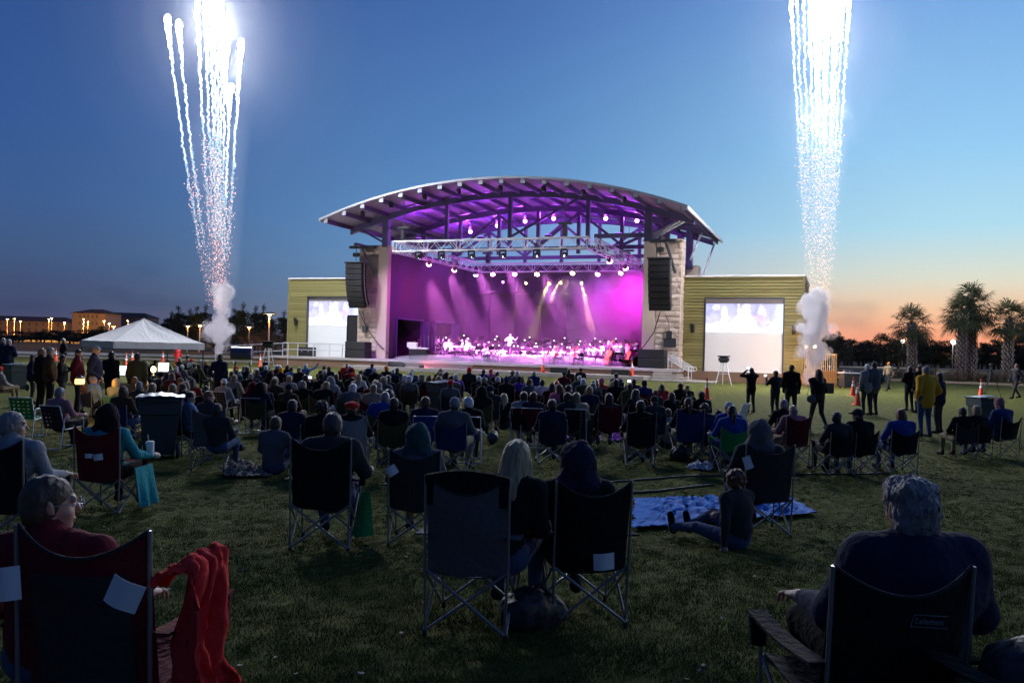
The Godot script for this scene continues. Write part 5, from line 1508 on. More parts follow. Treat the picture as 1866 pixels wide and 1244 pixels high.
	for q in [[-0.4, 0.28], [0.4, 0.28], [-0.4, -0.28], [0.4, -0.28]]: part("caster", B.new().ball(Vector3(q[0], 0.05, q[1]), Vector3(0.05, 0.05, 0.03), 8, 6).mesh(), M.rubber, cs)
	var mk := thing("monitor_rack", "black rack with shelf of pale gear against the base of the right wing", "rack", lift(stand_at(1362, 694), -0.3))
	part("frame", B.new().rbox(Vector3(0, 0.75, 0), Vector3(1.1, 0.7, 0.5), 0.03).mesh(), M.black, mk)
	part("shelf", B.new().rbox(Vector3(0, 0.2, 0.05), Vector3(1.1, 0.05, 0.6), 0.01).rbox(Vector3(0, 0.38, 0.05), Vector3(1.1, 0.04, 0.6), 0.01).mesh(), M.aluminium, mk)
	for x in [-0.52, 0.52]: part("leg", B.new().box(Vector3(x, 0.2, 0), Vector3(0.05, 0.42, 0.5)).mesh(), M.black, mk)
	var bx := thing("black_box", "low black box on the grass below the orange landing", "box", lift(stand_at(1505, 716), 0.1))
	part("box_body", B.new().rbox(Vector3(0, 0.25, 0), Vector3(0.7, 0.5, 0.5), 0.03).mesh(), M.black, bx)
	part("lid", B.new().rbox(Vector3(0, 0.52, 0), Vector3(0.74, 0.06, 0.54), 0.02).mesh(), M.black_matt, bx)
	var tr := thing("camera_tripod", "tall camera tripod with small camera on the right lawn", "tripod", lift(stand_at(1806, 724)))
	for k in 3:
		var a := TAU * k / 3 + 0.4
		part("leg", B.new().tube([Vector3(0, 1.5, 0), Vector3(cos(a) * 0.28, 0.75, sin(a) * 0.28), Vector3(cos(a) * 0.5, 0, sin(a) * 0.5)], 0.028, 0.016, 7).mesh(), M.black, tr)
	part("column", B.new().tube([Vector3(0, 1.2, 0), Vector3(0, 1.66, 0)], 0.022, -1, 7).mesh(), M.black, tr)
	part("camera_body", B.new().rbox(Vector3(0, 1.74, 0), Vector3(0.16, 0.11, 0.26), 0.02).mesh(), M.black, tr)
	part("pan_handle", B.new().tube([Vector3(0, 1.66, 0), Vector3(-0.2, 1.72, 0.25)], 0.012, -1, 6).mesh(), M.black, tr)
	# monitors along the ledge
	for q in [[720, 672, "left end"], [1018, 684, "middle"], [1130, 692, "right end"]]:
		var p := on_stage(q[0], q[1], 2.9)
		var m := thing("floor_monitor", "black wedge speaker on the ledge before the stage, at its %s" % q[2], "speaker", on(Vector3(p.x, 0.3, 2.7), 3.14))
		var pb := B.new()
		var a0 := [Vector3(-0.6, 0, 0.25), Vector3(-0.6, 0, -0.25), Vector3(-0.6, 0.36, -0.25), Vector3(-0.6, 0.2, 0.25)]
		var a1 := []
		for v in a0: a1.append(v + Vector3(1.2, 0, 0))
		pb.quad(a0[0], a0[3], a0[2], a0[1]); pb.quad(a1[1], a1[2], a1[3], a1[0])
		for i in 4: pb.quad(a0[i], a0[(i + 1) % 4], a1[(i + 1) % 4], a1[i])
		part("case_body", pb.mesh(), M.black_matt, m)
		part("grille", B.new().box(Vector3(0, 0.285, 0), Vector3(1.1, 0.02, 0.46), Basis(Vector3.RIGHT, 0.31)).mesh(), M.black, m)
	# ball, blankets
	var bl := thing("ball", "dark playing ball lying on the open grass", "ball", lift(stand_at(897, 808) + Vector3(0, 0.12, 0)))
	part("shell", B.new().ball(Vector3.ZERO, Vector3(0.12, 0.12, 0.12), 20, 14).mesh(), mat(rgb(0.05, 0.07, 0.09), 0.3), bl)
	part("panel", B.new().ball(Vector3(0.0, 0.01, 0), Vector3(0.1215, 0.05, 0.1215), 20, 10, Basis(Vector3.RIGHT, 0.9)).mesh(), mat(rgb(0.14, 0.17, 0.2), 0.3), bl)
	blanket("blue tarpaulin spread crumpled on the grass round the curly boy", [stand_at(1150, 968), stand_at(1158, 913), stand_at(1440, 912), stand_at(1490, 940)], rgb(0.03, 0.17, 0.55), 0.7, 3)
	for q in [[[940, 893], [1010, 890], [1100, 881], [1250, 869], [1420, 866], [1620, 864], "upper"], [[980, 906], [1100, 903], [1200, 896], [1300, 884], "lower"]]:
		var pts := []
		for w in q.size() - 1: pts.append(stand_at(q[w][0], q[w][1]) + Vector3(0, 0.015, 0))
		var cbl := part("cable", B.new().tube(pts, 0.018, -1, 6).mesh(), M.black, self)
		tag(cbl, "thin dark cable lying across the open grass behind the tarpaulin, the %s one" % q[-1], "cable")
	blanket("pink purple picnic blanket under the dark haired girl", [stand_at(1012, 803), stand_at(1040, 793), stand_at(1090, 792), stand_at(1095, 806)], rgb(0.45, 0.15, 0.5), 0.7, 5)
	blanket("purple striped blanket bunched right of the maroon chair", [stand_at(1108, 806), stand_at(1112, 790), stand_at(1130, 789), stand_at(1132, 806)], rgb(0.5, 0.12, 0.55), 0.6, 6)
	blanket("pale magazine lying open on the grass by the ground sitters", [stand_at(1252, 857), stand_at(1258, 850), stand_at(1298, 853), stand_at(1296, 860)], rgb(0.5, 0.5, 0.6), 0.5, 7)
	blanket("patterned throw heaped beside the grey jacketed woman", [stand_at(405, 872), stand_at(415, 845), stand_at(460, 848), stand_at(492, 872)], rgb(0.16, 0.15, 0.13), 0.8, 8)
	# bags
	for q in [[965, 1140, 0.42, "dark bag slumped between the two nearest middle chairs", 0.9], [1180, 828, 0.4, "black bag lying under the black chair left of the boy", 1.0], [1238, 838, 0.5, "flat dark bag in the grass below the blue chair", 1.2], [1315, 826, 0.5, "dark backpack standing beside the green chair", 0.9], [745, 812, 0.4, "dark bundle on the grass right of the red beret", 1.1]]:
		bag(stand_at(q[0], q[1]), q[2], q[4], q[3])

func railing(label: String, pts: Array, h: float, ramp: bool) -> void:
	var o: Vector3 = pts[0]
	var t := thing("railing", label, "railing", lift(o))
	var top := []
	var mid := []
	for p in pts:
		top.append(p - o + Vector3(0, h, 0)); mid.append(p - o + Vector3(0, h * 0.5, 0))
		part("post", B.new().tube([p - o - Vector3(0, 0.9 if ramp else 0.0, 0), p - o + Vector3(0, h, 0)], 0.035, -1, 7).mesh(), M.aluminium, t)
	if not ramp: top.append_array([top[-1] + Vector3(0.25, -0.05, 0), top[-1] + Vector3(0.3, -0.2, 0), top[-1] + Vector3(0.2, -0.36, 0), top[-1] + Vector3(0.0, -0.36, 0)])
	part("rail", B.new().tube(top, 0.035, -1, 7).mesh(), M.aluminium, t)
	part("rail", B.new().tube(mid, 0.03, -1, 7).mesh(), M.aluminium, t)

func blanket(label: String, c: Array, col: Color, rough: float, sd: int) -> void:   # four corners: left front, left back, right back, right front
	var ns := FastNoiseLite.new()
	ns.seed = sd; ns.frequency = 2.2; ns.fractal_octaves = 3
	ns.noise_type = FastNoiseLite.TYPE_SIMPLEX
	ns.fractal_type = FastNoiseLite.FRACTAL_RIDGED
	var o: Vector3 = (c[0] + c[2]) / 2
	var m := mat(col, rough)
	m.metallic_specular = 0.15
	var b := B.new()
	b.sheet(func(u, v):
		var p: Vector3 = (c[0] as Vector3).lerp(c[3], u).lerp((c[1] as Vector3).lerp(c[2], u), v)
		var e: float = minf(minf(u, 1.0 - u), minf(v, 1.0 - v))
		var k := ns.get_noise_2d(p.x * 1.3, p.z * 1.3)
		p += Vector3(ns.get_noise_2d(p.z * 3.0, 5.0), 0, ns.get_noise_2d(p.x * 3.0, 9.0)) * 0.06
		return Vector3(p.x, land(p.x, p.z) + 0.03 + 0.07 * (k + 0.8) * clampf(e * 6.0, 0.3, 1.0), p.z) - o, 44, 30, 0.006)
	var t := part("blanket", b.mesh(), m, self, Transform3D(Basis.IDENTITY, o))
	tag(t, label, "blanket" if "magazine" not in label else "magazine")

func bag(p: Vector3, w: float, squash: float, label: String) -> void:
	var f := Field.new(Vector3(-w, -0.02, -w * 0.7), Vector3(w, w * 1.1, w * 0.7), 0.025)
	f.ell(Vector3(0, w * 0.26, 0), Vector3(w * 0.55, w * 0.3, w * 0.36), 1, 0.05)
	f.ell(Vector3(-w * 0.2, w * 0.42, 0.02), Vector3(w * 0.3, w * 0.2, w * 0.25), 1, 0.08)
	f.ell(Vector3(w * 0.32, w * 0.2, 0.05), Vector3(w * 0.25, w * 0.2, w * 0.28), 1, 0.06)
	var ns := FastNoiseLite.new()
	ns.seed = int(w * 1000); ns.frequency = 9.0
	f.ruffle(ns, 0.03, Vector3.ONE)
	var acc := {}
	f.into(acc)
	var t := thing("bag", label, "bag", lift(p - Vector3(0, 0.02, 0), squash))
	part("body", tagged_mesh(acc), bumpy(mat(rgb(0.02, 0.021, 0.026), 0.6), 0.05, 0.3, 2.0), t)
	part("strap", B.new().tube([Vector3(-w * 0.3, w * 0.5, 0.05), Vector3(-w * 0.1, w * 0.72, 0.1), Vector3(w * 0.15, w * 0.55, 0.08), Vector3(w * 0.3, w * 0.36, 0.1)], 0.014, -1, 6).mesh(), M.black_matt, t)

# ---------------------------------------------------------------- people
var bodies := {}
var hairs := {}
var named := []      # [node, label, px] of everyone, so that equal labels can be told apart at the end

func pose(kind: String) -> Dictionary:
	var p := {"pel": Vector3(0, 0.44, 0.04), "belly": Vector3(0, 0.57, 0.07), "chest": Vector3(0, 0.77, 0.12), "neck": Vector3(0, 0.93, 0.12), "head": Vector3(0, 1.07, 0.09), "yaw": 0.0, "nod": 0.0,
		"sho": Vector3(0.185, 0.875, 0.13), "el": Vector3(-0.27, 0.63, 0.05), "er": Vector3(0.27, 0.63, 0.05), "wl": Vector3(-0.12, 0.56, -0.2), "wr": Vector3(0.12, 0.55, -0.2),
		"hip": Vector3(0.09, 0.43, 0.02), "kl": Vector3(-0.14, 0.48, -0.42), "kr": Vector3(0.14, 0.48, -0.42), "al": Vector3(-0.13, 0.09, -0.46), "ar": Vector3(0.13, 0.09, -0.46), "foot": Vector3(0.02, -0.045, -0.16)}
	var stand := {"pel": Vector3(0, 0.95, 0.01), "belly": Vector3(0, 1.08, 0.0), "chest": Vector3(0, 1.27, 0.02), "neck": Vector3(0, 1.45, 0.03), "head": Vector3(0, 1.6, -0.01),
		"sho": Vector3(0.19, 1.4, 0.03), "el": Vector3(-0.25, 1.12, 0.05), "er": Vector3(0.25, 1.12, 0.05), "wl": Vector3(-0.24, 0.88, -0.05), "wr": Vector3(0.24, 0.88, -0.05),
		"hip": Vector3(0.09, 0.93, 0.0), "kl": Vector3(-0.11, 0.5, -0.02), "kr": Vector3(0.11, 0.5, -0.02), "al": Vector3(-0.12, 0.09, 0.03), "ar": Vector3(0.12, 0.09, 0.03)}
	var ground := {"pel": Vector3(0, 0.12, 0.06), "belly": Vector3(0, 0.25, 0.08), "chest": Vector3(0, 0.45, 0.08), "neck": Vector3(0, 0.62, 0.05), "head": Vector3(0, 0.76, 0.01),
		"sho": Vector3(0.18, 0.57, 0.06), "el": Vector3(-0.28, 0.34, -0.05), "er": Vector3(0.28, 0.34, -0.05), "wl": Vector3(-0.12, 0.3, -0.28), "wr": Vector3(0.12, 0.3, -0.28),
		"hip": Vector3(0.09, 0.12, 0.02), "kl": Vector3(-0.3, 0.26, -0.3), "kr": Vector3(0.3, 0.26, -0.3), "al": Vector3(0.1, 0.08, -0.38), "ar": Vector3(-0.1, 0.08, -0.4)}
	if kind.begins_with("stand") or kind == "walk": p.merge(stand, true)
	if kind.begins_with("ground"): p.merge(ground, true)
	match kind:
		"sit_arms": p.merge({"el": Vector3(-0.29, 0.66, 0.08), "er": Vector3(0.29, 0.66, 0.08), "wl": Vector3(-0.3, 0.64, -0.18), "wr": Vector3(0.3, 0.64, -0.18), "kl": Vector3(-0.2, 0.48, -0.4)}, true)
		"sit_right": p.merge({"yaw": -0.95, "chest": Vector3(0.03, 0.77, 0.11), "wr": Vector3(0.3, 0.63, -0.16), "er": Vector3(0.29, 0.65, 0.06)}, true)
		"sit_left": p.merge({"yaw": 0.8, "head": Vector3(-0.02, 1.07, 0.08)}, true)
		"sit_lean": p.merge({"chest": Vector3(0.05, 0.76, 0.06), "neck": Vector3(0.07, 0.91, 0.02), "head": Vector3(0.08, 1.05, -0.04), "nod": -0.15, "wl": Vector3(-0.06, 0.5, -0.34)}, true)
		"sit_phone": p.merge({"er": Vector3(0.25, 0.78, -0.14), "wr": Vector3(0.1, 0.98, -0.3), "el": Vector3(-0.25, 0.78, -0.14), "wl": Vector3(-0.06, 0.98, -0.3)}, true)
		"sit_point": p.merge({"er": Vector3(0.36, 0.98, -0.05), "wr": Vector3(0.5, 1.2, -0.15), "yaw": -0.4}, true)
		"sit_cup": p.merge({"er": Vector3(0.29, 0.64, 0.02), "wr": Vector3(0.37, 0.6, -0.24), "nod": 0.05}, true)
		"sit_cross": p.merge({"kl": Vector3(-0.05, 0.56, -0.4), "al": Vector3(0.18, 0.36, -0.58)}, true)
		"sit_play": p.merge({"el": Vector3(-0.3, 0.78, -0.06), "wl": Vector3(-0.22, 0.92, -0.34), "er": Vector3(0.32, 0.74, -0.08), "wr": Vector3(0.12, 0.84, -0.3), "yaw": 0.15}, true)
		"ground_hug": p.merge({"kl": Vector3(-0.13, 0.42, -0.36), "kr": Vector3(0.13, 0.42, -0.36), "al": Vector3(-0.12, 0.08, -0.5), "ar": Vector3(0.12, 0.08, -0.5), "wl": Vector3(-0.04, 0.34, -0.42), "wr": Vector3(0.04, 0.32, -0.42)}, true)
		"ground_legs": p.merge({"kl": Vector3(-0.12, 0.16, -0.42), "kr": Vector3(0.14, 0.3, -0.4), "al": Vector3(-0.1, 0.08, -0.84), "ar": Vector3(0.1, 0.08, -0.78), "foot": Vector3(0.0, 0.15, -0.03), "el": Vector3(-0.27, 0.34, 0.14), "wl": Vector3(-0.3, 0.1, 0.16)}, true)
		"stand_pocket": p.merge({"el": Vector3(-0.3, 1.12, 0.13), "er": Vector3(0.3, 1.12, 0.13), "wl": Vector3(-0.19, 0.93, -0.07), "wr": Vector3(0.19, 0.93, -0.07)}, true)
		"stand_cross": p.merge({"el": Vector3(-0.25, 1.14, -0.06), "er": Vector3(0.25, 1.14, -0.06), "wl": Vector3(0.07, 1.16, -0.2), "wr": Vector3(-0.07, 1.13, -0.22)}, true)
		"stand_photo": p.merge({"el": Vector3(-0.36, 1.4, -0.12), "er": Vector3(0.36, 1.4, -0.12), "wl": Vector3(-0.1, 1.6, -0.18), "wr": Vector3(0.1, 1.6, -0.18)}, true)
		"stand_phone": p.merge({"el": Vector3(-0.27, 1.2, -0.14), "er": Vector3(0.24, 1.14, 0.0), "wl": Vector3(-0.14, 1.42, -0.32), "wr": Vector3(0.05, 1.2, -0.28)}, true)
		"stand_turn": p.merge({"yaw": -0.9, "wr": Vector3(0.16, 0.96, -0.12), "er": Vector3(0.29, 1.12, 0.1)}, true)
		"stand_lead": p.merge({"el": Vector3(-0.38, 1.24, -0.12), "er": Vector3(0.38, 1.28, -0.14), "wl": Vector3(-0.42, 1.34, -0.4), "wr": Vector3(0.46, 1.46, -0.38)}, true)
		"stand_bass": p.merge({"el": Vector3(-0.34, 1.32, -0.1), "wl": Vector3(-0.22, 1.52, -0.26), "er": Vector3(0.33, 1.16, -0.08), "wr": Vector3(0.12, 0.98, -0.34), "yaw": 0.3, "nod": 0.2}, true)
		"walk": p.merge({"kl": Vector3(-0.1, 0.52, -0.14), "al": Vector3(-0.1, 0.09, -0.26), "kr": Vector3(0.1, 0.5, 0.02), "ar": Vector3(0.1, 0.14, 0.3), "el": Vector3(-0.25, 1.13, 0.14), "wl": Vector3(-0.23, 0.9, 0.06), "er": Vector3(0.25, 1.13, -0.04), "wr": Vector3(0.22, 0.93, -0.2)}, true)
	return p

func body(kind: String, lod: int, bulk := 1.0) -> Dictionary:
	var key := "%s/%d/%.2f" % [kind, lod, bulk]
	if bodies.has(key): return bodies[key]
	var p := pose(kind)
	var cell: float = [0.015, 0.024, 0.042][lod]
	var lo := Vector3(INF, INF, INF)
	var hi := -lo
	for k in p:
		if p[k] is Vector3 and k != "foot":
			lo = lo.min(p[k]); hi = hi.max(p[k])
			if k in ["sho", "hip"]:
				lo = lo.min(Vector3(-p[k].x, p[k].y, p[k].z))
	var pad := Vector3(0.17, 0.16, 0.2)
	var f := Field.new(lo - pad, hi + pad, cell)
	var b := bulk
	f.ell(p.pel, Vector3(0.175 * b, 0.13, 0.135 * b), 2, 0.05)
	f.cap(p.pel, p.belly, 0.13 * b, 0.14 * b, 1, 0.05)
	f.cap(p.belly, p.chest, 0.14 * b, 0.135 * b, 1, 0.05)
	f.ell(p.chest, Vector3(0.19 * b, 0.17, 0.13 * b), 1, 0.05)
	if kind.begins_with("stand"): f.cap(p.pel + Vector3(0, -0.03, 0), p.belly, 0.158 * b, 0.14 * b, 1, 0.04)
	var sl: Vector3 = p.sho * Vector3(-1, 1, 1) + Vector3(p.chest.x, 0, p.chest.z - 0.12 if not kind.begins_with("stand") else 0.0)
	var sr: Vector3 = p.sho + Vector3(p.chest.x, 0, p.chest.z - 0.12 if not kind.begins_with("stand") else 0.0)
	if kind.begins_with("ground"):
		sl.z += 0.04; sr.z += 0.04
	f.cap(sl, sr, 0.07 * b, 0.07 * b, 1, 0.06)
	f.cap(sl.lerp(p.neck, 0.5), sr.lerp(p.neck, 0.5), 0.065, 0.065, 1, 0.05)
	f.cap(p.neck, (p.neck as Vector3).lerp(p.head, 0.34), 0.078 * b, 0.066, 1, 0.03)
	f.cap((p.neck as Vector3).lerp(p.head, 0.4), (p.neck as Vector3).lerp(p.head, 0.75), 0.054, 0.052, 0, 0.015)
	for s in [[sl, p.el, p.wl], [sr, p.er, p.wr]]:
		f.cap(s[0], s[1], 0.066 * b, 0.052 * b, 1, 0.03)
		f.cap(s[1], s[2], 0.054 * b, 0.036, 1, 0.025)
		var d: Vector3 = (s[2] - s[1]).normalized()
		if lod > 0: f.ell(s[2] + d * 0.06, Vector3(0.042, 0.04, 0.055), 0, 0.015)
	for s in [[-1, p.kl, p.al], [1, p.kr, p.ar]]:
		var h: Vector3 = p.hip * Vector3(s[0], 1, 1)
		f.cap(h, s[1], 0.092 * b, 0.066, 2, 0.03)
		f.cap(s[1], s[2], 0.066, 0.046, 2, 0.02)
		var to: Vector3 = s[2] + p.foot * Vector3(s[0], 1, 1)
		f.cap(s[2] + Vector3(0, -0.03, 0.03), to, 0.05, 0.042, 3, 0.02)
	var turn := Basis(Vector3.UP, p.yaw) * Basis(Vector3.RIGHT, p.nod)
	var ht := Transform3D(turn, p.head)
	if lod > 0:
		f.ell(ht * Vector3(0, 0.005, 0.005), Vector3(0.076, 0.1, 0.094), 0, 0.02, turn)
		f.ell(ht * Vector3(0, -0.055, -0.03), Vector3(0.056, 0.065, 0.064), 0, 0.02, turn)
		f.cap(ht * Vector3(0, -0.0, -0.088), ht * Vector3(0, -0.03, -0.104), 0.014, 0.016, 0, 0.012)
		for s in [-1, 1]: f.ell(ht * Vector3(s * 0.078, -0.01, 0.01), Vector3(0.014, 0.03, 0.02), 0, 0.01, turn)
	var acc := {}
	f.into(acc)
	if lod == 0:
		fine_head().into(acc, ht)
		for s in [[p.el, p.wl, -1.0], [p.er, p.wr, 1.0]]:
			var d: Vector3 = (s[1] - s[0]).normalized()
			var side := d.cross(Vector3.UP if absf(d.y) < 0.9 else Vector3.RIGHT).normalized()
			fine_hand(s[2]).into(acc, Transform3D(Basis(side, side.cross(d), -d), s[1] + d * 0.015))
	var out := {"mesh": tagged_mesh(acc), "head": ht, "pose": p}
	bodies[key] = out
	return out

func fine_head() -> Field:
	if hairs.has("head"): return hairs.head
	var f := Field.new(Vector3(-0.11, -0.17, -0.15), Vector3(0.11, 0.13, 0.13), 0.0055)
	f.ell(Vector3(0, 0.005, 0.005), Vector3(0.075, 0.1, 0.094), 0, 0.02)
	f.ell(Vector3(0, -0.055, -0.03), Vector3(0.054, 0.06, 0.062), 0, 0.025)
	f.ell(Vector3(0, -0.098, -0.062), Vector3(0.024, 0.018, 0.022), 0, 0.02)
	f.cap(Vector3(0, -0.1, 0.02), Vector3(0, -0.17, 0.04), 0.052, 0.054, 0, 0.02)
	f.cap(Vector3(-0.045, 0.02, -0.078), Vector3(0.045, 0.02, -0.078), 0.014, 0.014, 0, 0.014)
	for s in [-1, 1]:
		f.carve(Vector3(s * 0.032, -0.004, -0.094), Vector3(0.017, 0.012, 0.014))
		f.ell(Vector3(s * 0.031, -0.004, -0.078), Vector3(0.0125, 0.0125, 0.0125), 4, 0.002)
		f.ell(Vector3(s * 0.031, -0.004, -0.0895), Vector3(0.006, 0.006, 0.0035), 5, 0.001)
		f.ell(Vector3(s * 0.04, -0.035, -0.055), Vector3(0.022, 0.018, 0.02), 0, 0.025)
		f.ell(Vector3(s * 0.079, -0.008, 0.012), Vector3(0.009, 0.027, 0.016), 0, 0.006)
		f.cap(Vector3(s * 0.078, -0.03, 0.0), Vector3(s * 0.083, 0.016, 0.018), 0.006, 0.008, 0, 0.004)
	f.cap(Vector3(0, 0.004, -0.088), Vector3(0, -0.03, -0.108), 0.009, 0.0115, 0, 0.012)
	f.ell(Vector3(0, -0.066, -0.086), Vector3(0.024, 0.0065, 0.012), 6, 0.006)
	f.ell(Vector3(0, -0.075, -0.084), Vector3(0.02, 0.007, 0.012), 6, 0.005)
	hairs.head = f
	return f

func fine_hand(side: float) -> Field:   # from the wrist along -z, palm down; the thumb lies towards the body
	var key := "hand%d" % int(side)
	if hairs.has(key): return hairs[key]
	var f := Field.new(Vector3(-0.085, -0.085, -0.2), Vector3(0.085, 0.05, 0.035), 0.0055)
	f.cap(Vector3(0, 0, 0.02), Vector3(0, 0, -0.03), 0.028, 0.027, 0, 0.02)
	f.ell(Vector3(0, -0.003, -0.06), Vector3(0.04, 0.017, 0.046), 0, 0.015)
	var i := 0
	for x in [-0.031, -0.0105, 0.0105, 0.031]:
		var l: float = [0.026, 0.032, 0.034, 0.028][i if side > 0 else 3 - i]
		var a := Vector3(x, 0, -0.092)
		var b := a + Vector3(x * 0.12, -0.008, -l)
		var c := b + Vector3(0, -0.018, -l * 0.62)
		var d := c + Vector3(0, -0.02, -l * 0.2)
		f.cap(a, b, 0.0092, 0.0086, 0, 0.004)
		f.cap(b, c, 0.0086, 0.008, 0, 0.003)
		f.cap(c, d, 0.008, 0.007, 0, 0.003)
		i += 1
	f.cap(Vector3(-side * 0.028, -0.004, -0.035), Vector3(-side * 0.056, -0.014, -0.066), 0.0125, 0.0105, 0, 0.008)
	f.cap(Vector3(-side * 0.056, -0.014, -0.066), Vector3(-side * 0.056, -0.026, -0.094), 0.0102, 0.0085, 0, 0.004)
	hairs[key] = f
	return f

func hair(style: String, lod: int) -> Mesh:   # in the frame of the head
	var key := "%s/%d" % [style, lod]
	if hairs.has(key): return hairs[key]
	var cell: float = [0.0065, 0.014, 0.028][lod]
	var f := Field.new(Vector3(-0.19, -0.36, -0.2), Vector3(0.19, 0.2, 0.26), cell)
	var ns := FastNoiseLite.new()
	ns.seed = style.hash() % 1000; ns.frequency = 14.0; ns.fractal_octaves = 3
	match style:
		"short":
			f.ell(Vector3(0, 0.02, 0.014), Vector3(0.083, 0.1, 0.1), 7, 0.02)
			f.ell(Vector3(0, -0.03, 0.05), Vector3(0.075, 0.07, 0.06), 7, 0.03)
			f.ruffle(ns, 0.01, Vector3(1, 0.7, 1))
		"bald":
			f.ell(Vector3(0, -0.015, 0.03), Vector3(0.083, 0.05, 0.082), 7, 0.02)
			f.ell(Vector3(0, -0.05, 0.055), Vector3(0.066, 0.045, 0.05), 7, 0.02)
			f.ruffle(ns, 0.006, Vector3.ONE)
		"bushy":
			f.ell(Vector3(0, 0.03, 0.012), Vector3(0.092, 0.1, 0.11), 7, 0.02)
			f.ell(Vector3(0, -0.035, 0.05), Vector3(0.088, 0.09, 0.07), 7, 0.03)
			for i in 14:
				var a := i * 2.4
				f.ell(Vector3(cos(a) * 0.066, 0.04 + 0.045 * sin(i * 1.7), 0.015 + sin(a) * 0.076), Vector3(0.032, 0.026, 0.032), 7, 0.03)
			f.ruffle(ns, 0.01, Vector3(1.2, 0.6, 1.2))
			ns.frequency = 40.0
			f.ruffle(ns, 0.012, Vector3(1.6, 0.5, 1.6))
		"curly":
			for i in 26:
				var a := i * 2.4
				var e := -0.5 + 1.9 * i / 26.0
				f.ell(Vector3(cos(a) * 0.075 * cos(e), 0.01 + 0.09 * sin(e), 0.02 + sin(a) * 0.085 * cos(e) + 0.01), Vector3(0.04, 0.038, 0.04), 7, 0.015)
			f.ruffle(ns, 0.025, Vector3.ONE)
		"bob":
			f.ell(Vector3(0, 0.02, 0.012), Vector3(0.092, 0.105, 0.108), 7, 0.02)
			f.ell(Vector3(0, -0.06, 0.04), Vector3(0.095, 0.09, 0.075), 7, 0.04)
			f.ruffle(ns, 0.014, Vector3(1.6, 0.3, 1.6))
		"long":
			f.ell(Vector3(0, 0.02, 0.012), Vector3(0.09, 0.105, 0.106), 7, 0.02)
			f.cap(Vector3(0, -0.04, 0.05), Vector3(0, -0.24, 0.1), 0.088, 0.1, 7, 0.05)
			f.cap(Vector3(-0.06, -0.06, 0.02), Vector3(-0.09, -0.26, 0.05), 0.045, 0.05, 7, 0.04)
			f.cap(Vector3(0.06, -0.06, 0.02), Vector3(0.09, -0.26, 0.05), 0.045, 0.05, 7, 0.04)
			f.ruffle(ns, 0.009, Vector3(2.0, 0.2, 2.0))
		"pony":
			f.ell(Vector3(0, 0.02, 0.012), Vector3(0.084, 0.1, 0.1), 7, 0.02)
			f.ell(Vector3(0, -0.03, 0.05), Vector3(0.072, 0.06, 0.055), 7, 0.03)
			f.cap(Vector3(0, 0.02, 0.11), Vector3(0, -0.06, 0.16), 0.03, 0.034, 7, 0.02)
			f.cap(Vector3(0, -0.06, 0.16), Vector3(0, -0.24, 0.14), 0.036, 0.02, 7, 0.02)
			f.ruffle(ns, 0.012, Vector3(1.5, 0.4, 1.5))
		"bun":
			f.ell(Vector3(0, 0.02, 0.012), Vector3(0.084, 0.1, 0.1), 7, 0.02)
			f.ell(Vector3(0, -0.03, 0.05), Vector3(0.072, 0.06, 0.055), 7, 0.03)
			f.ell(Vector3(0, 0.075, 0.09), Vector3(0.045, 0.045, 0.045), 7, 0.015)
			f.ruffle(ns, 0.008, Vector3.ONE)
		"hood":
			f.ell(Vector3(0, 0.03, 0.035), Vector3(0.122, 0.125, 0.125), 7, 0.03)
			f.ell(Vector3(0, -0.05, 0.03), Vector3(0.118, 0.12, 0.115), 7, 0.05)
			f.cap(Vector3(-0.08, -0.17, 0.04), Vector3(0.08, -0.17, 0.04), 0.1, 0.1, 7, 0.06)
			f.carve(Vector3(0, -0.02, -0.12), Vector3(0.078, 0.11, 0.14))
			f.ruffle(ns, 0.014, Vector3(0.5, 0.5, 0.5))
		"cap":
			f.ell(Vector3(0, 0.035, 0.006), Vector3(0.088, 0.09, 0.104), 7, 0.01)
			f.cap(Vector3(-0.045, 0.035, -0.09), Vector3(-0.025, 0.02, -0.16), 0.022, 0.012, 7, 0.01)
			f.cap(Vector3(0.045, 0.035, -0.09), Vector3(0.025, 0.02, -0.16), 0.022, 0.012, 7, 0.01)
			f.cap(Vector3(0, 0.035, -0.09), Vector3(0, 0.02, -0.165), 0.022, 0.012, 7, 0.01)
			f.ell(Vector3(0, -0.045, 0.05), Vector3(0.074, 0.04, 0.055), 8, 0.01)
		"beanie":
			f.ell(Vector3(0, 0.035, 0.008), Vector3(0.09, 0.105, 0.104), 7, 0.01)
			f.ell(Vector3(0, -0.005, 0.008), Vector3(0.095, 0.03, 0.108), 7, 0.012)
			f.ell(Vector3(0, -0.05, 0.05), Vector3(0.074, 0.04, 0.055), 8, 0.01)
			f.ruffle(ns, 0.006, Vector3(2, 0.3, 2))
		"beret":
			f.ell(Vector3(0, 0.05, 0.012), Vector3(0.118, 0.062, 0.122), 7, 0.02)
			f.ell(Vector3(0, -0.03, 0.045), Vector3(0.078, 0.05, 0.06), 8, 0.01)
			f.ruffle(ns, 0.008, Vector3.ONE)
	var acc := {}
	f.into(acc)
	hairs[key] = tagged_mesh(acc)
	return hairs[key]

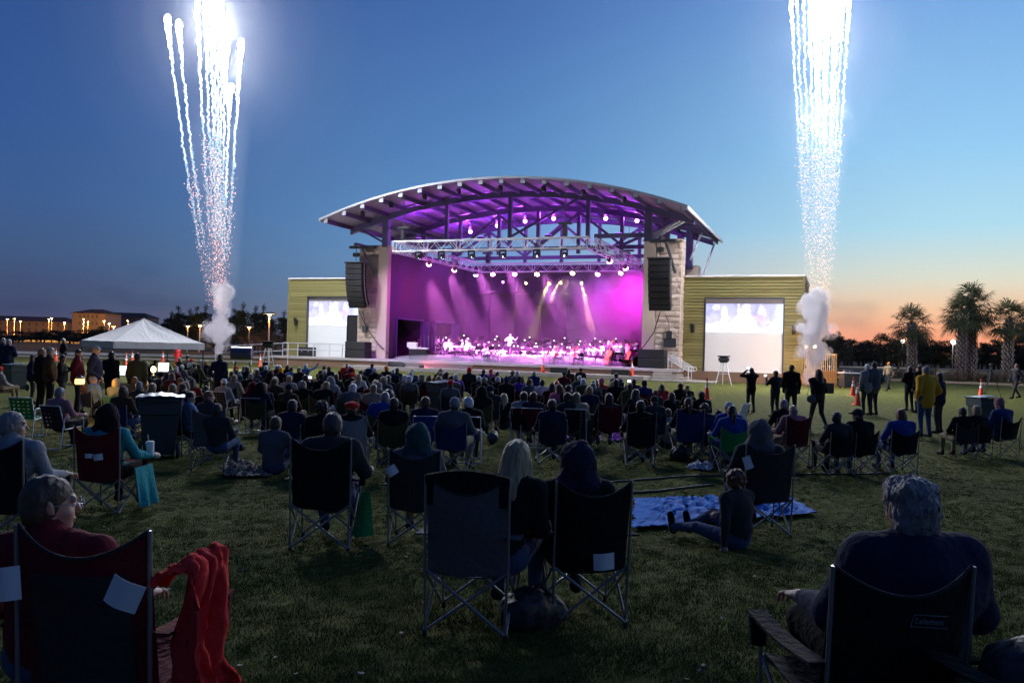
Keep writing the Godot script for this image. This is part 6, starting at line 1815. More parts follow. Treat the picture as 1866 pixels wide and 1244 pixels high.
const COLORS := {
	"black": Color(0.012, 0.012, 0.014), "charcoal": Color(0.035, 0.036, 0.04), "navy": Color(0.014, 0.018, 0.045), "dark blue": Color(0.02, 0.035, 0.12), "blue": Color(0.02, 0.055, 0.25), "light blue": Color(0.16, 0.25, 0.42),
	"grey": Color(0.1, 0.105, 0.115), "light grey": Color(0.24, 0.25, 0.27), "white": Color(0.55, 0.56, 0.58), "brown": Color(0.06, 0.04, 0.025), "tan": Color(0.34, 0.26, 0.18), "olive": Color(0.07, 0.07, 0.035),
	"maroon": Color(0.12, 0.012, 0.02), "red": Color(0.5, 0.03, 0.03), "pink": Color(0.6, 0.15, 0.25), "orange": Color(0.65, 0.2, 0.03), "yellow": Color(0.62, 0.33, 0.03), "green": Color(0.03, 0.24, 0.07), "teal": Color(0.03, 0.25, 0.28), "dark teal": Color(0.02, 0.07, 0.075), "purple": Color(0.1, 0.04, 0.3),
	"denim": Color(0.05, 0.08, 0.16), "khaki": Color(0.25, 0.2, 0.13), "mauve": Color(0.28, 0.14, 0.16),
	"blond": Color(0.34, 0.25, 0.13), "auburn": Color(0.13, 0.045, 0.02), "dark": Color(0.018, 0.014, 0.012), "sandy": Color(0.22, 0.15, 0.08), "silver": Color(0.2, 0.195, 0.2)}

func cloth(c: String) -> StandardMaterial3D:
	if not M.has("cloth " + c):
		var m := bumpy(mat(COLORS[c], 0.88), 0.03, 0.8, 2.2)
		m.rim_enabled = true; m.rim = 0.2; m.rim_tint = 0.7
		m.metallic_specular = 0.25
		M["cloth " + c] = m
	return M["cloth " + c]

func hair_mat(c: String) -> StandardMaterial3D:
	if not M.has("hair " + c):
		M["hair " + c] = bumpy(mat(COLORS[c], 0.55), 0.12, 0.35, 4.0)
		M["hair " + c].uv1_scale = Vector3(11, 2.2, 11)
	return M["hair " + c]

func dress(mi: MeshInstance3D, mesh: ArrayMesh, by: Dictionary) -> void:
	var tags: Array = mesh.get_meta("tags")
	for i in tags.size(): mi.set_surface_override_material(i, by[tags[i]])

const SKIN := [Color(0.45, 0.27, 0.19), Color(0.5, 0.32, 0.24), Color(0.38, 0.22, 0.15)]

func figure(kind: String, style: String, hc: String, top: String, legs: String, lod: int, tf: Transform3D, label: String, group := "", bulk := 1.0) -> Node3D:
	for i in 3:
		if not M.has("skin%d" % i):
			M["skin%d" % i] = mat(SKIN[i], 0.55)
			M["skin%d" % i].subsurf_scatter_enabled = false
	var bd := body(kind, lod, bulk)
	var t := thing("person", label, "person", tf, group)
	var skin: Material = M["skin%d" % (rng.randi() % 3)]
	if not M.has("eye"):
		M.eye = mat(rgb(0.7, 0.7, 0.68), 0.2); M.iris = mat(rgb(0.03, 0.02, 0.015), 0.15); M.lip = mat(rgb(0.35, 0.13, 0.11), 0.45)
	var mi := part("body", bd.mesh, null, t)
	dress(mi, bd.mesh, {0: skin, 1: cloth(top), 2: cloth(legs), 3: cloth("black"), 4: M.eye, 5: M.iris, 6: M.lip})
	if style != "none":
		var hm: ArrayMesh = hair(style, lod)
		var worn := style in ["hood", "cap", "beanie", "beret"]
		var hi := part(style if worn else "hair", hm, null, t, bd.head)
		dress(hi, hm, {7: cloth(hc) if worn else hair_mat(hc), 8: hair_mat("brown")})
	return t

# chairs ------------------------------------------------------------
var chairs := {}

func chair_proto(kind: String, lod: int) -> Node3D:
	var key := "%s%d" % [kind, lod]
	if chairs.has(key): return chairs[key]
	var t := Node3D.new()
	t.name = "chair_pattern"
	chairs[key] = t
	var k: int = [10, 7, 4][lod]
	var fr: Material = M.chair_frame
	var hi := 0.98 if kind == "tall" else 0.82
	if kind in ["camp", "tall"]:
		var nu: int = [14, 8, 4][lod]
		var sag := 0.12 if kind == "camp" else 0.1
		part("backrest", B.new().sheet(func(u, v):
			var x: float = (u - 0.5) * 0.56
			var c = 1.0 - 4.0 * (u - 0.5) * (u - 0.5)
			return Vector3(x, 0.37 + (hi - 0.37 - sag * c * 1.0) * v, 0.22 + 0.12 * v + 0.075 * c * (1.0 - v * 0.3) + 0.006 * sin(v * 9.0 + u * 4.0) * c), nu, nu, 0.008).mesh(), M.black_matt, t)
		if lod == 0:
			var hem := []
			for i in 15:
				var hu := i / 14.0
				var hc := 1.0 - 4.0 * (hu - 0.5) * (hu - 0.5)
				hem.append(Vector3((hu - 0.5) * 0.56, hi - sag * hc, 0.34 + 0.0525 * hc))
			part("piping", B.new().tube(hem, 0.0075, -1, 6).mesh(), cloth("charcoal"), t)
		part("seat", B.new().sheet(func(u, v):
			var c = 1.0 - 4.0 * (u - 0.5) * (u - 0.5)
			return Vector3((u - 0.5) * 0.54, lerpf(0.43, 0.375, v) - 0.06 * c * sin(PI * (0.15 + v * 0.7)), lerpf(-0.27, 0.25, v)), nu, nu, 0.008).mesh(), M.black_matt, t)
		for s in [-1, 1]:
			part("back_post", B.new().tube([Vector3(s * 0.27, 0.0, 0.3), Vector3(s * 0.285, 0.45, 0.31), Vector3(s * 0.285, hi, 0.345)], 0.0095, -1, k).mesh(), fr, t)
			if lod < 2:
				part("front_post", B.new().tube([Vector3(s * 0.28, 0.0, -0.27), Vector3(s * 0.3, 0.6, -0.25)], 0.0095, -1, k).mesh(), fr, t)
				part("armrest", B.new().sheet(func(u, v): return Vector3(s * 0.315 + (u - 0.5) * 0.09, 0.615 - 0.02 * sin(PI * v), lerpf(-0.27, 0.32, v)), 3, 6, 0.012).mesh(), M.black_matt, t)
				part("cup_holder", B.new().lathe([Vector2(0, -0.12), Vector2(0.036, -0.12), Vector2(0.044, 0.0), Vector2(0.038, 0.0), Vector2(0.032, -0.1)], Vector3(s * 0.325, 0.61, -0.22), k + 4).mesh(), M.black_matt, t)
		var X := func(a: Vector3, b: Vector3): part("cross_bar", B.new().tube([a, b], 0.0105, -1, k).mesh(), fr, t)
		for q in [[Vector3(-0.27, 0.03, 0.3), Vector3(0.28, 0.4, 0.29)], [Vector3(0.27, 0.03, 0.31), Vector3(-0.28, 0.4, 0.3)]]: X.call(q[0], q[1])
		if lod < 2:
			for q in [[Vector3(-0.28, 0.03, -0.27), Vector3(0.28, 0.42, -0.26)], [Vector3(0.28, 0.03, -0.28), Vector3(-0.28, 0.42, -0.27)]]: X.call(q[0], q[1])
			for s in [-1, 1]:
				X.call(Vector3(s * 0.28, 0.03, 0.3), Vector3(s * 0.285, 0.42, -0.26))
				X.call(Vector3(s * 0.29, 0.03, -0.27), Vector3(s * 0.29, 0.4, 0.3))
				for z in [0.3, -0.27]: part("foot", B.new().lathe([Vector2(0, -0.004), Vector2(0.02, -0.004), Vector2(0.014, 0.03), Vector2(0, 0.03)], Vector3(s * 0.275, 0, z), 8).mesh(), M.rubber, t)
	else:   # aluminium lawn chair with webbing
		part("frame", B.new().tube([Vector3(-0.27, 0.01, -0.3), Vector3(-0.27, 0.58, -0.26), Vector3(-0.27, 0.6, 0.24), Vector3(-0.27, 0.01, 0.34)], 0.012, -1, k).tube([Vector3(0.27, 0.01, -0.3), Vector3(0.27, 0.58, -0.26), Vector3(0.27, 0.6, 0.24), Vector3(0.27, 0.01, 0.34)], 0.012, -1, k).tube([Vector3(-0.27, 0.01, 0.34), Vector3(0.27, 0.01, 0.34)], 0.012, -1, k).tube([Vector3(-0.27, 0.01, -0.3), Vector3(0.27, 0.01, -0.3)], 0.012, -1, k).mesh(), M.aluminium, t)
		part("back_frame", B.new().tube([Vector3(-0.25, 0.38, 0.2), Vector3(-0.25, 0.84, 0.36), Vector3(0.25, 0.84, 0.36), Vector3(0.25, 0.38, 0.2), Vector3(0.25, 0.42, -0.26), Vector3(-0.25, 0.42, -0.26), Vector3(-0.25, 0.38, 0.2)], 0.012, -1, k).mesh(), M.aluminium, t)
		for s in [-1, 1]: part("armrest", B.new().rbox(Vector3(s * 0.27, 0.61, -0.02), Vector3(0.05, 0.02, 0.42), 0.008).mesh(), M.white_paint, t)
		if kind == "lawn":
			for i in 6: part("backrest", B.new().box(Vector3(0, 0.42 + i * 0.075, 0.215 + i * 0.026), Vector3(0.5, 0.055, 0.004), Basis(Vector3.RIGHT, 0.33)).mesh(), M.black_matt, t)
			for i in 5: part("backrest", B.new().box(Vector3(-0.2 + i * 0.1, 0.61, 0.284), Vector3(0.055, 0.46, 0.004), Basis(Vector3.RIGHT, 0.33)).mesh(), M.black_matt, t)
		else:
			part("backrest", B.new().sheet(func(u, v): return Vector3((u - 0.5) * 0.52, 0.38 + 0.46 * v, 0.205 + 0.155 * v + 0.02 * sin(PI * u)), 6, 6, 0.008).mesh(), M.black_matt, t)
		for i in 5: part("seat", B.new().box(Vector3(0, 0.415 - i * 0.007, -0.22 + i * 0.1), Vector3(0.5, 0.004, 0.075)).mesh(), M.black_matt, t)
	return t

func chair(kind: String, color: String, lod: int, tf: Transform3D, label: String, group := "chairs on the lawn") -> Node3D:
	var c: Node3D = chair_proto(kind, lod).duplicate()
	c.name = numbered({"camp": "camp_chair", "tall": "high_back_camp_chair", "lawn": "lawn_chair", "beach": "beach_chair"}[kind])
	add_child(c)
	c.transform = tf * Transform3D(Basis.from_scale(Vector3(0.9, 1, 1)), Vector3.ZERO)
	tag(c, label, "chair", group)
	for q in c.get_children():
		for w in ["backrest", "seat", "armrest", "cup_holder"]:
			if String(q.name).begins_with(w) and not (w == "armrest" and kind in ["lawn", "beach"]): q.material_override = cloth(color)
	return c

# one person of the audience; px, py is the top of the head in the photograph
const MARKS := [[60, "the left queue"], [170, "the canopy's left half"], [255, "the canopy pole"], [330, "the canopy's right half"], [400, "the left smoke"], [440, "the drum fan"], [490, "the lamp post"], [550, "the left railing"], [595, "the left screen"], [650, "the left bass box"], [742, "the stage doorway"], [800, "the red truss lights"], [855, "the first violins"], [930, "the conductor"], [1000, "the centre of the orchestra"], [1060, "the cellos"], [1110, "the double bass"], [1160, "the right end of the stage"], [1210, "the stage steps"], [1290, "the left cone"], [1355, "the right screen"], [1440, "the right wing's end"], [1490, "the orange landing"], [1560, "the cone pair"], [1620, "the dark tree line"], [1660, "the shortest palm"], [1760, "the crossed palms"], [1840, "the last palm"]]

func mark(px: float) -> String:
	var best := ""
	var bd := 1e9
	for m in MARKS:
		if absf(m[0] - px) < bd:
			bd = absf(m[0] - px); best = m[1]
	return best

func hair_words(style: String, hc: String) -> String:
	return {"short": "short %s haired", "bald": "balding %s haired", "bushy": "bushy %s haired", "curly": "curly %s haired", "bob": "bobbed %s haired", "long": "long %s haired", "pony": "%s ponytailed", "bun": "%s bunned", "hood": "%s hooded", "cap": "%s capped", "beanie": "%s knit hatted", "beret": "%s bereted"}[style] % hc

func P(px: float, py: float, style: String, hc: String, top: String, seat := "c", cc := "navy", o := {}) -> Node3D:
	var kinds := {"c": ["sit", "sit_arms", "sit_lean", "sit_left", "sit_right", "sit", "sit_cross"][rng.randi() % 7], "l": ["sit", "sit_arms", "sit_left"][rng.randi() % 3], "b": "sit", "t": "sit_arms", "g": "ground", "s": "stand"}
	var kind: String = o.get("pose", kinds[seat])
	var hh: float = {"s": 1.71, "g": 0.865}.get(seat, 1.17)
	var p: Vector3
	var size: float = o.get("size", 1.0) * (1.0 if seat == "s" or o.has("d") else 0.955)
	if o.has("feet"):   # where the feet, or the rear feet of the chair, are seen
		p = stand_at(px, o.feet)
		var r := ray(px, py)
		var top_y: float = (EYE + r * (p.z / r.z)).y
		size = clampf((top_y - p.y) / hh, 0.6, 1.2)
		if seat != "s" and seat != "g": p.z -= 0.3
	elif o.has("d"):
		p = at(px, py, o.d)
		p.y = land(p.x, p.z)
	else: p = stand_at(px, py, hh * size)
	var d := -p.z
	var lod := 0 if d < 7.4 else (1 if d < 17.0 else 2)
	var face = atan2(-(S.origin.x + 0.0 - p.x), -(S.origin.z - p.z)) * 0.8 + o.get("turn", rng.randf_range(-0.18, 0.18))
	var row := "nearest row" if d < 5 else ("near rows" if d < 10.5 else ("middle rows" if d < 17 else ("far rows" if d < 24 else "front rows")))
	var words := hair_words(style, hc)
	var what: String = {"c": "seated", "l": "in lawn chair", "b": "in low chair", "t": "seated", "g": "sitting on grass", "s": "standing"}[seat]
	if kind == "sit_phone": what = "raising phone"
	if kind == "stand_photo": what = "camera raised"
	var label: String = o.get("label", "%s person in %s, %s, %s below %s" % [words, top, what, row, mark(px)])
	var legs: String = o.get("legs", ["denim", "black", "charcoal", "denim", "khaki"][rng.randi() % 5])
	var t := figure(kind, style, hc, top, legs, lod, lift(p, face, size), label, "audience on the lawn", o.get("bulk", 1.08))
	named.append([t, label, px])
	if o.has("phone"):
		var bd := body(kind, lod, o.get("bulk", 1.08))
		var hp: Vector3 = ((bd.pose.wl + bd.pose.wr) / 2 if kind != "stand_phone" else bd.pose.wl) + Vector3(0, 0.09, -0.08)
		var ph := thing("phone", "lit phone held by %s person near %s" % [hc + " haired " + top, mark(px)], "phone", t.transform * Transform3D(Basis.IDENTITY, hp))
		part("case_body", B.new().rbox(Vector3.ZERO, Vector3(0.15, 0.09, 0.02), 0.006).mesh(), M.black, ph)
		part("screen", B.new().box(Vector3(0, 0, 0.012), Vector3(0.13, 0.075, 0.004)).mesh(), M.phone_glow, ph)
	if seat in ["c", "l", "b", "t"] and not o.get("nochair", false):
		var ck: String = {"c": "camp", "l": "lawn", "b": "beach", "t": "tall"}[seat]
		var cl: String = o.get("chair_label", "%s %s of %s person in %s" % [cc, {"c": "camp chair", "l": "lawn chair", "b": "low chair", "t": "camp chair"}[seat], hc + (" %s" % {"hood": "hooded", "cap": "capped", "beanie": "hatted", "beret": "bereted"}.get(style, "haired")), top])
		var lab2 := "%s, by %s" % [cl, mark(px)] if not o.has("chair_label") else cl
		var c := chair(ck, cc, lod, lift(p, face, clampf(size, 0.85, 1.12)), lab2)
		named.append([c, lab2, px])
		t.set_meta("px", px)
		o["chair"] = c
	return t

func settle_labels() -> void:   # things that would read alike get their place among each other
	var same := {}
	for q in named:
		if not same.has(q[1]): same[q[1]] = []
		same[q[1]].append(q)
	for l in same:
		var list: Array = same[l]
		if list.size() < 2: continue
		list.sort_custom(func(a, b): return a[2] < b[2])
		for i in list.size():
			var w: String = ["left", "right"][i] if list.size() == 2 else ("leftmost" if i == 0 else ("rightmost" if i == list.size() - 1 else ["second", "third", "fourth", "fifth", "sixth", "seventh", "eighth", "ninth", "tenth", "eleventh", "twelfth", "thirteenth"][i - 1] + " from left"))
			list[i][0].set_meta("label", w + " " + l)
	for q in named:
		var l: String = q[0].get_meta("label")
		while l.split(" ").size() > 16 and " the " in l:
			var at_ := l.find(" the ")
			l = l.substr(0, at_) + l.substr(at_ + 4)
		q[0].set_meta("label", l)

func shift_chair(o: Dictionary, dx: float, dz := 0.0, turn := 0.0, wide := 1.0, tall := 1.0) -> void:
	var c: Node3D = o.chair
	c.position += Vector3(dx, 0, dz)
	c.basis = Basis(Vector3.UP, turn) * c.basis * Basis.from_scale(Vector3(wide, tall, 1))

func tag_paper(c: Node3D, p: Vector3, w: float, h: float, tilt: float, label: String) -> void:   # a white paper tag hanging on a chair back
	var o := part("paper_tag", B.new().sheet(func(u, v): return Vector3((u - 0.5) * w, (v - 0.5) * h, 0.012 * sin(u * 4.0)), 5, 3, 0.002).mesh(), M.paper, self, c.transform.orthonormalized() * Transform3D(Basis(Vector3.BACK, tilt), p))
	tag(o, label, "paper tag")

func people_near() -> void:
	M.chair_frame = mat(rgb(0.24, 0.245, 0.26), 0.35, 0.5)
	M.phone_glow = glow(rgb(0.85, 0.9, 1.0), 3.0)
	var o := {"d": 3.2, "pose": "sit_right", "size": 0.905, "turn": 0.05, "label": "woman with glasses turning her head right in maroon chair, lower left corner", "chair_label": "wide maroon high backed camp chair with grey panel, lower left corner"}
	var a := P(112, 870, "short", "brown", "maroon", "t", "maroon", o)
	shift_chair(o, 0.3, 0.06, -0.12, 1.02, 1.07)
	var c: Node3D = o.chair
	part("back_panel", B.new().sheet(func(u, v): return Vector3((u - 0.5) * 0.42, 0.42 + 0.4 * v, 0.262 + 0.125 * (0.1 + v * 0.66) + 0.05 * (1.0 - 4.0 * (u - 0.5) * (u - 0.5)) * 0.8), 8, 6, 0.006).mesh(), cloth("charcoal"), c)
	tag_paper(c, Vector3(-0.19, 0.78, 0.42), 0.09, 0.11, 0.1, "white printed label hanging at the left side of the corner chair")
	tag_paper(c, Vector3(0.22, 0.77, 0.43), 0.11, 0.095, -0.4, "plain white tag hanging at the right side of the corner chair")
	var gp: Dictionary = body("sit_right", 0, 1.08)
	var gb := B.new()
	for s in [-1, 1]:
		var ring := []
		for i in 13: ring.append(Vector3(s * 0.033 + 0.024 * cos(TAU * i / 12), -0.004 + 0.018 * sin(TAU * i / 12), -0.118))
		gb.tube(ring, 0.0016, -1, 5)
		gb.tube([Vector3(s * 0.057, 0.0, -0.117), Vector3(s * 0.08, 0.004, -0.06), Vector3(s * 0.085, 0.0, 0.0)], 0.0018, -1, 5)
	gb.tube([Vector3(-0.01, 0, -0.119), Vector3(0.01, 0, -0.119)], 0.0018, -1, 5)
	part("glasses", gb.mesh(), M.steel, a, gp.head)
	# red blanket over the right arm of that chair
	var rb := B.new()
	var fold := FastNoiseLite.new()
	fold.seed = 3; fold.frequency = 2.4; fold.fractal_octaves = 3
	rb.sheet(func(u, v):
		var s = v * 1.35
		var y: float = 0.7 + 0.09 * sin(minf(s, 0.5) * PI) if s < 0.5 else 0.79 - (s - 0.5) * 0.8
		var z := lerpf(-0.06, 0.24, u) + 0.03 * sin(s * 9.0)
		var x: float = 0.25 + s * 0.28 if s < 0.5 else 0.39 + 0.05 * sin(u * 14.0) * (s - 0.4) + 0.03 * (s - 0.5)
		var q := fold.get_noise_2d(u * 1.6, s * 0.7)
		var w := fold.get_noise_2d(u * 1.2 + 7.0, s * 1.3)
		return Vector3(x + 0.09 * q * minf(s, 1.0), y + 0.04 * w * (1.0 if s < 0.6 else 0.3), z + 0.06 * w * s), 34, 34, 0.014)
	var bo := part("blanket", rb.mesh(), cloth("red"), self, c.transform.orthonormalized() * Transform3D(Basis.IDENTITY, Vector3(-0.05, 0.03, 0.04)))
	tag(bo, "red fleece blanket draped over the right arm of the corner chair", "blanket")

	o = {"d": 7.2, "pose": "sit_right", "turn": 0.0, "label": "grey haired man in pale windbreaker looking right, left edge", "chair_label": "big black camp chair at the left edge holding the man in windbreaker"}
	P(37, 733, "short", "silver", "light grey", "t", "black", o)
	o = {"feet": 938, "pose": "sit_cup", "bulk": 1.12, "label": "person in dark hood and turquoise wrap, cup at the armrest", "chair_label": "maroon chair with two white tags under the person in turquoise"}
	P(176, 745, "hood", "black", "teal", "t", "maroon", o)
	c = o.chair
	tag_paper(c, Vector3(-0.06, 0.66, 0.385), 0.08, 0.05, 0.0, "left white tag on the back of the maroon chair beside the cup")
	tag_paper(c, Vector3(0.05, 0.65, 0.39), 0.1, 0.07, 0.15, "right white tag on the back of the maroon chair beside the cup")
	var cup := thing("drink_cup", "white paper cup with straw on the armrest of the maroon chair", "cup", c.transform.orthonormalized() * Transform3D(Basis(Vector3.BACK, 0.1), Vector3(0.36, 0.6, -0.2)))
	part("cup_body", B.new().lathe([Vector2(0, 0), Vector2(0.035, 0), Vector2(0.047, 0.15), Vector2(0.044, 0.15), Vector2(0.034, 0.01)], Vector3.ZERO, 16).mesh(), M.paper, cup)
	part("lid", B.new().lathe([Vector2(0.05, 0.145), Vector2(0.05, 0.16), Vector2(0.042, 0.17), Vector2(0, 0.17)], Vector3.ZERO, 16).mesh(), M.white_paint, cup)
	part("straw", B.new().tube([Vector3(0, 0.05, 0), Vector3(-0.02, 0.25, 0)], 0.004, -1, 6).mesh(), M.white_paint, cup)
	var wrap := B.new()
	wrap.sheet(func(u, v): return Vector3(0.33 + 0.05 * v + 0.03 * sin(u * 12.0) * v, 0.5 - 0.46 * v, lerpf(-0.3, 0.12, u) - 0.08 * v), 18, 10, 0.01)
	bo = part("towel", wrap.mesh(), cloth("teal"), self, c.transform.orthonormalized())
	tag(bo, "turquoise towel hanging down right of the maroon chair with the cup", "towel")

	o = {"feet": 1004, "pose": "sit_arms", "bulk": 1.22, "label": "broad man with short dark grey hair in black camp chair", "chair_label": "black camp chair under the broad dark man, centre left"}
	P(590, 757, "short", "charcoal", "charcoal", "t", "black", o)
	shift_chair(o, -0.06)
	bo = part("shopping_bag", B.new().sheet(func(u, v): return Vector3((u - 0.5) * 0.16 * (1.2 - 0.7 * v) + 0.02 * v, 0.1 + 0.4 * v, 0.06 * sin(u * PI) * (1.0 - v)), 6, 8, 0.01).mesh(), cloth("green"), self, (o.chair as Node3D).transform.orthonormalized() * Transform3D(Basis.IDENTITY, Vector3(0.36, 0, 0.1)))
	tag(bo, "green bag hanging at the right side of the broad man's chair", "bag")
	o = {"feet": 998, "pose": "sit", "bulk": 1.15, "label": "person in dark green hood in grey camp chair", "chair_label": "grey high backed camp chair under the green hood"}
	P(752, 783, "hood", "dark teal", "grey", "t", "charcoal", o)
	tag_paper(o.chair, Vector3(-0.2, 0.72, 0.375), 0.1, 0.09, 0.6, "white tag on the grey chair of the green hooded person")
	o = {"feet": 1165, "pose": "sit_lean", "bulk": 1.05, "turn": -0.25, "label": "woman with long blond hair leaning over to her right neighbour", "chair_label": "nearest middle camp chair with black top and grey mesh back"}
	P(908, 812, "long", "blond", "black", "t", "grey", o)
	shift_chair(o, -0.16, 0, 0.12)
	c = o.chair
	part("head_panel", B.new().sheet(func(u, v): return Vector3((u - 0.5) * 0.57, 0.8 + (0.185 + 0.04 * sin(PI * u)) * v, 0.222 + 0.125 * (0.7 + 0.33 * v) + 0.05 * (1.0 - 4.0 * (u - 0.5) * (u - 0.5)) * 0.7), 12, 5, 0.022).mesh(), cloth("black"), c)
	o = {"feet": 1144, "pose": "sit_arms", "bulk": 1.16, "turn": 0.12, "label": "person in navy hood and black coat, nearest seated in the middle", "chair_label": "black camp chair under the person in navy hood"}
	P(1046, 823, "hood", "navy", "black", "t", "black", o)
	shift_chair(o, 0.06)
	tag_paper(o.chair, Vector3(0.06, 0.42, 0.36), 0.13, 0.1, 0.05, "pale tag under the seat of the black chair with navy hood")
	o = {"d": 3.25, "pose": "sit_arms", "size": 0.965, "bulk": 1.5, "turn": 0.06, "label": "big man with bushy grey hair in dark jacket, lower right", "chair_label": "black high backed camp chair with printed logo, lower right"}
	P(1636, 873, "bushy", "silver", "navy", "t", "black", o)
	shift_chair(o, -0.2, 0.1, 0.0, 1.0, 0.95)
	c = o.chair
	var lm := TextMesh.new()
	var sf := SystemFont.new()
	sf.font_names = PackedStringArray(["Droid Sans"]); sf.font_weight = 700; sf.font_italic = true
	lm.font = sf; lm.font_size = 32; lm.pixel_size = 0.00085; lm.depth = 0.003
	lm.text = "Coleman"
	var print_m := mat(rgb(0.13, 0.14, 0.16), 0.6)
	var lt := Transform3D(Basis(Vector3.RIGHT, -0.1) * Basis(Vector3.BACK, -0.05), Vector3(0.08, 0.79, 0.385))
	part("lettering", lm, print_m, c, lt)
	part("logo_border", B.new().tube([Vector3(-0.075, -0.02, 0), Vector3(-0.06, 0.022, 0), Vector3(0.072, 0.022, 0), Vector3(0.075, -0.02, 0), Vector3(-0.075, -0.02, 0)], 0.0022, -1, 5).mesh(), print_m, c, lt)
	o = {"feet": 978, "pose": "sit", "bulk": 1.12, "label": "person in pale grey hood in grey camp chair beside the curly boy", "chair_label": "grey high backed camp chair under the pale grey hood"}
	P(1388, 775, "hood", "grey", "charcoal", "t", "charcoal", o)
	shift_chair(o, 0.05)
	tag_paper(o.chair, Vector3(-0.24, 0.8, 0.35), 0.1, 0.14, 0.35, "white pennant shaped tag on the grey hood's chair")
	P(1338, 808, "curly", "auburn", "charcoal", "g", "x", {"d": 8.3, "size": 0.88, "pose": "ground_legs", "turn": 0.55, "legs": "denim", "label": "curly haired boy sitting on the blue tarpaulin with legs stretched out"})
	o = {"feet": 863, "pose": "sit_arms", "bulk": 1.15, "label": "man in pale baseball cap and grey shirt in blue chair", "chair_label": "blue camp chair under the man in pale cap"}
	P(826, 727, "cap", "light grey", "grey", "c", "dark blue", o)
	# chair at the right edge with a bag on it
	var ec := chair("camp", "black", 0, lift(at(1885, 1240, 2.75) * Vector3(1, 0, 1) + Vector3(0, land(1, -2.75), 0), 0.15), "empty black camp chair with a bag on it, cut by the right edge")
	bag(ec.position + Vector3(-0.02, 0.44, 0), 0.42, 1.0, "dark bag heaped on the empty chair at the right edge")
	blanket("crumpled white plastic sheet on the grass at the lower right edge", [at(1765, 1240, 3.0) * Vector3(1, 0, 1), at(1775, 1235, 3.25) * Vector3(1, 0, 1), at(1830, 1235, 3.25) * Vector3(1, 0, 1), at(1835, 1240, 3.0) * Vector3(1, 0, 1)], rgb(0.7, 0.72, 0.75), 0.25, 12)
	# the row on the right
	P(1449, 739, "bald", "silver", "mauve", "t", "maroon", {"feet": 848, "bulk": 1.25, "pose": "sit_arms", "label": "balding man in pinkish jacket in maroon chair, right row", "chair_label": "maroon camp chair under the balding man, right row"})
	P(1531, 753, "short", "dark", "charcoal", "c", "black", {"feet": 868, "label": "dark haired boy low in a black chair, right row", "chair_label": "black camp chair with slanting back, under the boy, right row"})
	P(1572, 748, "cap", "charcoal", "black", "c", "black", {"feet": 866, "pose": "sit_left", "bulk": 1.2, "label": "person in dark cap with white visor turned left, right row", "chair_label": "black camp chair under the person in visor, right row"})
	P(1648, 747, "bob", "auburn", "blue", "c", "black", {"feet": 864, "pose": "sit_lean", "bulk": 1.1, "label": "auburn haired person in bright blue jacket, right row", "chair_label": "black camp chair under the bright blue jacket"})
	P(1762, 743, "short", "dark", "black", "c", "charcoal", {"feet": 838, "pose": "sit_lean", "label": "dark person leaning forward left of the blond woman, far right", "chair_label": "charcoal camp chair leaning at far right, left of three"})
	P(1788, 741, "bob", "sandy", "black", "c", "black", {"feet": 838, "label": "sandy haired woman between two dark people, far right", "chair_label": "black camp chair under the sandy haired woman, far right"})
	P(1832, 727, "beanie", "mauve", "dark blue", "c", "black", {"feet": 834, "label": "person in greyish knit hat and dark blue coat, far right seat", "chair_label": "rightmost black camp chair of the far right three"})
	# people standing on the right
	var st := [[1368, 670, 752, "short", "dark", "black", "stand_photo", "person in black with both elbows raised, photographing before the right screen", 0.1], [1412, 675, 760, "short", "dark", "charcoal", "stand_phone", "man in dark shirt holding a glowing phone, right of the photographer", 0.2],
		[1441, 664, 764, "short", "dark", "black", "stand", "man in black jacket with pale collar looking down, before the right wing", -0.6], [1490, 673, 784, "long", "dark", "black", "walk", "woman with long dark hair and grey shoulder bag before the smoke", 0.0],
		[1579, 663, 757, "short", "white", "light grey", "stand", "white haired person half hidden behind the grey poncho", -0.1], [1591, 659, 757, "short", "dark", "grey", "stand_pocket", "person in long grey poncho standing by the cone pair", 0.15],
		[1619, 660, 712, "cap", "orange", "khaki", "walk", "person walking in the orange light with orange cap", 1.3], [1657, 667, 749, "short", "dark", "black", "stand_cross", "dark person with folded arms left of the yellow jacket", -0.2],
		[1674, 665, 752, "short", "brown", "black", "stand", "dark head and shoulders behind the yellow jacket", 0.1], [1685, 667, 797, "short", "silver", "yellow", "stand_pocket", "man in mustard yellow jacket with grey hair, standing", 0.05],
		[1710, 679, 790, "short", "dark", "navy", "stand", "dark person close behind the right of the yellow jacket", 0.5], [1852, 663, 727, "short", "brown", "charcoal", "walk", "person in dark clothes walking at the far right edge", 0.9]]
	for q in st:
		P(q[0], q[1], q[3], q[4], q[5], "s", "x", {"feet": q[2], "pose": q[6], "label": q[7], "turn": q[8], "bulk": 1.3 if q[5] in ["yellow", "grey"] and q[6] == "stand_pocket" else 1.08, "legs": "denim" if q[0] in [1685.0, 1441.0] else "charcoal", "phone": 1} if q[6] in ["stand_photo", "stand_phone"] else {"feet": q[2], "pose": q[6], "label": q[7], "turn": q[8], "bulk": 1.32 if q[5] in ["yellow", "grey"] and q[6] == "stand_pocket" else 1.08, "legs": "denim" if q[5] == "yellow" else "charcoal"})
	var wb := stand_at(1480, 784)
	var hb := thing("handbag", "grey slouchy handbag on the hip of the long haired woman", "bag", lift(wb + Vector3(-0.1, 0.8, 0.18)))
	part("body", B.new().ball(Vector3(0, 0.06, 0), Vector3(0.13, 0.11, 0.06), 12, 8).mesh(), cloth("grey"), hb)
	part("strap", B.new().tube([Vector3(-0.12, 0.15, 0), Vector3(-0.02, 0.5, -0.06), Vector3(0.12, 0.15, 0)], 0.012, -1, 6).mesh(), cloth("grey"), hb)
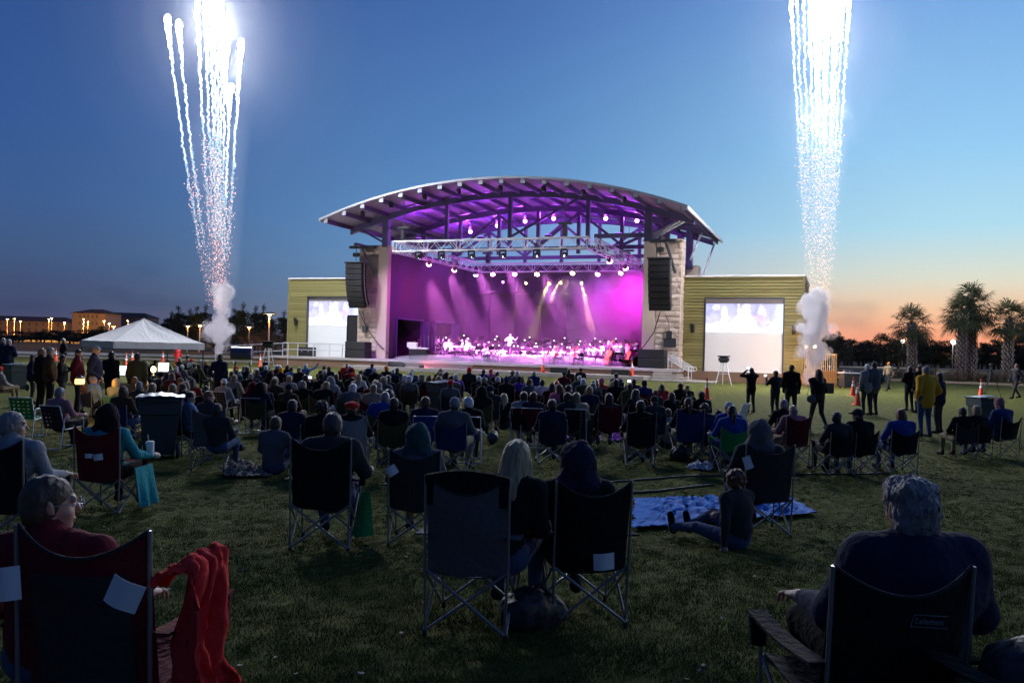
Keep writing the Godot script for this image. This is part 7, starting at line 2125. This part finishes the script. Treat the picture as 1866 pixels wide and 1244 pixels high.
	# people standing on the left
	st = [[398, 645, 745, "short", "dark", "navy", "stand_pocket", "man in dark coat standing alone below the left smoke", 0.0, "black"], [57, 646, 736, "short", "brown", "navy", "stand", "boy in navy jacket with pink collar at the head of the queue", -0.7, "charcoal"],
		[72, 635, 748, "bob", "sandy", "black", "stand_turn", "sandy haired woman behind the boy in the left queue", -0.4, "black"], [88, 633, 750, "short", "silver", "brown", "stand", "grey haired man in brown jacket in the left queue", -0.6, "black"],
		[111, 646, 742, "short", "dark", "black", "stand_phone", "dark haired boy in the left queue beside the brown jacket", -1.0, "charcoal"], [139, 636, 752, "short", "dark", "maroon", "stand_turn", "person in maroon scarf bending towards the queue by the lantern", -0.8, "black"],
		[170, 630, 762, "cap", "light grey", "navy", "stand_turn", "tall man in pale visor cap facing right by the canopy", -1.0, "khaki"], [200, 640, 752, "short", "dark", "black", "stand_pocket", "man in black seen from behind under the canopy", 0.0, "black"],
		[247, 643, 752, "short", "dark", "olive", "stand", "man in olive coat behind the canopy pole", 0.4, "black"], [147, 681, 752, "short", "dark", "orange", "stand", "small child lit orange by the lantern", -0.3, "denim"],
		[113, 616, 676, "short", "silver", "black", "stand_pocket", "man in black suit standing on the far path, left", 3.0, "black"], [3, 616, 700, "short", "silver", "navy", "stand", "man in dark jacket cut by the left edge", 0.2, "black"], [13, 618, 704, "short", "silver", "navy", "stand_cross", "grey haired man with folded arms at the left edge", 0.4, "black"]]
	for q in st: P(q[0], q[1], q[3], q[4], q[5], "s", "x", {"feet": q[2], "pose": q[6], "label": q[7], "turn": q[8], "legs": q[9], "bulk": 1.15})
	# empty and side chairs
	var ex := [[33, 700, 800, "lawn", "green", "green webbed lawn chair, empty, at the left", 0.1], [374, 752, 858, "tall", "grey", "camp chair with striped head band and grey back, left of centre", 0.1], [785, 745, 800, "beach", "blue", "bright blue sling chair with dark towel hung on it", 0.0], [1340, 740, 800, "lawn", "white", "folded white slatted lawn chair standing right of the green chair", 0.9], [645, 770, 862, "tall", "light grey", "camp chair with striped head band under the red beret", 0.0]]
	for q in ex:
		if q[3] == "beach" or q[0] == 645: continue
		var p := stand_at(q[0], q[2])
		chair(q[3], q[4], 1, lift(p - Vector3(0, 0, 0.3), q[6]), q[5], "empty chairs")
	P(384, 738, "short", "dark", "charcoal", "c", "grey", {"feet": 862, "pose": "sit_cross", "nochair": true, "label": "dark person slouched in the striped grey chair, left of centre", "turn": 0.0})

# ---------------------------------------------------------------- the orchestra
func fiddle(size: float) -> Mesh:   # a violin standing on its end: body below, scroll on top
	var out := [Vector2(0.0, 0.0), Vector2(0.075, 0.01), Vector2(0.1, 0.06), Vector2(0.09, 0.12), Vector2(0.06, 0.17), Vector2(0.062, 0.21), Vector2(0.08, 0.25), Vector2(0.082, 0.31), Vector2(0.05, 0.355), Vector2(0.0, 0.36)]
	var b := B.new()
	for i in out.size() - 1:
		for s in [-1, 1]:
			var a := Vector3(out[i].x * s, out[i].y, 0.02)
			var c := Vector3(out[i + 1].x * s, out[i + 1].y, 0.02)
			var a2 := a - Vector3(0, 0, 0.04)
			var c2 := c - Vector3(0, 0, 0.04)
			var m0 := Vector3(0, a.y, 0.032)
			var m1 := Vector3(0, c.y, 0.032)
			b.quad(m0, m1, c, a); b.quad(a2, a, c, c2); b.quad(Vector3(0, a.y, -0.03), a2, c2, Vector3(0, c.y, -0.03))
	b.rbox(Vector3(0, 0.42, 0.03), Vector3(0.026, 0.3, 0.02), 0.004)
	b.ball(Vector3(0, 0.58, 0.02), Vector3(0.018, 0.025, 0.02), 8, 6)
	b.box(Vector3(0, 0.14, 0.045), Vector3(0.04, 0.004, 0.03))
	for v in b.v.size(): b.v[v] *= size
	return b.mesh()

func orchestra() -> void:
	M.varnish = mat(rgb(0.25, 0.07, 0.02), 0.3)
	M.brass = mat(rgb(0.75, 0.5, 0.15), 0.25, 0.9)
	var chair_m := B.new()
	chair_m.rbox(Vector3(0, 0.42, 0), Vector3(0.42, 0.04, 0.4), 0.015).rbox(Vector3(0, 0.72, 0.21), Vector3(0.42, 0.3, 0.03), 0.012)
	for q in [[-0.19, -0.17], [0.19, -0.17], [-0.19, 0.2], [0.19, 0.2]]: chair_m.tube([Vector3(q[0], 0, q[1]), Vector3(q[0], 0.42 if q[1] < 0 else 0.8, q[1])], 0.014, -1, 5)
	var chair_mesh := chair_m.mesh()
	var stand_mesh := B.new().tube([Vector3(0, 0.03, 0), Vector3(0, 0.95, 0)], 0.014, -1, 5).tube([Vector3(-0.2, 0, 0.15), Vector3(0, 0.1, 0), Vector3(0.2, 0, 0.15)], 0.012, -1, 5).box(Vector3(0, 1.08, 0.05), Vector3(0.5, 0.34, 0.015), Basis(Vector3.RIGHT, -0.35)).mesh()
	var sheet_mesh := B.new().box(Vector3(0, 1.085, 0.065), Vector3(0.44, 0.29, 0.006), Basis(Vector3.RIGHT, -0.35)).mesh()
	var bulb := B.new().ball(Vector3(0, 1.27, 0.02), Vector3(0.05, 0.04, 0.04), 8, 6).mesh()
	var bulb_m := glow(rgb(1.0, 0.85, 0.9), 7.0)
	var vio := fiddle(1.0)
	var cel := fiddle(2.05)
	var bow := B.new().tube([Vector3(-0.38, 0, 0), Vector3(0.38, 0, 0)], 0.008, -1, 5).mesh()
	var centre := Vector3(0.9, 0, -0.6)
	var rows := [[2.5, 9, 0.0, "front"], [3.7, 13, 0.0, "second"], [4.9, 15, 0.25, "third"], [6.1, 16, 0.5, "fourth"], [7.4, 17, 0.75, "back"]]
	var tops := ["white", "white", "light grey", "black", "white", "mauve"]
	var ords := ["first", "second", "third", "fourth", "fifth", "sixth", "seventh", "eighth", "ninth", "tenth", "eleventh", "twelfth", "thirteenth", "fourteenth", "fifteenth", "sixteenth", "seventeenth"]
	for r in rows.size():
		var q = rows[r]
		if q[2] > 0:
			var rb := B.new()
			var prev := []
			for i in 19:
				var a := deg_to_rad(-78 + i * 156.0 / 18)
				var d := Vector3(sin(a) * 1.22, 0, -cos(a) * 0.9)
				var row := [centre + d * (q[0] - 0.55) + Vector3(0, 0.79, 0), centre + d * (q[0] - 0.55) + Vector3(0, 0.79 + q[2], 0), centre + d * (q[0] + 0.62) + Vector3(0, 0.79 + q[2], 0), centre + d * (q[0] + 0.62) + Vector3(0, 0.79, 0)]
				if prev:
					for j in 3: rb.quad(prev[j], prev[j + 1], row[j + 1], row[j])
				prev = row
			var ro := part("riser", rb.mesh(), M.black_matt, self, S)
			tag(ro, "curved black riser under the %s row of the orchestra" % q[3], "riser")
		for i in q[1]:
			var a := deg_to_rad(lerpf(-80, 80, float(i) / (q[1] - 1)) + (r % 2) * 3.0)
			var p: Vector3 = centre + Vector3(sin(a) * 1.22, 0, -cos(a) * 0.9) * q[0] + Vector3(rng.randf_range(-0.12, 0.12), 0.79 + q[2], rng.randf_range(-0.12, 0.12))
			if p.x > 9.0 or p.x < -7.0: continue
			var face := atan2(p.x - centre.x, p.z - centre.z - 1.0)
			var tf := on(p, face)
			var strings := r < 2
			var low = strings and i >= q[1] - 3
			var job := "cellist" if low else ("violinist" if strings else ("woodwind player" if r < 4 else "brass player"))
			var top: String = tops[(i * 5 + r * 3) % 6]
			var hs: Array = [["short", "dark"], ["bob", "brown"], ["short", "silver"], ["bun", "dark"], ["short", "brown"], ["bob", "blond"], ["bald", "silver"]][(i * 3 + r) % 7]
			var where := "%s from the left in the orchestra's %s row" % [ords[i], q[3]]
			figure("sit_play", hs[0], hs[1], top, "black", 2, tf, "seated %s in %s, %s" % [job, top, where], "orchestra players")
			var ch := part("orchestra_chair", chair_mesh, M.black_matt, self, tf)
			tag(ch, "black orchestra chair, %s" % where, "chair", "orchestra chairs")
			var ms := thing("music_stand", "black music stand with small lamp, %s" % where, "music stand", tf * Transform3D(Basis.IDENTITY, Vector3(0.0, 0, -0.78)), "music stands")
			part("stand_frame", stand_mesh, M.black, ms)
			part("sheet_music", sheet_mesh, M.paper, ms)
			if (i + r) % 2: part("lamp_bulb", bulb, bulb_m, ms)
			var it := tf * Transform3D(Basis(Vector3.UP, 0.3) * Basis(Vector3.RIGHT, -1.5), Vector3(-0.1, 0.93, -0.06))
			if low:
				var ce := thing("cello", "brown cello, %s" % where, "cello", tf * Transform3D(Basis(Vector3.RIGHT, 0.25), Vector3(0, 0.1, -0.5)) * Transform3D(Basis(Vector3.UP, PI), Vector3.ZERO))
				part("body", cel, M.varnish, ce)
				part("bow", bow, M.black, ce, Transform3D(Basis(Vector3.BACK, 0.2), Vector3(0, 0.34, 0.1)))
			elif strings:
				var ve := thing("violin", "violin held by the player %s" % where, "violin", it)
				part("body", vio, M.varnish, ve)
				part("bow", bow, M.black, ve, Transform3D(Basis(Vector3.BACK, 0.25), Vector3(0.1, 0.2, 0.07)))
			elif r < 4:
				var ob := part("clarinet", B.new().tube([Vector3(0, 0.98, -0.05), Vector3(0, 0.6, -0.42)], 0.016, 0.018, 7).lathe([Vector2(0.018, 0.0), Vector2(0.04, -0.07)], Vector3(0, 0.6, -0.42), 10, Basis(Vector3.RIGHT, 0.8)).mesh(), M.black, self, tf)
				tag(ob, "black clarinet played %s" % where, "clarinet")
			else:
				var tb := thing("trumpet", "brass trumpet held by the player %s" % where, "trumpet", tf * Transform3D(Basis.IDENTITY, Vector3(0.02, 0.98, -0.1)))
				part("tube", B.new().tube([Vector3(0, 0, 0), Vector3(0, 0, -0.42)], 0.012, -1, 6).tube([Vector3(0, -0.06, -0.1), Vector3(0, -0.06, -0.3), Vector3(0, 0.0, -0.32)], 0.012, -1, 6).mesh(), M.brass, tb)
				part("bell", B.new().lathe([Vector2(0.012, 0.0), Vector2(0.02, 0.08), Vector2(0.062, 0.14)], Vector3(0, 0, -0.4), 14, Basis(Vector3.RIGHT, -PI / 2)).mesh(), M.brass, tb)
	# soloists and standing people
	var pod := thing("podium", "square black conductor's podium at the front of the stage", "podium", on(Vector3(-0.45, 0.79, -1.9)))
	part("step_box", B.new().rbox(Vector3(0, 0.22, 0), Vector3(1.1, 0.44, 1.1), 0.02).mesh(), M.black_matt, pod)
	figure("stand_lead", "short", "silver", "white", "black", 1, on(Vector3(-0.45, 1.23, -1.9), 0.1), "conductor in white jacket with arms spread, back to the lawn", "")
	var cd := thing("music_stand", "broad white topped conductor's stand beside the podium", "music stand", on(Vector3(0.5, 0.79, -2.5), 0.2))
	part("stand_frame", stand_mesh, M.black, cd)
	part("desk", B.new().rbox(Vector3(0, 1.15, 0), Vector3(1.0, 0.1, 0.6), 0.02).mesh(), M.white_paint, cd)
	figure("stand", "short", "dark", "white", "black", 1, on(Vector3(-4.05, 0.79, -1.9), PI * 0.8), "standing soloist in white shirt left of the conductor", "")
	figure("stand", "short", "dark", "white", "black", 1, on(Vector3(-5.9, 0.79, -2.0), PI * 0.75), "standing player in white with keyboard at the left of the orchestra", "")
	figure("stand_phone", "short", "dark", "charcoal", "black", 1, on(Vector3(-9.6, 0.79, -4.6), PI * 0.6), "guitarist in dark clothes lit red in the left stage doorway", "")
	var gu := thing("guitar", "guitar held by the man in the stage doorway", "guitar", on(Vector3(-9.3, 1.7, -4.35), PI * 0.6) * Transform3D(Basis(Vector3.BACK, 1.0), Vector3.ZERO))
	part("body", fiddle(1.5), M.varnish, gu)
	var kb := thing("keyboard", "white keyboard on a black box at the left front of the stage", "keyboard", on(Vector3(-7.4, 0.79, -0.4), 0.2))
	part("case_body", B.new().rbox(Vector3(0, 0.4, 0), Vector3(1.4, 0.8, 0.6), 0.02).mesh(), M.black_matt, kb)
	part("keyboard_body", B.new().rbox(Vector3(0, 0.9, 0), Vector3(1.5, 0.14, 0.5), 0.02).mesh(), M.white_paint, kb)
	part("amplifier", B.new().rbox(Vector3(-0.6, 1.15, -0.3), Vector3(0.8, 0.4, 0.4), 0.03).mesh(), M.white_paint, kb)
	for i in 9:
		var ss := part("spare_stand", B.new().tube([Vector3.ZERO, Vector3(0, 1.9, 0)], 0.014, -1, 5).tube([Vector3(-0.2, 0, 0.1), Vector3(0, 0.15, 0), Vector3(0.2, 0, 0.1)], 0.012, -1, 4).mesh(), M.steel, self, on(Vector3(-8.4 + i * 0.22, 0.79, -2.6 - 0.25 * (i % 3))))
		tag(ss, "thin silver microphone pole in the cluster left of the keyboard, %s" % ords[i], "microphone pole", "poles left of the keyboard")
	for q in [[7.3, -1.6, "front double bass player in black, silhouetted at the right", "brown double bass leaning on the front right player"], [8.3, -3.3, "second double bass player in mauve, half lost in haze", "second double bass, pale in the haze"], [9.1, -4.4, "third double bass player deep in the pink haze", "third double bass deep in the pink haze"]]:
		var tf := on(Vector3(q[0], 0.79, q[1]), PI * 0.85)
		figure("stand_bass", "short", "dark", "black" if q[0] < 8 else "mauve", "black", 1, tf, q[2], "double bass players")
		var db := thing("double_bass", q[3], "double bass", tf * Transform3D(Basis(Vector3.BACK, 0.3) * Basis(Vector3.RIGHT, 0.12), Vector3(-0.12, 0.12, -0.42)) * Transform3D(Basis(Vector3.UP, PI), Vector3.ZERO))
		part("body", fiddle(3.0), M.varnish, db)
		part("bow", bow, M.black, db, Transform3D(Basis(Vector3.BACK, 0.2), Vector3(0.1, 0.5, 0.16)))
	for q in [[4.2, -0.6, "folding table with papers before the cellos"]]:
		var tb := thing("side_table", "small white " + q[2], "table", on(Vector3(q[0] + 0.9, 0.79, q[1] + 0.2)))
		part("tabletop", B.new().rbox(Vector3(0, 0.6, 0), Vector3(1.3, 0.05, 0.5), 0.01).mesh(), M.white_paint, tb)
		for x in [-0.55, 0.55]: part("leg", B.new().tube([Vector3(x, 0, 0), Vector3(x * 0.8, 0.58, 0)], 0.02, -1, 5).mesh(), M.white_paint, tb)
	# air: low stage fog and lit haze
	haze_volume("thick white stage fog lying along the floor, centre right", on(Vector3(2.2, 0.95, -2.0)), Vector3(13, 1.0, 5.5), 0.55)
	haze_volume("stage fog lying along the floor at the left", on(Vector3(-5.0, 0.9, -0.6)), Vector3(9, 0.7, 4.0), 0.4)
	haze_volume("stage fog spilling over the front edge of the deck in red light", on(Vector3(-5.0, 0.6, 2.4)), Vector3(7, 1.2, 2.6), 0.22)
	var rg := RandomNumberGenerator.new()
	rg.seed = 31
	for i in 16:
		var r := rg.randf_range(2.2, 5.5)
		haze_volume("pink lit haze billowing over the right half of the stage", on(Vector3(rg.randf_range(3.6, 9.0), rg.randf_range(2.0, 7.0), rg.randf_range(-12.5, -4.0)), rg.randf() * 3), Vector3(r, r * rg.randf_range(0.6, 1.1), r * 1.1), rg.randf_range(0.05, 0.12))
	for i in 7:
		var r := rg.randf_range(1.2, 3.0)
		haze_volume("pale haze drifting in the amber beams right of centre", on(Vector3(rg.randf_range(0.0, 4.0), rg.randf_range(4.5, 7.2), rg.randf_range(-11.5, -8.0)), rg.randf() * 3), Vector3(r * 1.3, r * 0.8, r), rg.randf_range(0.07, 0.13))
	haze_volume("thin haze under the whole roof that shows the light beams", on(Vector3(0.0, 6.5, -6.0)), Vector3(24, 15, 18), 0.0035)

func people_far() -> void:
	M.phone_glow = glow(rgb(0.85, 0.9, 1.0), 3.0)
	P(484.1, 659.6, "cap", "navy", "navy", "c", "black")
	P(486.5, 666.9, "short", "white", "navy", "c", "charcoal")
	P(505.8, 664.8, "short", "white", "black", "c", "navy")
	P(513.9, 670.9, "beanie", "yellow", "black", "c", "black")
	P(525.1, 664.8, "short", "brown", "black", "c", "navy")
	P(533.2, 669.0, "short", "brown", "light blue", "c", "blue")
	P(547.6, 669.3, "short", "silver", "black", "c", "navy")
	P(559.4, 662.9, "short", "white", "light blue", "c", "black", {"pose": "sit_point"})
	P(592.7, 665.8, "short", "dark", "black", "c", "black")
	P(601.5, 667.4, "short", "dark", "navy", "c", "black")
	P(593.5, 674.4, "cap", "white", "black", "c", "charcoal")
	P(629.6, 661.3, "bob", "sandy", "red", "c", "maroon")
	P(639.3, 665.8, "bushy", "white", "maroon", "c", "black")
	P(641.7, 671.2, "hood", "maroon", "maroon", "c", "black")
	P(659.4, 674.1, "short", "dark", "charcoal", "c", "black")
	P(674.7, 662.5, "cap", "navy", "dark blue", "c", "navy")
	P(684.3, 670.9, "short", "white", "black", "c", "black")
	P(705.2, 668.2, "beanie", "orange", "black", "c", "black")
	P(717.3, 672.5, "short", "white", "navy", "c", "black")
	P(656.5, 681.4, "long", "blond", "white", "c", "navy")
	P(678.7, 693.1, "short", "auburn", "maroon", "c", "maroon")
	P(701.2, 687.0, "curly", "tan", "grey", "c", "grey")
	P(691.6, 696.6, "short", "silver", "grey", "c", "grey")
	P(694.0, 713.0, "short", "silver", "blue", "c", "olive", {"size": 1.02})
	P(710.0, 710.0, "long", "brown", "black", "c", "black")
	P(615.2, 681.4, "short", "brown", "charcoal", "c", "black")
	P(604.7, 688.3, "hood", "light grey", "light grey", "c", "maroon")
	P(588.6, 694.2, "bob", "sandy", "black", "c", "olive")
	P(554.1, 693.9, "short", "silver", "black", "c", "olive")
	P(558.1, 682.6, "short", "dark", "black", "c", "black", {"pose": "sit_phone", "phone": 1})
	P(529.1, 684.1, "bob", "sandy", "light grey", "c", "black")
	P(494.6, 678.9, "hood", "black", "black", "c", "black")
	P(502.6, 689.9, "short", "brown", "brown", "c", "black")
	P(484.1, 697.9, "short", "brown", "charcoal", "c", "green")
	P(636.9, 698.2, "bob", "white", "grey", "c", "olive")
	P(534.0, 728.5, "short", "dark", "navy", "g", "x", {"pose": "ground_hug", "size": 1.15})
	P(591.1, 732.3, "curly", "dark", "black", "c", "black")
	P(642.5, 731.7, "beret", "red", "black", "t", "light grey")
	P(504.2, 759.3, "short", "brown", "grey", "g", "x", {"pose": "ground_hug", "size": 1.05})
	P(724.9, 670.5, "short", "dark", "charcoal", "c", "black")
	P(750.7, 673.5, "short", "dark", "navy", "c", "navy")
	P(738.6, 684.1, "bushy", "white", "charcoal", "c", "brown")
	P(746.1, 685.4, "bushy", "white", "grey", "c", "brown")
	P(703.2, 686.5, "short", "tan", "grey", "c", "black")
	P(709.6, 684.1, "long", "dark", "navy", "c", "blue")
	P(770.8, 683.3, "bushy", "silver", "dark teal", "c", "navy")
	P(783.9, 684.1, "long", "auburn", "black", "c", "maroon")
	P(801.3, 684.9, "long", "blond", "black", "c", "black")
	P(802.9, 679.3, "short", "dark", "charcoal", "c", "black")
	P(815.0, 677.7, "short", "dark", "black", "c", "black")
	P(823.0, 684.9, "long", "dark", "navy", "c", "black")
	P(831.1, 681.4, "short", "white", "purple", "c", "black")
	P(855.2, 670.5, "beanie", "red", "charcoal", "c", "black", {"size": 1.1})
	P(880.9, 672.9, "short", "dark", "navy", "c", "black")
	P(886.2, 682.5, "cap", "purple", "charcoal", "c", "black")
	P(872.1, 684.9, "short", "white", "black", "c", "navy")
	P(882.7, 687.3, "short", "silver", "black", "c", "black")
	P(895.4, 672.1, "short", "red", "pink", "c", "maroon")  # pinkish light on this person is put into hair and top colours
	P(907.4, 686.2, "short", "white", "black", "c", "black")
	P(922.7, 687.3, "beanie", "dark blue", "black", "c", "black")
	P(934.8, 675.3, "short", "brown", "charcoal", "c", "navy")
	P(943.6, 676.1, "bob", "white", "grey", "c", "charcoal")
	P(710.0, 710.7, "long", "brown", "black", "c", "navy")
	P(718.5, 725.1, "short", "dark", "black", "c", "olive")
	P(774.8, 722.7, "short", "brown", "navy", "b", "blue")
	P(855.2, 724.0, "short", "white", "black", "l", "black")
	P(918.7, 717.1, "long", "blond", "black", "g", "x", {"size": 1.05})
	P(955.7, 713.4, "short", "dark", "charcoal", "c", "black")
	P(973.0, 676.4, "short", "silver", "dark blue", "c", "blue")
	P(965.7, 690.6, "short", "auburn", "grey", "c", "maroon")
	P(989.0, 691.7, "short", "dark", "white", "c", "maroon")
	P(1005.1, 697.3, "long", "dark", "black", "c", "black")
	P(1014.0, 694.1, "short", "red", "pink", "c", "black")
	P(1018.8, 700.6, "long", "auburn", "pink", "c", "black")
	P(1006.7, 705.4, "short", "dark", "navy", "g", "x")
	P(1036.5, 701.4, "short", "dark", "black", "c", "navy")
	P(1056.1, 684.5, "short", "white", "dark teal", "c", "blue")
	P(1076.7, 696.5, "bob", "silver", "charcoal", "c", "black")
	P(1081.2, 693.3, "short", "dark", "charcoal", "c", "black")
	P(1096.0, 690.1, "beanie", "pink", "red", "c", "black")
	P(1112.1, 694.9, "bob", "blond", "black", "c", "black")
	P(1121.7, 690.1, "short", "dark", "black", "c", "black", {"size": 1.08})
	P(1153.1, 690.1, "short", "dark", "navy", "c", "red", {"pose": "sit_phone", "phone": 1})
	P(955.3, 713.4, "short", "dark", "light grey", "b", "maroon")
	P(973.0, 714.2, "short", "dark", "charcoal", "b", "maroon")
	P(1005.1, 727.6, "short", "dark", "navy", "c", "navy")
	P(1034.9, 715.5, "short", "dark", "charcoal", "c", "black")
	P(1051.0, 715.8, "bob", "sandy", "tan", "l", "charcoal")
	P(1065.4, 734.0, "pony", "dark", "olive", "g", "x", {"size": 1.1})
	P(1108.8, 717.1, "bob", "dark", "charcoal", "t", "maroon")
	P(1157.9, 709.4, "long", "dark", "black", "c", "black")
	P(1186.8, 720.7, "cap", "charcoal", "charcoal", "c", "navy")
	P(1166.7, 729.8, "short", "dark", "black", "t", "black", {"size": 1.02})
	P(1176.9, 704.6, "short", "dark", "grey", "g", "x")
	P(1194.6, 710.2, "short", "dark", "charcoal", "g", "x")
	P(1205.8, 698.9, "long", "brown", "red", "g", "x", {"size": 1.1})
	P(1223.5, 714.7, "long", "dark", "black", "g", "x", {"size": 1.05})
	P(1239.6, 697.3, "short", "dark", "black", "g", "x", {"size": 1.15})
	P(1252.5, 701.4, "bob", "blond", "charcoal", "g", "x")
	P(1254.9, 711.0, "cap", "charcoal", "black", "g", "x")
	P(1278.2, 712.6, "short", "dark", "black", "g", "x", {"pose": "ground_hug", "size": 1.15})
	P(1217.1, 744.5, "short", "brown", "light grey", "g", "x", {"size": 1.0})
	P(1253.3, 724.7, "pony", "brown", "black", "t", "dark blue", {"size": 1.04})
	P(1281.4, 735.9, "curly", "brown", "navy", "t", "dark blue", {"size": 0.92})
	P(1308.7, 746.4, "short", "dark", "navy", "g", "x")
	P(1326.4, 733.2, "cap", "white", "blue", "c", "black")
	P(1331.3, 739.1, "pony", "dark", "blue", "c", "green")
	P(176.1, 686.5, "short", "silver", "light blue", "c", "navy", {"turn": -.3})
	P(216.8, 690.0, "bob", "blond", "grey", "c", "dark teal")
	P(249.2, 686.8, "short", "brown", "charcoal", "c", "black")
	P(229.9, 704.5, "bob", "brown", "brown", "c", "dark blue")
	P(115.8, 706.4, "short", "silver", "mauve", "l", "charcoal")
	P(4.8, 668.3, "cap", "red", "light grey", "c", "navy")
	P(6.4, 645.0, "short", "sandy", "navy", "c", "black")
	P(24.1, 648.2, "short", "dark", "dark blue", "c", "dark blue")
	P(289.0, 677.6, "beanie", "black", "charcoal", "c", "black", {"turn": -.5})
	P(334.9, 689.1, "short", "brown", "grey", "c", "black", {"turn": -.6})
	P(354.2, 690.8, "long", "dark", "maroon", "c", "maroon")
	P(355.8, 714.9, "short", "dark", "light blue", "c", "black", {"turn": -.8})
	P(385.5, 713.3, "short", "auburn", "charcoal", "c", "navy")
	P(379.9, 703.6, "short", "brown", "black", "c", "black")
	P(412.1, 690.8, "cap", "white", "light grey", "l", "charcoal")
	P(462.7, 698.8, "hood", "maroon", "maroon", "l", "charcoal")
	P(264.9, 657.0, "short", "dark", "navy", "c", "black")
	P(271.4, 659.4, "short", "silver", "black", "c", "black")
	P(280.2, 655.4, "short", "brown", "black", "c", "black")
	P(308.3, 657.8, "hood", "navy", "navy", "c", "black")
	P(317.2, 666.6, "short", "silver", "grey", "c", "navy")
	P(323.6, 671.1, "short", "silver", "maroon", "c", "maroon")
	P(330.0, 651.4, "short", "silver", "charcoal", "c", "black")
	P(333.3, 665.0, "cap", "white", "grey", "c", "navy")
	P(344.5, 647.3, "short", "dark", "tan", "c", "black", {"size": 1.1})
	P(351.0, 654.1, "cap", "red", "white", "c", "black")
	P(368.6, 655.7, "cap", "white", "black", "c", "black")
	P(367.0, 663.7, "bob", "dark", "olive", "c", "black")
	P(378.6, 657.3, "bob", "blond", "charcoal", "c", "black")
	P(357.4, 661.8, "short", "dark", "tan", "c", "black")
	P(433.0, 668.2, "cap", "red", "light grey", "c", "dark blue")
	P(447.4, 667.0, "short", "silver", "light grey", "c", "black")
	P(453.9, 667.9, "bob", "blond", "brown", "c", "maroon")
	P(487.6, 659.9, "cap", "navy", "charcoal", "c", "black")
	P(488.4, 666.6, "short", "silver", "charcoal", "c", "black")
	P(495.7, 673.9, "short", "brown", "black", "c", "dark teal")
	P(424.9, 676.3, "short", "dark", "dark blue", "c", "dark blue")
	P(471.6, 673.9, "short", "dark", "charcoal", "c", "black")
	P(1424.1, 728.0, "short", "silver", "black", "c", "black")
	# filler rows between those picked out above
	P(306, 668, "bob", "white", "brown", "c", "navy")
	P(506, 665, "short", "white", "maroon", "c", "black")
	P(603, 686, "cap", "navy", "tan", "c", "navy")
	P(433, 673, "short", "dark", "dark teal", "c", "charcoal")
	P(1028, 678, "cap", "navy", "maroon", "c", "charcoal")
	P(504, 687, "bob", "sandy", "olive", "c", "olive")
	P(309, 673, "cap", "navy", "navy", "c", "olive")
	P(1058, 671, "cap", "navy", "black", "c", "charcoal")
	P(1063, 690, "bob", "white", "olive", "c", "olive")
	P(317, 680, "long", "brown", "maroon", "c", "charcoal")
	P(1037, 672, "short", "dark", "brown", "c", "charcoal")
	P(821, 693, "cap", "red", "grey", "c", "navy")
	P(469, 671, "bob", "white", "dark blue", "c", "maroon")
	P(643, 680, "cap", "red", "black", "c", "charcoal")
	P(906, 677, "short", "brown", "navy", "c", "black")
	P(407, 674, "hood", "black", "black", "c", "navy")
	P(530, 700, "cap", "navy", "brown", "c", "black")
	P(471, 691, "cap", "navy", "purple", "c", "charcoal")
	P(259, 674, "bob", "brown", "tan", "c", "maroon")
	P(1073, 704, "bob", "sandy", "navy", "c", "charcoal")
	P(894, 703, "cap", "navy", "charcoal", "c", "charcoal")
	P(337, 699, "short", "brown", "black", "c", "black")
	P(707, 684, "short", "brown", "tan", "c", "charcoal")
	P(1173, 694, "beanie", "charcoal", "dark blue", "c", "maroon")
	P(452, 668, "short", "dark", "black", "c", "navy")
	P(878, 706, "hood", "black", "black", "c", "olive")
	P(801, 677, "short", "dark", "navy", "c", "olive")
	P(318, 700, "bob", "sandy", "dark blue", "c", "maroon")
	P(588, 682, "beanie", "charcoal", "black", "c", "navy")
	P(750, 677, "bob", "white", "dark blue", "c", "maroon")
	P(295, 665, "cap", "navy", "dark blue", "c", "olive")
	P(593, 674, "cap", "navy", "charcoal", "c", "charcoal")
	P(478, 699, "hood", "black", "navy", "c", "olive")
	P(342, 696, "bob", "sandy", "tan", "c", "black")
	P(803, 672, "long", "brown", "black", "c", "navy")
	P(687, 692, "short", "sandy", "dark teal", "c", "charcoal")
	P(430, 683, "bob", "sandy", "tan", "c", "charcoal")
	P(689, 682, "beanie", "charcoal", "navy", "c", "charcoal")
	P(1147, 698, "short", "dark", "olive", "c", "olive")
	P(282, 699, "bob", "sandy", "black", "c", "navy")
	P(946, 687, "beanie", "charcoal", "purple", "c", "maroon")
	P(1122, 680, "short", "dark", "dark blue", "c", "navy")
	P(258, 696, "short", "silver", "olive", "c", "maroon")
	P(1085, 692, "long", "brown", "charcoal", "c", "olive")
	P(683, 700, "short", "sandy", "tan", "c", "maroon")
	P(452, 680, "short", "silver", "black", "c", "olive")
	settle_labels()
